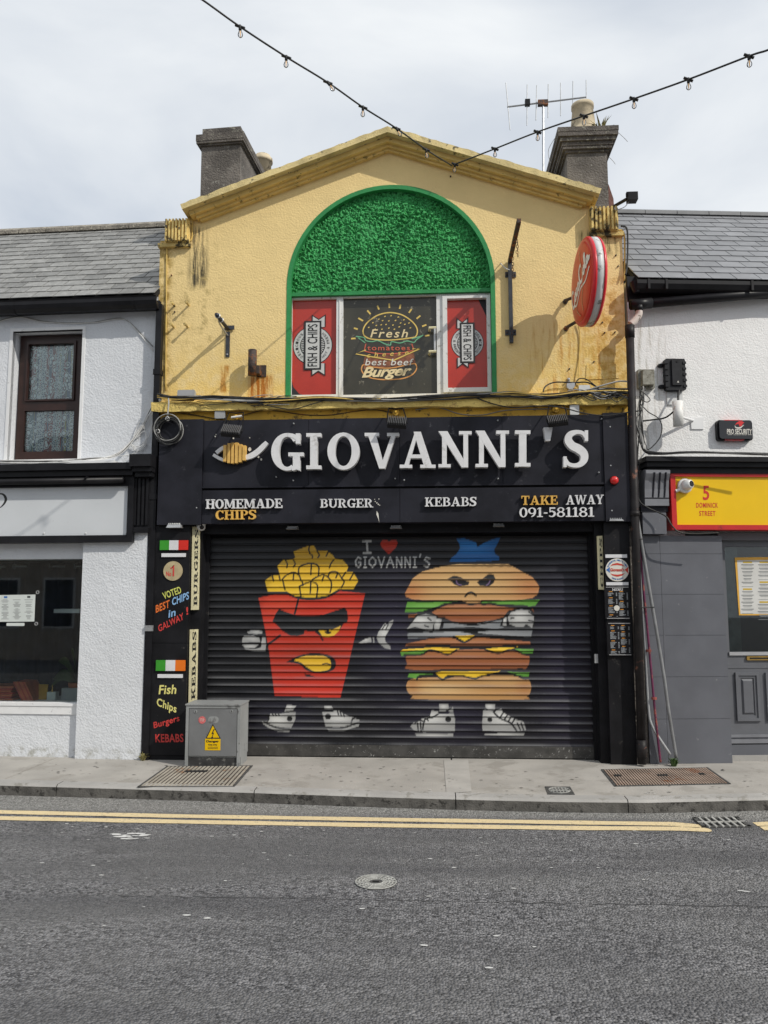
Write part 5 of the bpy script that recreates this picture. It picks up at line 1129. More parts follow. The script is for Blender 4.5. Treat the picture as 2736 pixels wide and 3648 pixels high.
mb.obj('warning_lettering', 'vinyl_black', dr)
c = F0.px(720,2565,OC); MB().prism(F0, disc_poly(c, .036), OC, OC+.0025).obj('round_sticker', 'sticker_pink', dr)
mb = MB(); rectext(mb, F0, 'STOP', 713,2560,728,2570, OC+.0035); mb.obj('sticker_lettering', 'print_white', dr)
a_ = F0.rect(742,2552,779,2576,OC); MB().prism(F0, rrect(*a_, .03), OC, OC+.002).obj('oval_badge', 'cabinet_side', dr)

# ------------------------------------------------------------------ fixtures on the yellow front
w_ = lambda x, y, o: F0.w(*F0.px(x, y, o), o)
# left flagpole bracket
bk = thing('wall_bracket', 'small dark steel flag bracket on yellow wall left of the window', 'bracket', w_(812,1230,0))
MB().box(F0, *F0.rect(804,1182,818,1271,.012), 0, .012).obj('back_plate', 'dark_steel', bk)
MB().box(F0, *F0.rect(800,1160,834,1174,.02), .012, .024).obj('cross_plate', 'dark_steel', bk)
base = w_(812,1172,.02); tip = base + Vector((-.02,-.40,.02))
MB().tube([base, tip], .02, 10).obj('holder_tube', 'dark_steel', bk, True)
MB().tube([w_(811,1195,.015), base+Vector((-.03,-.16,-.03)), base+Vector((-.04,-.24,.0)), base+Vector((-.02,-.30,.015))], .009, 6).obj('stay', 'zinc', bk)
for f_ in (.62,.9): MB().torus(base.lerp(tip, f_), tip-base, .024, .006, 14, 5).obj('clamp_ring', 'zinc', bk)
c = F0.px(810,1263,.012); MB().lathe(F0.w(*c,.012), (0,-1,0), [(0,.01),(.008,.009),(.01,0)], 8).obj('bolt', 'zinc', bk)
# pipe stub
bk = thing('pipe_stub', 'short rusty vertical pipe stub on a plate below the left bracket', 'bracket', w_(915,1335,0))
MB().box(F0, *F0.rect(916,1301,948,1342,.01), 0, .012).obj('back_plate', 'rust_metal', bk)
a_, b2 = F0.px(900,1247,.13), F0.px(900,1337,.13)
MB().lathe(F0.w(a_[0],b2[1],.13), (0,0,1), [(0,.047),(a_[1]-b2[1],.047),(a_[1]-b2[1],.04),(.02,.04)], 16).obj('pipe', 'rust_metal', bk, True)
MB().box(F0, *F0.rect(903,1308,928,1336,.05), .012, .12).obj('web', 'rust_metal', bk)
# right hanging-sign bracket with chains
bk = thing('sign_bracket', 'long steel hanging-sign bracket with dangling chains right of the arch', 'bracket', w_(1820,1221,0))
u0, z1 = F0.px(1817,924,.035); z0 = F0.px(1824,1221,.035)[1]; u0 = F0.px(1819,1075,.035)[0]
MB().box(F0, u0-.02, u0+.02, z0, z1, .012, .055).obj('upright', 'dark_steel', bk)
for y in (978,1184):
    c = F0.px(1819, y, .01); pl_ = MB().box(F0, c[0]-.058, c[0]+.058, c[1]-.03, c[1]+.03, 0, .012).obj('fixing_plate', 'dark_steel', bk)
    for s in (-1,1): MB().lathe(F0.w(c[0]+s*.042, c[1], .012), (0,-1,0), [(0,.011),(.012,.01),(.014,0)], 8).obj('bolt', 'rust_metal', pl_)
MB().box(F0, u0-.02, u0+.02, z1-.04, z1, .055, .97).obj('arm', 'rust_metal', bk)
def chain(parent, top, n, seed):
    rr = random.Random(seed); mb = MB(); p = Vector(top)
    for k in range(n):
        c_ = p + Vector((rr.uniform(-.006,.006), rr.uniform(-.006,.006), -.022)); ax = (1,0,0) if k % 2 else (0,1,0)
        pts = [c_ + (Vector((0,.011,0)) if k % 2 else Vector((.011,0,0)))*math.cos(t_) + Vector((0,0,.019))*math.sin(t_) for t_ in [i*math.pi/5 for i in range(11)]]
        mb.tube(pts, .0035, 5, False); p = p + Vector((0,0,-.031))
    return mb.obj('chain', 'rust_metal', parent)
chain(bk, F0.w(u0+.018, z1-.04, .62), 6, 1); chain(bk, F0.w(u0+.01, z1-.04, .2), 7, 2); chain(bk, F0.w(u0+.004, z0+.16, .062), 4, 3)
MB().tube([w_(1784,938,0), w_(1783,938,.05)], .006, 6).obj('hook', 'rust_metal', bk); MB().tube(spl([w_(1783,938,.05), w_(1800,955,.05), w_(1815,962,.056)],5), .005, 5).obj('tie', 'cable_white', bk)
# round projecting sign
dR = .435; o_c = .60
usg = F0.px(2044,1006,o_c-dR)[0]; zsg = F0.px(2078,1006,o_c)[1]; TH = .135
rd = thing('projecting_sign', 'round red projecting soft-drink sign with white script on yellow wall', 'sign', F0.w(usg, zsg-dR, o_c))
cc = F0.w(usg, zsg, o_c)
MB().lathe(cc, (1,0,0), [(.03,dR),(TH-.03,dR)], 48).obj('rim_band', 'sign_metal', rd, True)
for x0, s in ((.032,-1),(TH-.032,1)):
    MB().lathe(cc+Vector((x0,0,0)), (s,0,0), [(0,dR+.004),(.016,dR+.002),(.03,dR-.012),(.036,dR-.035)], 48).obj('rim_moulding', 'cola_rim', rd, True)
fc = MB().lathe(cc+Vector((.0,0,0)), (-1,0,0), [(0,dR-.03),(.012,dR-.07),(.022,dR-.16),(.026,dR-.3),(.027,0)], 48).obj('sign_face', 'cola_red', rd, True)
MB().lathe(cc+Vector((TH,0,0)), (1,0,0), [(0,dR-.03),(.012,dR-.07),(.022,dR-.16),(.026,dR-.3),(.027,0)], 48).obj('sign_face', 'cola_red', rd, True)
FS = Frame(usg-.031, 0, -90)      # plane of the face that looks left: u runs towards the street
FS.O = Vector((usg, 0, 0)); FS.t = Vector((0,-1,0)); FS.n = Vector((-1,0,0))
def dome_o(u, z):
    d_ = math.hypot(u-o_c, z-zsg); return .027 - .015*(d_/(dR-.03))**4*1.0 + .002
def face_pen(name, segs, w, mat):
    mb = MB()
    for sg_ in segs:
        pts = [(v.x, v.y) for v in spl([Vector((o_c+x*dR, zsg+y*dR, 0)) for x, y in sg_], 6)]; n = len(pts); vs_ = []
        for i, p in enumerate(pts):
            t_ = Vector(pts[min(i+1,n-1)]) - Vector(pts[max(i-1,0)]); t_.normalize()
            for s in (1,-1):
                q = (p[0]-s*t_.y*w/2, p[1]+s*t_.x*w/2); vs_.append(FS.w(q[0], q[1], dome_o(*q)))
        mb.add(vs_, [(2*i, 2*i+1, 2*i+3, 2*i+2) for i in range(n-1)])
    return mb.obj(name, mat, fc)
# flowing script, rising towards the street
Ls = lambda pts: [(x*math.cos(.42)-y*math.sin(.42), x*math.sin(.42)+y*math.cos(.42)) for x, y in pts]
face_pen('script_lettering', [Ls(p) for p in (
    [(-.50,.16),(-.56,.25),(-.66,.22),(-.74,.05),(-.70,-.12),(-.58,-.15),(-.48,-.06)], [(-.42,.02),(-.47,-.08),(-.40,-.14),(-.34,-.05),(-.38,.03),(-.42,.02)], [(-.20,.04),(-.28,.03),(-.31,-.07),(-.25,-.13),(-.18,-.06)], [(-.03,.05),(-.12,.03),(-.14,-.08),(-.07,-.12),(-.02,-.02),(.0,-.12),(.06,-.06)],
    [(.30,.22),(.22,.28),(.10,.20),(.06,.02),(.12,-.12),(.24,-.12),(.33,-.02)], [(.42,.04),(.36,-.05),(.40,-.13),(.48,-.06),(.46,.03),(.42,.04)], [(.54,-.02),(.62,.22),(.56,.25),(.54,0),(.58,-.12),(.64,-.06)], [(.77,.04),(.68,.03),(.66,-.08),(.73,-.11),(.77,0),(.80,-.11),(.86,-.05)])], .034, 'sign_white')
face_pen('script_swash', [Ls(p) for p in ([(-.62,-.14),(-.4,-.3),(.0,-.22),(.4,-.36),(.75,-.28)],)], .020, 'sign_white')
face_pen('bottle_outline', [[(.05,.75),(.1,.5),(.25,.2),(.28,-.2),(.18,-.5),(.22,-.75)],[(-.3,-.3),(-.25,-.6),(0,-.8)]], .016, 'cola_dark')
for dz in (.0, -.30):
    p0 = F0.w(usg-.02, zsg+dz+.03, 0); p1 = F0.w(usg+.05, zsg+dz+.02, o_c-dR*(1 if dz == 0 else .7)+.02)
    MB().tube([p0, p0+Vector((0,-.05,0)), p1], .018, 8).obj('fixing_arm', 'rust_metal', rd)
    MB().lathe(p0, (0,-1,0), [(0,.03),(.02,.03),(.022,.0)], 6).obj('fixing_foot', 'rust_metal', rd)
rd.rotation_euler.z = R(4.5)
# top right floodlight on its arm
fl = thing('roof_floodlight', 'black floodlight on an arm above the right kneeler block', 'floodlight', w_(2185,730,.0))
a_ = w_(2175,742,-.1); b2 = w_(2235,708,.25)
MB().tube([a_, b2], .018, 8).obj('arm', 'gloss_black', fl)
mb = MB(); c = w_(2250,705,.27); mb.wbox(c.x-.045, c.x+.055, c.y-.05, c.y+.05, c.z-.04, c.z+.045); mb.obj('lamp_head', 'gloss_black', fl)
MB().wbox(c.x-.055, c.x-.01, c.y-.02, c.y+.02, c.z+.02, c.z+.06).obj('bracket', 'gloss_black', fl)
MB().tube(spl([c+Vector((-.03,0,-.04)), c+Vector((-.08,0,-.1)), c+Vector((-.16,.05,-.1)), a_.lerp(b2,.3)],6), .004, 5).obj('lead', 'cable_grey', fl)
# fascia floodlights
def floodlight(x0,y0,x1,y1, top, label, tilt, F=F0):
    O = .30; r = F0.rect(x0,y0,x1,y1,O); W_, H_ = r[1]-r[0], (r[3]-r[2])
    t = thing('fascia_floodlight', label, 'floodlight', w_((x0+x1)/2, y0, .05), 'black floodlights hung over the fascia')
    c = F0.w((r[0]+r[1])/2, (r[2]+r[3])/2, O); RT = Matrix.Translation(c) @ Matrix.Rotation(R(tilt), 4, 'Y') @ Matrix.Rotation(R(-42), 4, 'X')
    def bx(a,b_,c_,d,e,f): m_ = MB(); m_.wbox(a,b_,c_,d,e,f); m_.v = [RT @ v for v in m_.v]; return m_
    H2 = H_*1.25
    bx(-W_/2, W_/2, -.012, .03, -H2/2, H2/2).obj('housing', 'gloss_black', t)
    for k in range(11): bx(-W_/2+W_*(k+.2)/11, -W_/2+W_*(k+.55)/11, -.038, -.012, -H2/2+.006, H2/2-.006).obj('cooling_fin', 'fin_grey', t)
    hub = w_(*top, .06)
    for s in (-1,1): MB().tube([RT @ Vector((s*(W_/2+.006), 0, 0)), (RT @ Vector((s*(W_/2+.006), 0, 0)))*.35 + (hub+Vector((s*W_*.42,-.06,.02)))*.65, hub+Vector((s*W_*.38,-.05,.035)), hub+Vector((0,-.03,.03))], .007, 6).obj('bracket_leg', 'gloss_black', t)
    MB().lathe(hub+Vector((0,.03,0)), (0,-1,0), [(0,.042),(.05,.036),(.055,.012),(.08,.012)], 12).obj('wall_rose', 'band_ochre', t)
    return t
floodlight(792,1517,860,1554,(845,1484),'black finned floodlight over the fascia above the fish emblem',6)
floodlight(1381,1487,1449,1523,(1411,1470),'black finned floodlight over the middle of the fascia',5)
floodlight(1950,1482,2021,1515,(1980,1459),'black finned floodlight over the fascia near the apostrophe',-6)
MB().tube([w_(824,1487,.12), w_(862,1482,.12)], .012, 8).obj('emitter_tube', 'white_plastic')
tag(bpy.data.objects['emitter_tube'], 'short white plastic tube on the ochre band beside the junction box', 'pipe')
def small_light(x0,y0,x1,y1,o,label):
    r = F0.rect(x0,y0,x1,y1,o); t = thing('downlight', label, 'floodlight', F0.w((r[0]+r[1])/2, r[2], o), 'small grey downlights under the fascia')
    a_,b_,z0,z1 = r; h = max(z1-z0, .03)
    p = [F0.w(a_,z0,o+.05),F0.w(b_,z0,o+.05),F0.w(b_+.006,z0,o-.05),F0.w(a_+.006,z0,o-.05)]; q = [F0.w(a_+.012,z0+h*.6,o+.03),F0.w(b_-.012,z0+h*.6,o+.03),F0.w(b_,z0+h,o-.05),F0.w(a_+.01,z0+h,o-.05)]
    MB().hexa(p+q).obj('housing', 'zinc', t)
    for k in range(7):
        f0 = (k+.2)/7; f1 = (k+.6)/7
        MB().hexa([lerp(q[0],q[1],f0), lerp(q[0],q[1],f1), lerp(q[3],q[2],f1), lerp(q[3],q[2],f0)] + [v+Vector((0,-.006,.010)) for v in (lerp(q[0],q[1],f0), lerp(q[0],q[1],f1), lerp(q[3],q[2],f1), lerp(q[3],q[2],f0))]).obj('cooling_fin', 'pale_plastic', t)
small_light(597,1862,648,1881,.13,'grey downlight at the top of the left pilaster'); small_light(1021,1876,1061,1886,.03,'grey downlight on the shutter hood above the painted fries')
small_light(1389,1873,1430,1883,.03,'grey downlight on the shutter hood in the middle'); small_light(1755,1867,1796,1876,.03,'grey downlight on the shutter hood above the burger hat'); small_light(2167,1846,2219,1857,.13,'grey downlight at the top of the right pilaster')
# bullet camera under the fascia
c = w_(722,1876,.06); t = thing('security_camera', 'white turret security camera under the left end of the fascia', 'camera', c+Vector((0,0,.03)))
MB().lathe(c+Vector((-.02,.02,.045)), (0,0,-1), [(0,.05),(.02,.052),(.03,.045)], 16).obj('base', 'white_plastic', t, True)
MB().lathe(c+Vector((-.03,.03,.01)), (.45,-.75,-.35), [(-.05,.02),(-.03,.042),(.02,.046),(.05,.04)], 16).obj('camera_body', 'white_plastic', t, True)
MB().lathe(c+Vector((-.03,.03,.01)), (.45,-.75,-.35), [(.0505,.024),(.054,.022),(.056,0)], 16).obj('lens', 'lens_black', t, True)
# junction boxes
def jbox(x0,y0,x1,y1,d,mat,label,o=0.0):
    r = F0.rect(x0,y0,x1,y1,o+d); t = thing('junction_box', label, 'junction box', F0.w((r[0]+r[1])/2, r[2], o))
    MB().prism(F0, rrect(*r, .008, 2), o, o+d*.55).obj('base', mat, t); MB().prism(F0, rrect(r[0]-.004, r[1]+.004, r[2]-.004, r[3]+.004, .01, 2), o+d*.55, o+d).obj('lid', mat, t)
    return t
jbox(633,1390,692,1417,.07,'grey_plastic','long grey junction box on the yellow wall above the cables at left')
jbox(766,1464,800,1489,.06,'grey_plastic','square grey junction box on the ochre band left of the floodlight',.045)
jbox(2064,1373,2101,1393,.06,'pale_plastic','pale junction box lying on the ledge cables at right',.06)
jbox(2032,1443,2062,1476,.05,'pale_plastic','pale junction box on the ochre band right of the last floodlight',.045)
t = thing('cable_splitter', 'small metal cable splitter fixed above the ledge at right', 'connector', w_(2034,1385,0))
MB().prism(F0, [F0.px(*q,.04) for q in ((2019,1366),(2047,1364),(2048,1376),(2040,1386),(2028,1388),(2019,1380))], 0, .05).obj('body', 'zinc', t); MB().lathe(w_(2026,1352,.02), (0,-1,0), [(0,.012),(.02,.011),(.022,0)], 8).obj('bolt', 'zinc', t)
MB().box(F0, *F0.rect(2022,1346,2031,1368,.01), 0, .012).obj('strap', 'zinc', t)
# coil of cable
c = F0.px(600,1528,.2); t = thing('cable_coil', 'coil of black cable hanging at the left end of the fascia', 'cable', F0.w(c[0], c[1]-.14, .17))
rr = random.Random(11)
for k in range(9):
    R0 = .135 + rr.uniform(-.022,.012); cx_, cz_ = c[0]+rr.uniform(-.012,.012), c[1]+rr.uniform(-.03,.02)
    MB().tube([F0.w(cx_+R0*math.cos(a_)*rr.uniform(.985,1.015), cz_+R0*math.sin(a_), .165+k*.006+.004*math.sin(a_*2)) for a_ in [i*2*math.pi/36 for i in range(37)]], .006, 6, False).obj('loop', 'cable_grey' if k in (2,7) else 'cable_black', t, True)
for x, y in ((597,1492),(562,1536)): MB().torus(w_(x,y,.2), (0,1,.3), .02, .006, 12, 5).obj('cable_tie', 'cable_white', t)
MB().tube(spl([w_(600,1412,.15), w_(601,1440,.17), w_(598,1470,.19), w_(597,1495,.2)],5), .008, 6).obj('hanger', 'cable_grey', t)
# cables along the ledge
cbn = thing('cable_bundle', 'tangle of black and grey cables strung along the yellow ledge', 'cables', w_(1400,1425,.12))
rr = random.Random(21)
path = [(560,1412),(640,1420),(760,1418),(880,1426),(1000,1424),(1150,1420),(1300,1424),(1420,1424),(1560,1416),(1700,1411),(1820,1406),(1950,1412),(2060,1404),(2150,1394),(2236,1392)]
mats_ = ['cable_black']*7 + ['cable_grey']*3 + ['cable_yellow']*2
for k in range(12):
    off = rr.uniform(-7, 7); pts = []
    for i, (x, y) in enumerate(path):
        jit = rr.uniform(-7, 7) if (x < 1050 or x > 1500) else rr.uniform(-4, 4)
        pts.append((x, y+off*.6+jit, .135+rr.uniform(-.015,.03)))
    i0 = rr.choice((0,0,0,3,5)) if k > 5 else 0; i1 = rr.choice((len(pts),len(pts),9,12)) if k > 5 else len(pts)
    if i1-i0 < 3: i0, i1 = 0, len(pts)
    cab(cbn, 'cable', pts[i0:i1], rr.choice((.006,.008,.010,.011)), mats_[k], 5, 5)
cab(cbn, 'cable', [(880,1426,.14),(960,1446,.15),(1040,1458,.15),(1110,1440,.15),(1180,1420,.14)], .006, 'cable_black')
cab(cbn, 'cable', [(1690,1415,.14),(1760,1440,.14),(1830,1452,.15),(1920,1446,.15),(2000,1452,.15),(2080,1472,.16),(2160,1481,.16),(2232,1470,.16),(2290,1462,.18)], .007, 'cable_black')
cab(cbn, 'cable', [(1935,1395,.12),(1945,1375,.08),(1975,1362,.05),(2020,1362,.04),(2050,1363,.04),(2090,1362,.05),(2120,1375,.08),(2150,1390,.12)], .008, 'cable_black')
cab(cbn, 'cable', [(2049,1370,.04),(2062,1350,.04),(2090,1352,.05),(2128,1380,.1)], .006, 'cable_black')
cab(cbn, 'cable', [(2000,1402,.14),(2080,1392,.14),(2150,1372,.14),(2210,1358,.13),(2260,1364,.16)], .009, 'cable_grey')
cab(cbn, 'cable', [(600,1465,.06),(700,1480,.06),(760,1490,.06),(800,1493,.10),(812,1505,.16),(800,1520,.25)], .005, 'cable_black')
cab(cbn, 'cable', [(870,1478,.06),(940,1462,.06),(1000,1466,.05),(1090,1478,.05),(1180,1478,.05),(1260,1466,.05),(1330,1460,.05),(1400,1470,.06)], .005, 'rust_metal')
cab(cbn, 'cable', [(1480,1460,.05),(1560,1452,.05),(1640,1475,.05),(1720,1478,.05),(1800,1462,.05),(1900,1458,.05),(1965,1456,.06)], .005, 'cable_grey')
cab(cbn, 'cable', [(2059,1150,.02),(2066,1200,.012),(2062,1290,.012),(2060,1390,.05)], .006, 'cable_yellow')
for k in range(22):
    x = rr.uniform(2080,2235); y = rr.uniform(1395,1420)
    cab(cbn, 'cable', [(x-60,y+rr.uniform(-8,8),.14),(x-20,y-rr.uniform(4,18),.15),(x+25,y+rr.uniform(-6,16),.16),(min(x+60,2250),y+rr.uniform(-14,10),.15)], .005, rr.choice(('cable_black','cable_black','cable_grey')))
for k in range(26):
    x = rr.uniform(590,1050); y = rr.uniform(1415,1440)
    cab(cbn, 'cable', [(x-50,y+rr.uniform(-4,14),.135),(x,y-rr.uniform(-8,8),.145),(x+50,y+rr.uniform(-12,4),.14)], .0045, rr.choice(('cable_black','cable_grey','cable_yellow','cable_black')))
tuft('ledge_debris', 'dry nest of twigs caught in the cables at the right end of the ledge', w_(2195,1420,.12), 40, .10, .16, 'cable_black', 8, 'debris', .003)

# ------------------------------------------------------------------ roofs of slates
def slate_roof(house, F, ua, ub, ze, oe, zr, yr, rows, width, mat, seed, ridge, gap=.011):
    E_ = lambda u: F.w(u, ze, oe); up_ = (F.w(0, zr, -yr) - F.w(0, ze, oe)); Ln = up_.length; up_.normalize()
    nrm = F.t.cross(up_).normalized()
    if nrm.z < 0: nrm = -nrm
    under = MB().hexa([E_(ua)-nrm*.05, E_(ub)-nrm*.05, E_(ub)+up_*Ln-nrm*.05, E_(ua)+up_*Ln-nrm*.05, E_(ua)-nrm*.012, E_(ub)-nrm*.012, E_(ub)+up_*Ln-nrm*.012, E_(ua)+up_*Ln-nrm*.012])
    roof = under.obj('roof', 'pit_black', house)
    ex = Ln/rows; t = .007; Ls_ = ex*1.55
    mb = MB(); mb.wbox(gap/2, width-gap/2, 0, Ls_, 0, t); src = mb.obj('slate', mat, roof)
    me = src.data; rr = random.Random(seed); B = ABS[src.name].copy()
    me.transform(Matrix.Translation(B)); 
    basis = Matrix((F.t, up_, nrm)).transposed().to_4x4()
    first = True; tilt = Matrix.Rotation(-math.asin(min(.5, t*1.15/ex)), 4, 'X')
    for r_ in range(rows):
        off = (r_ % 2)*width*.5 + rr.uniform(-.02,.02); u = ua - off
        while u < ub:
            if u + width > ua and u < ub:
                a_ = max(u, ua); w = min(u+width, ub) - a_
                if w > .04:
                    Mx = Matrix.Translation(E_(a_) + up_*(ex*r_ + rr.uniform(-.004,.004)) + nrm*(t*1.3+rr.uniform(0,.0015))) @ basis @ tilt @ Matrix.Rotation(rr.uniform(-.004,.004), 4, 'Z') @ Matrix.Diagonal((w/width, 1, 1, 1))
                    if first: o_ = src; first = False; o_.matrix_basis = Matrix.Translation(-ABS[roof.name]) @ Mx
                    else: o_ = copy_part(src, roof, Mx)
                    if r_ == rows-1: o_.scale.y = .62
            u += width
    k = int((ub-ua)/ridge[1])+1
    top = lambda u: E_(u)+up_*Ln
    for i in range(k):
        a_ = ua+(ub-ua)*i/k+.004; b_ = ua+(ub-ua)*(i+1)/k-.004; hh = ridge[2]
        pr_ = [(-.10,-.06),(-.10,-.02+hh*.2),(-.03,hh),(.03,hh),(.12,-.02),(.12,-.06)]
        bk_ = -F.n
        vs_ = [top(u)+bk_*y+Vector((0,0,z+.02)) for u in (a_, b_) for y, z in pr_]; n = len(pr_)
        MB().add(vs_, [(j, (j+1) % n, n+(j+1) % n, n+j) for j in range(n)] + [tuple(range(n))[::-1], tuple(range(n, 2*n))]).obj('ridge_tile', ridge[0], roof)
    return roof

# ------------------------------------------------------------------ white house on the left
FL = Frame(-2.985, 0, -2.0)
lh = thing('white_house', 'white rendered house with slate roof and black shopfront at left', 'house', FL.w(-1.2, 0, -.3))
U0, U1 = -4.2, -.02
e_z = FL.px(300,1056,.14)[1]; r_z = FL.px(300,822,-1.9)[1]
slate_roof(lh, FL, -3.2, -.02, e_z, .14, r_z, 1.9, 15, .25, 'slate_old', 3, ('ridge_stone', .45, .05))
MB().hexa([FL.w(U0,e_z,.1), FL.w(-3.2,e_z,.1), FL.w(-3.2,r_z,-1.9), FL.w(U0,r_z,-1.9), FL.w(U0,e_z+.03,.1), FL.w(-3.2,e_z+.03,.1), FL.w(-3.2,r_z+.03,-1.9), FL.w(U0,r_z+.03,-1.9)]).obj('roof_beyond', 'slate_old', lh)
MB().hexa([FL.w(U0,e_z,-3.9), FL.w(U1,e_z,-3.9), FL.w(U1,r_z,-1.92), FL.w(U0,r_z,-1.92), FL.w(U0,e_z+.03,-3.9), FL.w(U1,e_z+.03,-3.9), FL.w(U1,r_z+.03,-1.92), FL.w(U0,r_z+.03,-1.92)]).obj('rear_roof', 'opp_roof', lh)
wo = FL.rect(36,1178,286,1640,0); zsh = FL.px(300,1645,0)[1]
mb = MB(); D0 = -.35
mb.box(FL, U0, wo[0], zsh-.3, e_z+.02, D0, 0); mb.box(FL, wo[1], U1, zsh-.3, e_z+.02, D0, 0); mb.box(FL, wo[0], wo[1], wo[3], e_z+.02, D0, 0); mb.box(FL, wo[0], wo[1], zsh-.3, wo[2], D0, 0)
mb.obj('upper_wall', 'white_render', lh)
MB().box(FL, U0, U0+.3, 0, e_z, -3.9, -.36).obj('gable_wall', 'white_render', lh)
MB().box(FL, U0+.31, U1, 0, e_z, -3.9, -3.6).obj('back_wall', 'white_render', lh)
# smooth band around the upstairs window
mb = MB(); bw = .035; mb.box(FL, wo[0]-bw, wo[0], wo[2], wo[3]+bw, -.05, .008); mb.box(FL, wo[1], wo[1]+bw, wo[2], wo[3]+bw, -.05, .008); mb.box(FL, wo[0], wo[1], wo[3], wo[3]+bw, -.05, .008); mb.obj('window_band', 'white_paint', lh)
OWn = -.13
wi = FL.rect(66,1203,268,1632,OWn)
def ringbars(mb, F, o_, i_, a_, b_):
    mb.box(F, o_[0], i_[0], o_[2], o_[3], a_, b_); mb.box(F, i_[1], o_[1], o_[2], o_[3], a_, b_); mb.box(F, i_[0], i_[1], o_[2], i_[2], a_, b_); mb.box(F, i_[0], i_[1], i_[3], o_[3], a_, b_); return mb
wn_ = MB(); zt1 = FL.px(170,1423,OWn)[1]; zt0 = FL.px(170,1462,OWn)[1]
up_p = FL.rect(100,1226,262,1423,OWn); lo_p = FL.rect(84,1462,261,1608,OWn); lo_p = (lo_p[0], lo_p[1], lo_p[2], lo_p[3])
ringbars(wn_, FL, (wo[0]+.02, wo[1]-.015, wo[2]+.01, wo[3]-.01), (lo_p[0], lo_p[1], lo_p[2], up_p[3]+.03), OWn-.06, OWn); wn_.box(FL, lo_p[0], lo_p[1], zt0, zt1, OWn-.06, OWn)
wd = wn_.obj('window', 'brown_frame', lh)
ringbars(MB(), FL, (lo_p[0]+.001, lo_p[1]-.001, zt1-.02, up_p[3]+.029), up_p, OWn-.055, OWn+.02).obj('top_sash', 'brown_frame', wd)
MB().box(FL, lo_p[0], lo_p[1], lo_p[2], up_p[3]+.02, OWn-.032, OWn-.026).obj('pane', 'clear_glass', wd)
mb = MB(); n = 40; vs_ = []; fs_ = []
def drape(F, u0, u1, z0, z1, o, amp, waves, scal, name, mat, parent, ph=0):
    n = 60; vs_, fs_ = [], []
    for i in range(n+1):
        u = u0+(u1-u0)*i/n; oo = o+amp*math.sin(waves*2*math.pi*i/n+ph); zb2 = z0 + scal*abs(math.sin(i/n*math.pi*5))
        vs_ += [F.w(u, zb2, oo), F.w(u, z1, oo)]
    fs_ = [(2*i, 2*i+2, 2*i+3, 2*i+1) for i in range(n)]
    return MB().add(vs_, fs_).obj(name, mat, parent, True)
drape(FL, lo_p[0], lo_p[1], lo_p[2]+.03, up_p[3]+.02, OWn-.045, .004, 7, -.025, 'lace_curtain', 'lace', wd)
drape(FL, lo_p[0]-.05, lo_p[1]+.05, lo_p[2]+.0, up_p[3]+.02, OWn-.075, .008, 8, 0, 'striped_curtain', 'striped_curtain', wd, 1)
MB().box(FL, lo_p[0]-.1, lo_p[1]+.1, lo_p[2]-.1, up_p[3]+.1, -.34, -.33).obj('room_dark', 'interior_dark', wd)
MB().box(FL, wo[0]-.02, wo[1]+.05, wo[2]-.03, wo[2]+.008, OWn-.06, .025).obj('sill', 'white_paint', wd)
# gutter
gz = FL.px(300,1062,.2)[1]
gt = thing('gutter', 'black gutter along the slate eave of the left white house', 'gutter', FL.w(-1.2, gz-.1, .2))
prg = [(.06,-.02),(.06,-.10),(.10,-.125),(.15,-.125),(.19,-.09),(.205,-.05),(.205,-.01),(.215,0),(.195,0),(.19,-.05),(.09,-.08),(.085,-.02)]
vs_ = [FL.w(u, gz+z, o) for u in (-2.8, .02) for o, z in prg]; n = len(prg)
MB().add(vs_, [(j, (j+1) % n, n+(j+1) % n, n+j) for j in range(n)] + [tuple(range(n)), tuple(range(n,2*n))[::-1]]).obj('channel', 'gloss_black', gt)
for x in (42, 468):
    u = FL.px(x,1080,.2)[0]; vs_ = [FL.w(uu, gz+z*1.04-.001, o+.004 if o > .1 else o-.002) for uu in (u-.02, u+.02) for o, z in prg]
    MB().add(vs_, [(j, (j+1) % n, n+(j+1) % n, n+j) for j in range(n)] + [tuple(range(n)), tuple(range(n,2*n))[::-1]]).obj('bracket', 'gloss_black', gt)
MB().box(FL, -2.8, 0.0, gz-.10, gz+.0, .0, .055).obj('fascia_board', 'gloss_black', gt)
# downpipe between the two houses
dp = thing('downpipe', 'square black downpipe between the white house and the yellow building', 'pipe', (F0.px(536,2700,.1)[0], -.09, 0))
uP = F0.px(553,1500,.1)[0]; uQ = F0.px(530,2400,.1)[0]; uP = uQ = (uP+uQ)/2
MB().box(F0, uP-.036, uP+.030, .0, gz-.06, .035, .105).obj('pipe', 'gloss_black', dp)
for y in (1325, 1770, 2238): z = F0.px(540,y,.1)[1]; MB().box(F0, uP-.045, uP+.038, z-.03, z+.03, .03, .113).obj('collar', 'gloss_black' if y < 2200 else 'zinc', dp)
MB().box(F0, uP+.038, pl0-.003, 0, zb_, -.1, .03).obj('gap_board', 'shop_black', dp)
# lower shopfront of the white house
zc = FL.px(300,1925,.05)[1]
pier = FL.rect(282,1910,514,2715,.09); zwt = FL.px(140,1992,-.02)[1]; zwb = FL.px(140,2502,-.02)[1]; uw1 = FL.px(283,2250,.02)[0]
MB().box(FL, pier[0], FL.px(514,2300,.09)[0], 0, zsh-.2, -.3, .09).obj('pier', 'white_render', lh)
mb = MB(); mb.box(FL, U0, pier[0], 0, zwb-.03, -.3, .03); mb.box(FL, U0, pier[0], zwt, zsh-.2, -.3, .02); mb.box(FL, U0, -2.6, zwb-.03, zwt, -.3, .03); mb.obj('lower_wall', 'white_render', lh)
MB().box(FL, -2.6, pier[0], zwb-.03, zwb+.0, -.3, .05).obj('shop_sill', 'white_paint', lh)
MB().box(FL, -2.6, pier[0], zwb-.115, zwb-.031, .031, .042).obj('sill_band', 'white_paint', lh)
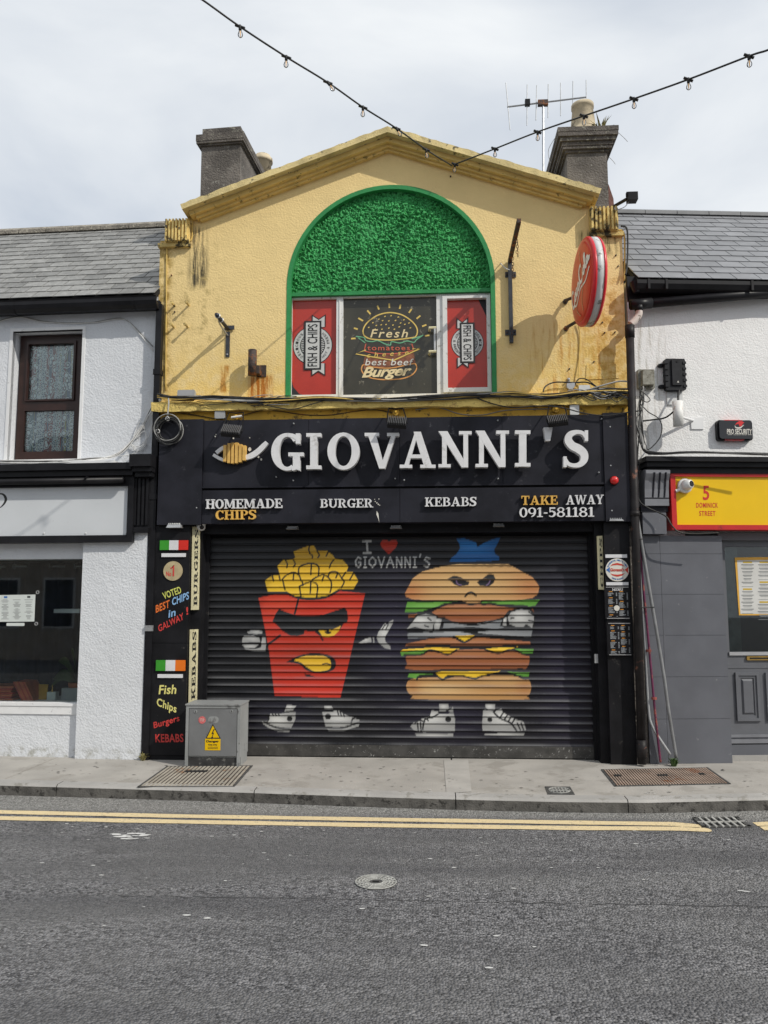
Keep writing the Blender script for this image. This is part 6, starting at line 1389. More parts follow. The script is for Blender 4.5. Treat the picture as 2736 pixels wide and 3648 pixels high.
sw = thing('shop_window', 'dark shop window with notice, books and plant in the left house', 'window', FL.w(-2, zwb, -.05))
MB().box(FL, -2.6, pier[0]-.002, zwb+.002, zwt-.002, -.075, -.069).obj('pane', 'clear_glass', sw)
mb = MB(); mb.box(FL, -2.6, pier[0], zwb-.02, zwb+.001, -.9, -.3); mb.obj('display_shelf', 'white_paint', sw)
mb = MB(); mb.box(FL, -2.7, pier[0]+.1, zwb-.3, zwt+.3, -1.2, -1.15); mb.box(FL, pier[0]+.11, pier[0]+.15, zwb-.3, zwt+.3, -1.15, -.31); mb.box(FL, -2.7, pier[0]+.1, zwt+.02, zwt+.05, -1.15, -.31); mb.obj('room_dark', 'interior_dark', sw)
drape(FL, -2.6, pier[0]-.02, zwb, zwt+.0, -.62, .03, 9, 0, 'dark_curtain', 'navy_curtain', sw)
zrl = FL.px(100,2018,-.6)[1]
for x0, x1 in ((0,20),(52,97),(182,234),(270,290)):
    a_, b_ = FL.px(x0,2018,-.58)[0], FL.px(x1,2018,-.58)[0]; MB().tube([FL.w(a_,zrl,-.575), FL.w(b_,zrl,-.575)], .012, 8).obj('curtain_rail', 'steel_strip', sw)
    MB().torus(FL.w(a_,zrl,-.575), FL.t, .026, .006, 16, 6).obj('curtain_ring', 'zinc', sw)
# notice on the glass
nq = [FL.px(*q, -.066) for q in ((-60,2216),(122,2214),(126,2118),(-60,2121))]
t = thing('menu_notice', 'white printed notice sheet stuck inside the left shop window', 'notice', FL.w(nq[0][0], nq[0][1], -.067))
MB().prism(FL, nq, -.068, -.066).obj('sheet', 'paper', t)
mb = MB(); rr = random.Random(9)
def pxr(mb, F, x0, y0, x1, y1, o): r = F.rect(x0,y0,x1,y1,o); mb.flat(F, [(r[0],r[2]),(r[1],r[2]),(r[1],r[3]),(r[0],r[3])], o)
for cx_ in (18, 60, 102):
    for y in range(2136, 2206, 4):
        if rr.random() < .75: w = rr.uniform(5,15); pxr(mb, FL, cx_-w, y, cx_+w, y+1.6, -.065)
mb.obj('print', 'text_mid', t)
mb = MB(); pxr(mb, FL, 14,2124,26,2131,-.065); mb.obj('colour_print', 'logo_blue', t); mb = MB(); pxr(mb, FL, 97,2123,108,2130,-.065); mb.obj('dark_print', 'text_dark', t)
for x, y in ((134,2110),(129,2222)): MB().torus(FL.w(*FL.px(x,y,-.064),-.064), FL.n, .016, .004, 16, 5).obj('suction_pad', 'grey_plastic', t)
q = FL.rect(23,2219,87,2230,-.066); tag(MB().prism(FL, rrect(*q,.008,3), -.068, -.066).obj('payment_sticker', 'paper'), 'small white rounded sticker below the notice in left shop window', 'sticker')
zsf = zwb+.001
books = thing('book_pile', 'pile of red backed books lying in the left shop window', 'books', FL.w(-1.9, zsf, -.3))
for k in range(7): MB().box(FL, *(FL.px(-60,2480,-.2)[0]+.01*(k % 3), FL.px(56,2480,-.2)[0]-.012*((k*5) % 3)), zsf+.022*k, zsf+.022*k+.019, -.45, -.14).obj('book', 'book_red' if k % 2 else 'book_orange', books)
lb = thing('leaning_books', 'row of red books leaning over beside the book pile', 'books', FL.w(-1.6, zsf, -.2))
for k in range(8):
    a_ = FL.px(80+k*5.5, 2500, -.16)[0]; s_ = -.11; MB().hexa([FL.w(a_,zsf,-.40),FL.w(a_+.017,zsf,-.40),FL.w(a_+.017,zsf,-.14),FL.w(a_,zsf,-.14),FL.w(a_+s_,zsf+.20,-.40),FL.w(a_+s_+.017,zsf+.20,-.40),FL.w(a_+s_+.017,zsf+.20,-.14),FL.w(a_+s_,zsf+.20,-.14)]).obj('book', 'book_orange' if k % 3 else 'book_red', lb)
a_, b_ = FL.px(118,2500,-.22)[0], FL.px(160,2500,-.22)[0]
tag(MB().hexa([FL.w(a_,zsf,-.26),FL.w(b_,zsf,-.26),FL.w(b_,zsf,-.24),FL.w(a_,zsf,-.24),FL.w(a_-.06,zsf+.15,-.40),FL.w(b_-.06,zsf+.15,-.40),FL.w(b_-.06,zsf+.15,-.38),FL.w(a_-.06,zsf+.15,-.38)]).obj('picture_book', 'poster_orange'), 'tan illustrated book propped behind the leaning books', 'book')
a_, b_ = FL.px(166,2500,-.18)[0], FL.px(196,2500,-.18)[0]; t = thing('card_holder', 'small white card holder with a gold figure in left shop window', 'holder', FL.w(a_, zsf, -.2))
MB().box(FL, a_, b_, zsf, zsf+.09, -.26, -.18).obj('card', 'paper', t); MB().lathe(FL.w((a_+b_)/2, zsf+.09, -.2), (0,0,1), [(0,.012),(.02,.006),(.05,.008),(.07,.004),(.08,0)], 8).obj('figure', 'brass', t)
pu = FL.px(262,2480,-.3)[0]; pt = thing('potted_plant', 'broad-leaved green plant in a pot behind the left shop window', 'plant', FL.w(pu, zsf, -.3))
MB().box(FL, pu-.09, pu+.14, zsf, zsf+.13, -.42, -.20).obj('cover_pot', 'grey_plastic', pt); MB().lathe(FL.w(pu+.03,zsf+.12,-.3), (0,0,1), [(0,.08),(.06,.09),(.06,.07),(.05,0)], 16).obj('inner_pot', 'terracotta', pt)
for du, dz, l_, wd_, tl in ((-.20,.10,.30,.06,.3),(-.16,.30,.34,.07,.2),(-.05,.42,.30,.07,.0),(-.24,.02,.28,.05,.2),(.06,.50,.3,.07,.1),(-.1,.18,.22,.05,-.1),(.1,.35,.25,.06,.1)):
    p0 = FL.w(pu+.03, zsf+.17, -.3); p2 = FL.w(pu+du, zsf+.12+dz, -.3+tl*.3); pm = p0.lerp(p2,.55)+Vector((0,0,.09)); vs_ = []; sp2 = spl([p0, pm, p2], 6)
    for i, p in enumerate(sp2):
        f_ = i/(len(sp2)-1); w = wd_*math.sin(math.pi*min(1,.08+f_*.92))*.9+.003; d_ = Vector((.25,-.5,.85)).normalized()*w; vs_ += [p-d_, p+Vector((0,.012,0)), p+d_]
    MB().add(vs_, [(3*i+k, 3*i+3+k, 3*i+4+k, 3*i+1+k) for i in range(len(sp2)-1) for k in (0,1)]).obj('leaf', 'leaf_dark', pt, True)
q = FL.px(215,2180,-.5); tag(MB().box(FL, q[0], q[0]+.3, q[1]-.01, q[1]+.035, -.6, -.35).obj('wall_shelf', 'white_paint'), 'white shelf end inside the left shop window', 'shelf')
# black cornice, sign panel, lamp tube, console
sf = thing('left_shop_sign', 'pale blank sign panel in a black moulded frame at left', 'sign', FL.w(-1.5, FL.px(200,1915,.14)[1], .1))
zA = FL.px(300,1652,.2)[1]; zB_ = FL.px(300,1722,.16)[1]; zP1 = FL.px(300,1734,.13)[1]; zP0 = FL.px(300,1914,.13)[1]; zF0_ = FL.px(300,1932,.15)[1]; uE = FL.px(458,1820,.13)[0]; uG = FL.px(474,1820,.15)[0]
MB().box(FL, U0, uG, zA-.07, zA, -.02, .24).obj('cornice_top', 'gloss_black', sf); MB().box(FL, U0, uG, zA-.13, zA-.0705, -.02, .20).obj('cornice_step', 'gloss_black', sf); MB().box(FL, U0, uG, zP1, zA-.1305, -.02, .15).obj('cornice_bed', 'gloss_black', sf)
MB().box(FL, U0, uE, zP0, zP1, -.02, .12).obj('panel', 'sign_panel', sf)
mb = MB(); mb.box(FL, U0, uG, zF0_, zP0, -.02, .155); mb.box(FL, uE, uG, zP0, zP1, -.02, .155); mb.obj('frame', 'gloss_black', sf)
mb = MB(); mb.box(FL, U0, uE+.02, zP0+.001, zP0+.02, .12, .14); mb.box(FL, uE-.012, uE+.0, zP0+.02, zP1, .12, .14); mb.obj('frame_bead', 'gloss_black', sf)
for x in (155,304,447): 
    for y in (1910,1736): c = FL.px(x,y,.125); MB().lathe(FL.w(c[0],c[1]+(.03 if y > 1900 else -.02),.12), FL.n, [(0,.010),(.006,.009),(.009,0)], 10).obj('rivet', 'pale_plastic', sf)
mb = MB(); Zs = lambda x, y: FL.px(x/2.676, 1300+y/2.676, .12)
k, d = stroke([(*Zs(*q), w) for q, w in (((-40,1235),.006),((0,1228),.012),((35,1238),.022),((56,1275),.030),((45,1315),.022),((15,1350),.012),((-20,1375),.006))])
A = [a for a, _ in d]; Bq = [b for _, b in d]; vs_ = [FL.w(*a,.1215) for a in A]+[FL.w(*b,.1215) for b in Bq]; n = len(A); mb.add(vs_, [(j, n+j, n+j+1, j+1) for j in range(n-1)]); mb.obj('script_letter', 'vinyl_black', sf)
MB().tube([FL.w(U0, FL.px(200,1714,.2)[1], .2), FL.w(FL.px(440,1711,.2)[0], FL.px(200,1714,.2)[1], .2)], .034, 16).obj('lamp_trough', 'gloss_black', sf, True)
for x in (310,): MB().tube([FL.w(FL.px(x,1690,.2)[0], FL.px(x,1695,.2)[1], .15), FL.w(FL.px(x,1690,.2)[0]+.01, FL.px(x,1705,.2)[1], .25)], .012, 6).obj('lamp_bracket', 'gloss_black', sf)
MB().box(FL, U0, uG-.2, zA, zA+.03, -.02, .22).obj('lead_flashing', 'white_paint', sf)
cn = thing('fluted_console', 'black fluted console bracket at the end of the left shop sign', 'bracket', FL.w(FL.px(505,1880,.1)[0], FL.px(505,1890,.1)[1], .05))
r = FL.rect(460,1617,536,1660,.27); MB().box(FL, *r, -.02, .27).obj('cap', 'gloss_black', cn); MB().box(FL, r[0]+.02, r[1]-.005, r[2]-.05, r[2]-.0005, -.02, .23).obj('cap_step', 'gloss_black', cn); MB().box(FL, r[0]+.035, r[1]-.015, r[2]-.10, r[2]-.0505, -.02, .19).obj('cap_step', 'gloss_black', cn)
r2 = FL.rect(476,1705,532,1878,.12); MB().box(FL, r2[0], r2[1], r2[2], r[2]-.1005, -.02, .11).obj('shaft', 'gloss_black', cn)
for k in range(4): w = (r2[1]-r2[0])/4; MB().box(FL, r2[0]+w*(k+.15), r2[0]+w*(k+.7), r2[2]+.02, r2[3], .1105, .13).obj('flute', 'gloss_black', cn)
MB().box(FL, r2[0]-.01, r2[1]+.005, r2[2]-.06, r2[2]-.0005, -.02, .14).obj('foot', 'gloss_black', cn)
# cables over the white house
wc = thing('wall_cables', 'thin pale cables clipped across the left white wall', 'cables', FL.w(-1, FL.px(200,1150,.02)[1], .02))
for k, pts in enumerate(([(-40,1155),(60,1128),(150,1143),(240,1150),(330,1148),(410,1134),(450,1140),(490,1175),(545,1235)], [(-40,1158),(60,1131),(150,1147),(250,1152),(340,1149),(440,1137),(480,1170),(546,1250)])):
    cab(wc, 'cable', [(x,y,.012) for x,y in pts], .005, 'cable_white' if k else 'cable_grey', F=FL)
lc = thing('ledge_cables', 'sheaf of white and black cables sweeping along the left shop cornice', 'cables', FL.w(-1, FL.px(200,1640,.2)[1], .2))
rr = random.Random(31)
for k in range(8):
    j = lambda s: rr.uniform(-s,s)
    cab(lc, 'cable', [(-60,1646+j(6),.23),(120,1645+j(6),.23),(240,1642+j(5),.22),(330,1636+j(5),.18),(410,1622+j(5),.10),(460,1585+j(8),.04),(500,1530+j(10),.03),(545,1450+j(14),.06),(575,1420+j(10),.12)], rr.choice((.004,.005,.006)), ('cable_white','cable_white','cable_black','cable_white','cable_black','cable_white','cable_grey','cable_white')[k], F=FL)
for k in range(4): cab(lc, 'cable', [(470,1575,.03),(500+k*5,1500+k*12,.03),(520,1560+k*8,.03),(490,1590+k*6,.03),(462,1580,.03)], .0045, 'cable_white', F=FL)
cab(lc, 'cable', [(420,1625,.09),(470,1618,.05),(510,1590,.03),(535,1540,.03),(548,1490,.05)], .0045, 'cable_white', F=FL)
tuft('weed_clump', 'small green weed at the foot of the left downpipe', Vector((F0.px(510,2700,.12)[0], -.12, 0)), 40, .10, .08, 'dry_grass', 4); 

# ------------------------------------------------------------------ white house on the right
rh = thing('right_house', 'white rendered house with smooth slate roof at right', 'house', FR.w(1.2, 0, -.3))
er = FR.px(2480,996,.12)[1]; rz = FR.px(2480,766,-1.9)[1]; V0, V1 = 0.02, 4.4
slate_roof(rh, FR, .1, 2.7, er, .12, rz, 1.9, 13, .27, 'slate_new', 5, ('ridge_grey', .45, .03), .010)
MB().hexa([FR.w(2.7,er,.1), FR.w(V1,er,.1), FR.w(V1,rz,-1.9), FR.w(2.7,rz,-1.9), FR.w(2.7,er+.03,.1), FR.w(V1,er+.03,.1), FR.w(V1,rz+.03,-1.9), FR.w(2.7,rz+.03,-1.9)]).obj('roof_beyond', 'slate_new', rh)
MB().hexa([FR.w(V0,er,-3.9), FR.w(V1,er,-3.9), FR.w(V1,rz,-1.92), FR.w(V0,rz,-1.92), FR.w(V0,er+.03,-3.9), FR.w(V1,er+.03,-3.9), FR.w(V1,rz+.03,-1.92), FR.w(V0,rz+.03,-1.92)]).obj('rear_roof', 'opp_roof', rh)
zc1 = FR.px(2500,1624,0)[1]; zdt = FR.px(2650,1925,0)[1]
mb = MB(); mb.box(FR, V0, V1, zc1-.3, er+.02, -.35, 0); mb.box(FR, 2.2, V1, 0, zc1-.3, -.35, -.0); mb.box(FR, V0, .55, 0, zc1-.3, -.35, -.02); mb.obj('wall', 'white_render_right', rh)
MB().box(FR, V1-.3, V1, 0, er, -3.9, -.36).obj('gable_wall', 'white_render_right', rh); MB().box(FR, V0, V1-.31, 0, er, -3.9, -3.6).obj('back_wall', 'white_render_right', rh)
gz2 = FR.px(2480,999,.2)[1]
gt = thing('gutter', 'black gutter and deep soffit on the right white house', 'gutter', FR.w(1.2, gz2-.1, .2))
pr2 = [(.05,-.0),(.05,-.06),(.08,-.10),(.13,-.12),(.18,-.09),(.205,-.04),(.205,0),(.19,0),(.18,-.05),(.13,-.09),(.08,-.06),(.07,0)]
vs_ = [FR.w(u, gz2+z, o) for u in (.06, 3.4) for o, z in pr2]; n = len(pr2)
MB().add(vs_, [(j, (j+1) % n, n+(j+1) % n, n+j) for j in range(n)] + [tuple(range(n)), tuple(range(n,2*n))[::-1]]).obj('channel', 'gloss_black', gt)
MB().prism(FR, [FR.px(*q,.04) for q in ((2232,985),(3000,1000),(3000,1050),(2740,1060),(2240,1070))], .0, .045).obj('soffit_board', 'shop_black', gt)
MB().tube([FR.w(*FR.px(2262,1005,.13),.13), FR.w(*FR.px(2268,1042,.13),.13)], [.06,.035], 12).obj('outlet', 'gloss_black', gt)
for x in (2312,2375,2680): c = FR.px(x,1000,.21); MB().box(FR, c[0]-.012, c[0]+.012, gz2-.10, gz2+.006, .19, .213).obj('bracket', 'gloss_black', gt)
op = thing('old_downpipe', 'sloping black pipe feeding a peeling downpipe at the right corner', 'pipe', (F0.px(2285,2705,.14)[0], -.14, 0))
pa = FR.w(*FR.px(2246,1086,.12),.12); pb = FR.w(*FR.px(2740,1044,.12),.12); pd = pb + (pb-pa)*.5
MB().tube([pa, pd], .050, 14).obj('sloping_pipe', 'gloss_black', op, True)
MB().tube([pa, pa.lerp(pb,.15)], .056, 14).obj('branch_socket', 'gloss_black', op, True)
e0 = FR.w(*FR.px(2275,1090,.12),.12); MB().tube([e0, FR.w(*FR.px(2276,1108,.12),.12)], [.055,.04], 12).obj('branch_outlet', 'gloss_black', op, True)
MB().tube(spl([FR.w(*FR.px(2276,1106,.12),.12), FR.w(*FR.px(2276,1122,.12),.12), FR.w(*FR.px(2262,1142,.12),.12), FR.w(*FR.px(2246,1156,.12),.12)],5), .037, 12).obj('white_elbow', 'pipe_white', op, True)
dpt = w_(2243,1160,.14); dpb = w_(2287,2712,.14); 
MB().tube([dpt, Vector((dpt.x*.5+dpb.x*.5, dpt.y, (dpt.z+dpb.z)/2)), Vector((dpb.x, dpb.y, .02))], .043, 12).obj('downpipe', 'old_pipe', op, True)
for y0, y1 in ((1160,1205),(1845,1862),(2640,2700)): MB().tube([dpt.lerp(dpb,(y0-1160)/1552), dpt.lerp(dpb,(y1-1160)/1552)], .051, 12).obj('collar', 'old_pipe', op, True)
# boxes on the white wall
r = FR.rect(2277,1313,2336,1381,.08); t = thing('meter_box', 'weathered grey box beside the old downpipe on right wall', 'box', FR.w(r[0], r[2], .02))
MB().prism(FR, rrect(*r,.012,2), 0, .05).obj('base', 'meter_box', t); a_ = r
MB().hexa([FR.w(a_[0]+.02,a_[2]+.02,.05),FR.w(a_[1]-.02,a_[2]+.02,.05),FR.w(a_[1]-.035,a_[3]-.012,.05),FR.w(a_[0]+.03,a_[3]-.012,.05)] + [FR.w(a_[0]+.03,a_[2]+.03,.10),FR.w(a_[1]-.03,a_[2]+.03,.10),FR.w(a_[1]-.042,a_[3]-.02,.09),FR.w(a_[0]+.038,a_[3]-.02,.09)]).obj('cover', 'meter_box', t)
r = FR.rect(2373,1276,2445,1388,.09); t = thing('network_box', 'tall black ribbed plastic network box on the right white wall', 'box', FR.w(r[0], r[2], 0))
MB().prism(FR, rrect(*r,.02,3), .012, .075).obj('case', 'box_black', t); w = r[1]-r[0]
MB().prism(FR, rrect(r[0]+w*.30, r[1]-w*.2, r[2]+.05, r[3]-.012, .006,2), .0755, .092).obj('cover_panel', 'box_black', t)
for k in range(5):
    z = r[2]+(r[3]-r[2])*(k+.7)/5.4; MB().box(FR, r[0]-.006, r[0]+.03, z-.012, z+.012, .02, .084).obj('rib', 'box_black', t); MB().box(FR, r[1]-.03, r[1]+.006, z-.012, z+.012, .02, .084).obj('rib', 'box_black', t)
for z in (r[3]-.06, r[2]+.05): MB().prism(FR, rrect(r[0]-.055, r[0]+.01, z-.02, z+.02, .018,4), .0, .02).obj('fixing_lug', 'box_black', t)
c = ((r[0]+r[1])/2+.015, r[2]+.085); MB().prism(FR, [(c[0]-.01,c[1]-.008),(c[0]+.01,c[1]-.008),(c[0],c[1]+.012)], .092, .094).obj('triangle_mark', 'print_white', t)
MB().prism(FR, disc_poly((c[0], r[3]-.035), .012, 12), .092, .096).obj('latch', 'gloss_black', t)
r = FR.rect(2377,1398,2432,1441,.02); tag(MB().box(FR, *r, 0, .02).obj('vent_plate', 'pale_plastic'), 'pale flat vent plate below the black network box', 'plate')
t = thing('white_pipe_stub', 'white rusty pipe stub on a bracket below the network box', 'bracket', FR.w(*FR.px(2470,1530,0), 0))
c0 = FR.px(2417,1519,.16); c1 = FR.px(2417,1430,.16); MB().lathe(FR.w(*c0,.16), (0,0,1), [(0,.052),(c1[1]-c0[1],.052),(c1[1]-c0[1],.044),(.03,.044)], 18).obj('pipe', 'tube_white', t, True)
MB().lathe(FR.w(c0[0],c0[1]+.004,.16), (0,0,1), [(0,.045),(.003,0)], 18).obj('pipe_mouth', 'pit_black', t)
r = FR.rect(2462,1487,2506,1529,.01); MB().box(FR, *r, 0, .012).obj('back_plate', 'white_paint', t)
MB().tube([FR.w(r[0]+.02,(r[2]+r[3])/2+.03,.012), FR.w(c0[0]+.04,(r[2]+r[3])/2+.035,.14)], .014, 8).obj('arm', 'white_paint', t)
cab(t, 'lead', [(2420,1388,.06),(2417,1405,.10),(2416,1432,.15)], .012, 'cable_black', F=FR)
r = FR.rect(2563,1493,2689,1566,.10); t = thing('alarm_box', 'black and red security alarm box on the right white wall', 'alarm box', FR.w(r[0], r[2], 0))
MB().prism(FR, rrect(*r,.03,5), 0, .05).obj('back_case', 'gloss_black', t); zz_ = (r[3]-r[2])
MB().prism(FR, rrect(r[0]+.07, r[1]-.09, r[2]-.002, r[3]+.002, .02,4), .012, .051).obj('red_lamp_band', 'alarm_red', t)
MB().prism(FR, rrect(r[0]+.012, r[1]-.012, r[2]+.014, r[3]-.010, .03,5), .052, .075).obj('front_cover', M('alarm_gloss', (.012,.012,.014), .12, .1, coat=.5), t)
mb = MB(); rectext(mb, FR, 'PRO SECURITY', 2590,1528,2678,1546, .0765, bold=.02)
for x0, x1 in ((2593,2608),(2664,2678)): pxr(mb, FR, x0,1548,x1,1549.2,.0765)
rectext(mb, FR, 'YOUR SECURITY PARTNER', 2611,1547,2661,1550.5,.0765); k, d = stroke([(*FR.px(x,y,.0765), w) for x,y,w in ((2618,1516,.004),(2622,1523,.012),(2636,1524,.014),(2650,1514,.005))]); A=[a for a,_ in d]; Bq=[b for _,b in d]; n=len(A); mb.add([FR.w(*a,.0765) for a in A]+[FR.w(*b,.0765) for b in Bq], [(j,n+j,n+j+1,j+1) for j in range(n-1)])
tag(mb.obj('lettering', 'print_white', t), kind='stuff')
mb = MB(); mb.flat(FR, [FR.px(x,y,.0768) for x,y in ((2618,1514),(2624,1506),(2634,1500),(2645,1501),(2652,1506),(2647,1508),(2642,1518),(2634,1519),(2632,1511),(2626,1511))], .0768); mb.obj('emblem', 'alarm_red', t)
# black cornice and yellow sign
zk1 = FR.px(2500,1626,.25)[1]; zk0 = FR.px(2500,1680,.16)[1]
co = thing('shop_cornice', 'black moulded cornice over the yellow street sign', 'cornice', FR.w(1.5, zk0, .1)); uk = FR.px(2296,1650,.2)[0]
MB().box(FR, uk, V1, zk1-.05, zk1, -.02, .25).obj('cornice_top', 'gloss_black', co); MB().box(FR, uk+.02, V1, zk1-.10, zk1-.0505, -.02, .21).obj('cornice_step', 'gloss_black', co); MB().box(FR, uk+.04, V1, zk0-.02, zk1-.1005, -.02, .16).obj('cornice_bed', 'gloss_black', co)
ys = thing('street_sign', 'yellow sign with red frame reading 5 Dominick Street', 'sign', FR.w(1.2, FR.px(2500,1887,.14)[1], .1))
zy1 = FR.px(2560,1683,.15)[1]; zy0 = FR.px(2560,1887,.15)[1]; uy0 = FR.px(2392,1780,.15)[0]; zi1 = FR.px(2560,1698,.14)[1]; zi0 = FR.px(2560,1870,.14)[1]; ui0 = FR.px(2408,1780,.14)[0]
mb = MB(); mb.box(FR, uy0, V1, zi1, zy1, -.02, .15); mb.box(FR, uy0, V1, zy0, zi0, -.02, .15); mb.box(FR, uy0, ui0, zi0, zi1, -.02, .15); mb.obj('red_frame', 'red_frame', ys)
MB().box(FR, ui0, V1, zi0, zi1, -.02, .128).obj('panel', 'yellow_sign', ys)
for s_, bx_ in (('5',(2504,1730,2527,1782)),('DOMINICK',(2480,1791,2558,1809)),('STREET',(2491,1820,2549,1838))):
    mb = MB(); rectext(mb, FR, s_, *bx_, .1295, bold=.02, space=1.15); mb.obj('lettering', 'print_signred', ys)
c = FR.px(2440,1731,.15); t = thing('dome_camera', 'white dome security camera on the yellow street sign', 'camera', FR.w(c[0], c[1]-.07, .13))
MB().lathe(FR.w(*c,.129), FR.n, [(0,.075),(.03,.077),(.045,.068),(.046,.0)], 28).obj('base', 'white_plastic', t, True)
MB().lathe(FR.w(*c,.155)+Vector((0,0,.004)), (.45,-.75,.08), [(0,.06),(.04,.055),(.075,.045),(.085,.034)], 22).obj('camera_body', 'white_plastic', t, True); MB().lathe(FR.w(*c,.155)+Vector((0,0,.004)), (.45,-.75,.08), [(.0855,.032),(.087,.028),(.088,0)], 20).obj('lens', 'lens_black', t, True)
MB().tube([FR.w(c[0]-.10,c[1]-.055,.15), FR.w(c[0]-.05,c[1]-.035,.15)], .016, 8).obj('cable_gland', 'white_plastic', t)
# grey scroll console and grey pilaster of tiles
cs = thing('scroll_console', 'grey fluted scroll bracket beside the yellow street sign', 'bracket', FR.w(FR.px(2345,1800,.1)[0], FR.px(2345,1820,.1)[1], .05))
r = FR.rect(2302,1675,2388,1775,.2); H_ = r[3]-r[2]
sec = [(.0,0),(.12,0),(.15,.05),(.155,.35),(.17,.65),(.21,.88),(.21,1.0),(.16,1.04),(0,1.04)]
vs_ = [FR.w(u, r[2]+z*H_, o) for u in (r[0], r[1]) for o, z in sec]; n = len(sec)
MB().add(vs_, [(j, (j+1) % n, n+(j+1) % n, n+j) for j in range(n)] + [tuple(range(n)), tuple(range(n,2*n))[::-1]]).obj('scroll', 'grey_paint_light', cs)
for k in range(3):
    u = r[0]+(r[1]-r[0])*(.32+.24*k); pts = [FR.w(u+.012*math.sin(z*3), r[2]+z*H_, o) for o, z in ((.146,.06),(.154,.35),(.170,.63),(.195,.80),(.211,.92))]; MB().tube(pts, .011, 6).obj('flute', 'fascia_black', cs)
MB().box(FR, r[0], r[1], r[2]-.07, r[2]-.0005, 0, .15).obj('foot', 'grey_paint_light', cs); MB().box(FR, r[0]-.03, r[1]+.0, r[2]-.13, r[2]-.0705, 0, .11).obj('foot_block', 'fascia_black', cs)
gp = thing('grey_pilaster', 'grey tiled pilaster beneath the yellow sign at right', 'pilaster', FR.w(.5, 0, .05))
r = FR.rect(2290,1826,2374,1902,.13); MB().box(FR, *r, 0, .13).obj('top_block', 'grey_paint', gp)
ug0 = FR.px(2300,2300,.06)[0]; ug1 = FR.px(2590,2300,.06)[0]; ugm = FR.px(2365,2300,.06)[0]
zz2 = [FR.px(2450,y,.06)[1] for y in (1908,1973,2117,2263,2411,2561)] + [.0]
MB().box(FR, ug0, ug1, 0, zz2[0], -.02, .045).obj('backing', 'fascia_black', gp)
for a_, b_ in zip(zz2, zz2[1:]):
    for u0_, u1_ in ((ug0, ugm), (ugm, ug1)): MB().box(FR, u0_+.0015, u1_-.0015, b_+.0015, a_-.0015, .045, .06).obj('tile', 'grey_paint', gp)
# door
dr = thing('grey_door', 'grey panelled door with a glazed top and brass letterbox at right', 'door', FR.w(FR.px(2680,2690,-.05)[0], .09, -.05))
OD = -.08; ud0 = FR.px(2578,2300,OD)[0]; ud1 = ud0+1.0; zdo = FR.px(2650,2650,OD)[1]
gl0 = FR.rect(2590,1948,2800,2322,OD); z_t = zy0-.02
fr_ = MB(); fr_.box(FR, ug1+.001, ud0, 0.07, z_t, -.16, -.02); fr_.box(FR, ud0, ud1, FR.px(2650,1925,-.02)[1], z_t, -.16, -.02); fr_.obj('door_frame', 'door_grey', dr)
mb = MB(); zl = gl0[2]; zg = gl0[3]; ug = gl0[0]
zp1 = FR.px(2650,2395,OD)[1]; 
mb.box(FR, ud0, ug, zdo, FR.px(2650,1925,-.02)[1]-.002, -.12, OD); mb.box(FR, ug, ud1, zg, FR.px(2650,1925,-.02)[1]-.002, -.12, OD); mb.box(FR, ug, ud1, zdo, zl, -.12, OD); mb.obj('door_leaf', 'door_grey', dr)
MB().box(FR, ug, ud1, zl, zg, -.105, -.1).obj('pane', 'clear_glass', dr); MB().box(FR, ug-.01, ud1, zl-.035, zl-.001, OD, OD+.018).obj('glazing_bar', 'steel_strip', dr)
MB().box(FR, ug-.2, ud1+.2, zl-.2, zg+.2, -.75, -.7).obj('dark_room', 'interior_dark', dr)
mb = MB(); a_ = FR.px(2625,2060,-.112)[0]; mb.box(FR, ug, a_+.02, zl, zg, -.125, -.12); mb.obj('privacy_film', M('film_green', (.04,.055,.055), .6, .3, 9), dr)
r = FR.rect(2661,2338,2790,2352,OD+.02); lt = MB().prism(FR, rrect(r[0],r[1],r[2],r[3],.008,3), OD, OD+.02).obj('letterbox', 'brass', dr); MB().box(FR, r[0]+.03, r[1]-.03, r[2]+.012, r[3]-.012, OD+.02, OD+.022).obj('letter_slot', 'pit_black', lt)
for x0, x1 in ((2624,2709),(2732,2817)):
    r = FR.rect(x0,2396,x1,2569,OD+.02); W_ = r[1]-r[0]
    pn = ringbars(MB(), FR, r, (r[0]+.03,r[1]-.03,r[2]+.03,r[3]-.03), OD, OD+.022).obj('panel_moulding', 'door_grey', dr); ringbars(MB(), FR, (r[0]+.03,r[1]-.03,r[2]+.03,r[3]-.03), (r[0]+.055,r[1]-.055,r[2]+.055,r[3]-.055), OD, OD+.010).obj('inner_moulding', 'door_grey', pn)
    MB().hexa([FR.w(u,z,OD) for u,z in ((r[0]+.065,r[2]+.065),(r[1]-.065,r[2]+.065),(r[1]-.065,r[3]-.065),(r[0]+.065,r[3]-.065))]+[FR.w(u,z,OD+.016) for u,z in ((r[0]+.08,r[2]+.085),(r[1]-.08,r[2]+.085),(r[1]-.08,r[3]-.085),(r[0]+.08,r[3]-.085))]).obj('raised_field', 'door_grey', pn)
zq = FR.px(2650,2370,OD)[1]; MB().box(FR, ud0+.002, ud1, zq-.03, zq-.01, OD, OD+.006).obj('rail_edge', 'door_grey', dr)
for y0, y1, o in ((2616,2626,.012),(2632,2646,.03)): r = FR.rect(2590,y0,2800,y1,OD); MB().box(FR, ud0+.01, ud1, r[2], r[3], OD, OD+o).obj('weather_bar', 'grey_paint_light', dr)
MB().box(FR, ug1+.001, ud1, .055, zdo-.004, -.3, -.06).obj('threshold', 'grey_paint', dr); MB().box(FR, ug1+.001, ud1+.2, 0, .055, -.3, -.03).obj('step', 'kerb_top', dr)
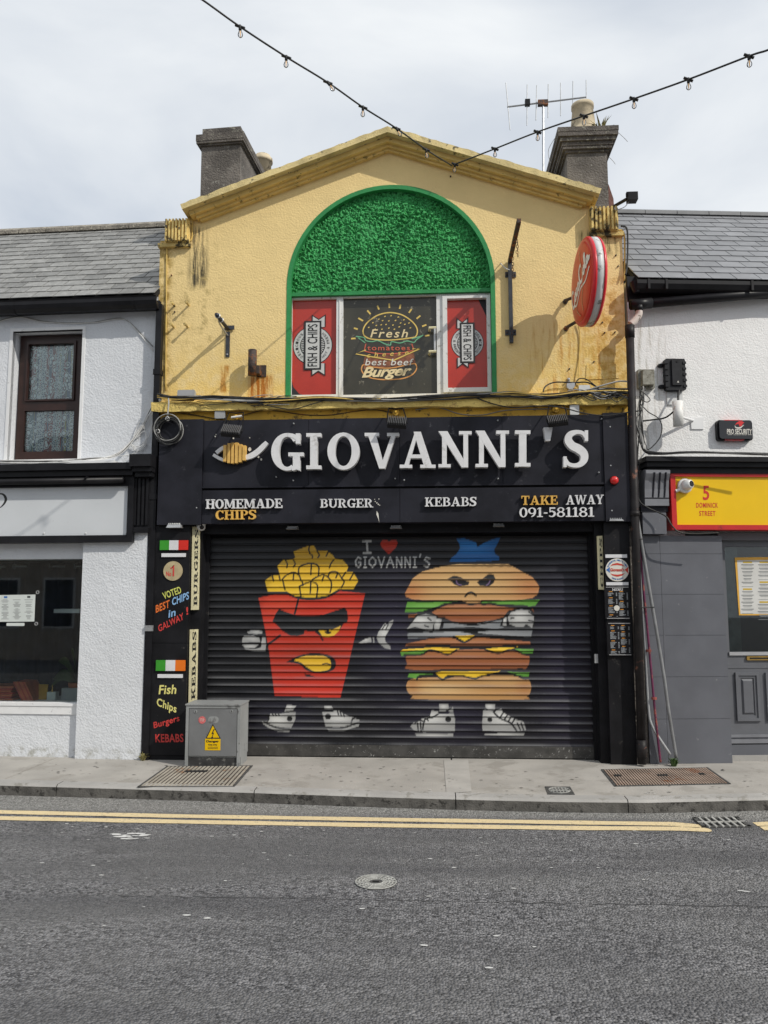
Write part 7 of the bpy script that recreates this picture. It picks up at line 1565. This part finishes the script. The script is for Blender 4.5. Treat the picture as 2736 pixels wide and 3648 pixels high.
nq = [FR.px(*q,-.095) for q in ((2633,2192),(2790,2192),(2780,1984),(2618,1986))]; t = thing('menu_poster', 'orange bordered menu poster behind the glass of the grey door', 'poster', FR.w(*nq[0],-.097))
MB().prism(FR, nq, -.0985, -.0965).obj('border', 'poster_orange', t); ni = [FR.px(*q,-.095) for q in ((2638,2187),(2785,2187),(2776,1994),(2626,1996))]; MB().prism(FR, ni, -.0965, -.0955).obj('sheet', 'menu_white', t)
g_, y_ = MB(), MB(); rr = random.Random(6)
for cx_, rows_ in ((2663,((1999,'h'),)),(2722,((1999,'h'),))):
    y = 2000
    for blk in range(2 if cx_ < 2700 else 3):
        pxr(y_, FR, cx_-16, y, cx_+16, y+6, -.0945); y += 10
        for k in range(6 if cx_ < 2700 else 4):
            w = rr.uniform(14,24); pxr(g_, FR, cx_-w, y, cx_+w, y+3.4, -.0945); w *= .8; pxr(g_, FR, cx_-w, y+5.5, cx_+w, y+7, -.0945); y += 12.5
        y += 4; pxr(g_, FR, cx_-20, y, cx_+20, y+1.6, -.0945); y += 7
tag(g_.obj('price_print', 'text_mid', t), kind='stuff'); y_.obj('heading_print', 'print_gold', t)
# conduits
for nm, mt, pts, rad, lb in (('conduit', 'conduit_purple', [(2262,1780,.11),(2272,1880,.12),(2317,2358,.14),(2330,2500,.14),(2340,2600,.13),(2353,2716,.12)], .012, 'purple and rust-red conduit beside the old downpipe'),
    ('conduit', 'conduit_grey', [(2268,1820,.13),(2282,1915,.14),(2357,2358,.15),(2380,2520,.15),(2409,2700,.13)], .017, 'thick grey conduit leaning across the grey pilaster'),
    ('conduit', 'grey_plastic', [(2266,1850,.11),(2275,1945,.12),(2300,2340,.12),(2310,2520,.12),(2325,2590,.12),(2388,2688,.12)], .014, 'pale grey conduit that bends at the bottom behind the purple one')):
    c = w_(*pts[-1]); t = thing(nm, lb, 'conduit', c); cab(t, 'pipe', pts, rad, mt, 8, 6)
    if mt == 'conduit_purple':
        for x, y in ((2311,2318),(2330,2488)): c = w_(x,y,.14); MB().lathe(c-Vector((0,0,.012)), (0,0,1), [(0,.026),(.024,.026)], 10).obj('coupling', 'conduit_red', t)
    for y in ((1922,2165) if mt == 'conduit_grey' else ()): MB().tube([w_(2262,y,.17), w_(2290+(y-1922)*.17,y-2,.17)], .006, 6).obj('cable_tie', 'cable_black', t)
MB().box(F0, uD+.0, FR.w(ug0,0).x, 0.0, zb_-.05, -.1, .02).obj('brick_strip', 'stack_stone', gp)
# cable tangle at the right corner
tg = thing('corner_cables', 'tangle of black cables hanging at the corner by the old downpipe', 'cables', w_(2310,1640,.1)); rr = random.Random(41)
for k in range(14):
    j = lambda s: rr.uniform(-s,s)
    cab(tg, 'cable', [(2290+j(10),1385+j(10),.07),(2285+j(12),1440+j(12),.08),(2280+j(14),1500,.07),(2284+j(10),1560+j(10),.07),(2300+j(10),1604+j(6),.10),(2350+j(14),1616+j(4),.2),(2480,1612+j(4),.24),(2760,1618+j(5),.24)][0:rr.choice((5,8,8))], rr.choice((.004,.006,.007)), rr.choice(('cable_black','cable_black','cable_grey')), F=F0)
cab(tg, 'cable', [(2282,1440,.05),(2310,1468,.05),(2345,1490,.05),(2358,1520,.05),(2350,1560,.05),(2320,1595,.06),(2300,1604,.08)], .006, 'cable_black')
cab(tg, 'cable', [(2290,1500,.04),(2330,1495,.04),(2370,1488,.05),(2400,1466,.10)], .009, 'cable_black')
cab(tg, 'cable', [(2272,1385,.1),(2300,1405,.1),(2316,1425,.1),(2300,1432,.1),(2276,1412,.1)], .005, 'cable_black')
cab(tg, 'cable', [(2275,1560,.1),(2268,1700,.1),(2276,1780,.12),(2310,1810,.15),(2370,1838,.17),(2392,1870,.19),(2420,1896,.2),(2480,1902,.2),(2560,1898,.2)], .008, 'cable_black')
cab(tg, 'cable', [(2278,1650,.1),(2272,1720,.1),(2270,1800,.1),(2262,1900,.12)], .006, 'cable_black')
cab(tg, 'cable', [(2212,806,.06),(2232,812,.05),(2236,860,.04),(2234,940,.04),(2228,980,.05)], .010, 'cable_black')
tuft('weed_clump', 'bright green weed at the foot of the leaning conduits', w_(2400,2700,.13).xyz*Vector((1,1,0)), 36, .09, .07, 'leaf', 5, w=.01)

# ------------------------------------------------------------------ festoon lights strung over the street
def festoon(label, pts, bulbs, name='festoon_string'):
    P3 = [F0.w(*F0.px(x, y, o), o) for x, y, o in pts]; sp3 = spl(P3, 12)
    t = thing(name, label, 'string lights', P3[-1])
    MB().tube(sp3, .0075, 6).obj('cable', 'cable_black', t, True)
    for (x, y, lean) in bulbs:
        best = min(sp3, key=lambda q: (Vector(((q-CP).dot(MR.col[0])/-(q-CP).dot(MR.col[2])*FPX+CX-x, -(q-CP).dot(MR.col[1])/-(q-CP).dot(MR.col[2])*FPX+CY-y))).length)
        ax = Vector((lean, -.02, -1)).normalized()
        sk = MB().lathe(best+ax*-.012, ax, [(0,.010),(.013,.015),(.02,.012),(.040,.012),(.042,.010)], 10).obj('lamp_holder', 'cable_black', t, True)
        MB().tube([best+Vector((-.036,0,.016)), best, best+Vector((.036,0,-.016))], .011, 6).obj('holder_clip', 'cable_black', sk)
        b_ = best+ax*.030; MB().lathe(b_, ax, [(0,.009),(.010,.011),(.026,.0175),(.039,.020),(.050,.017),(.058,.009),(.060,.001)], 14).obj('glass_bulb', 'bulb_glass', sk, True)
        MB().tube([b_+ax*.008, b_+ax*.05], [.006,.003], 6).obj('filament', 'bulb_filament', sk)
festoon('string of festoon bulbs running up to the upper left', [(640,-50,3.3),(722,0,3.1),(855,95,2.9),(1020,203,2.6),(1168,294,2.3),(1293,382,1.9),(1412,457,1.45),(1518,533,.9),(1610,590,.27)], [(855,95,.06),(1020,203,-.02),(1170,294,.7),(1293,382,-.02),(1412,457,.55),(1518,533,.1)])
festoon('string of festoon bulbs running up to the upper right', [(2850,130,2.9),(2736,178,2.8),(2668,200,2.7),(2452,283,2.35),(2258,352,2.0),(2080,413,1.6),(1915,470,1.2),(1763,530,.7),(1614,588,.27)], [(2668,200,0),(2452,283,0),(2258,352,0),(2080,413,0),(1915,470,0),(1763,530,0),(1622,585,-.1)])
sp_h = F0.w(*F0.px(1605,585,0), 0); tag(MB().tube([sp_h+Vector((0,.02,0)), F0.w(*F0.px(1608,588,.26),.26)], .006, 6).obj('cable_hook', 'rust_metal'), 'thin metal hook holding both festoon strings at the gable', 'hook')

# ------------------------------------------------------------------ the other side of the street, behind the viewer
FO = Frame(0, -14.5, 180)
oc = random.Random(12)
op_cols = [(.42,.36,.30),(.30,.32,.34),(.46,.42,.34),(.26,.18,.15),(.44,.44,.42),(.36,.28,.22)]
for i, (x0, x1, ht) in enumerate(((-15,-9.6,5.6),(-9.6,-4.0,6.2),(-4.0,1.2,5.8),(1.2,7.0,6.3),(7.0,11.6,5.7))):
    col = op_cols[i]; nm = ('pale stone','blue-grey','cream','brick red','light grey')[i]
    t = thing('terrace_house', nm+' terrace house across the street behind the viewer', 'house', (( x0+x1)/2, -15, -.1), 'terrace houses across the street')
    mw = M('terrace_wall_%d' % i, col, .85, .1, 2, .3, 30)
    MB().wbox(x0, x1, -21, -14.5, -.1, ht).obj('wall', mw, t)
    MB().add([(x0,-14.3,ht),(x1,-14.3,ht),(x1,-17.7,ht+1.9),(x0,-17.7,ht+1.9),(x0,-21.2,ht),(x1,-21.2,ht)], [(0,1,2,3),(3,2,5,4),(0,3,4),(1,5,2)]).obj('roof', 'opp_roof', t)
    n = 3; w = (x1-x0)/n
    for k in range(n):
        for z0, z1 in ((.9,2.3),(3.6,4.9)):
            a_ = x0+w*(k+.25); b_ = x0+w*(k+.75)
            wf_ = MB().wbox(a_-.06, b_+.06, -14.52, -14.46, z0-.06, z1+.06).obj('window', 'white_paint', t); MB().wbox(a_, b_, -14.46, -14.45, z0, z1).obj('pane', 'lens_black', wf_)
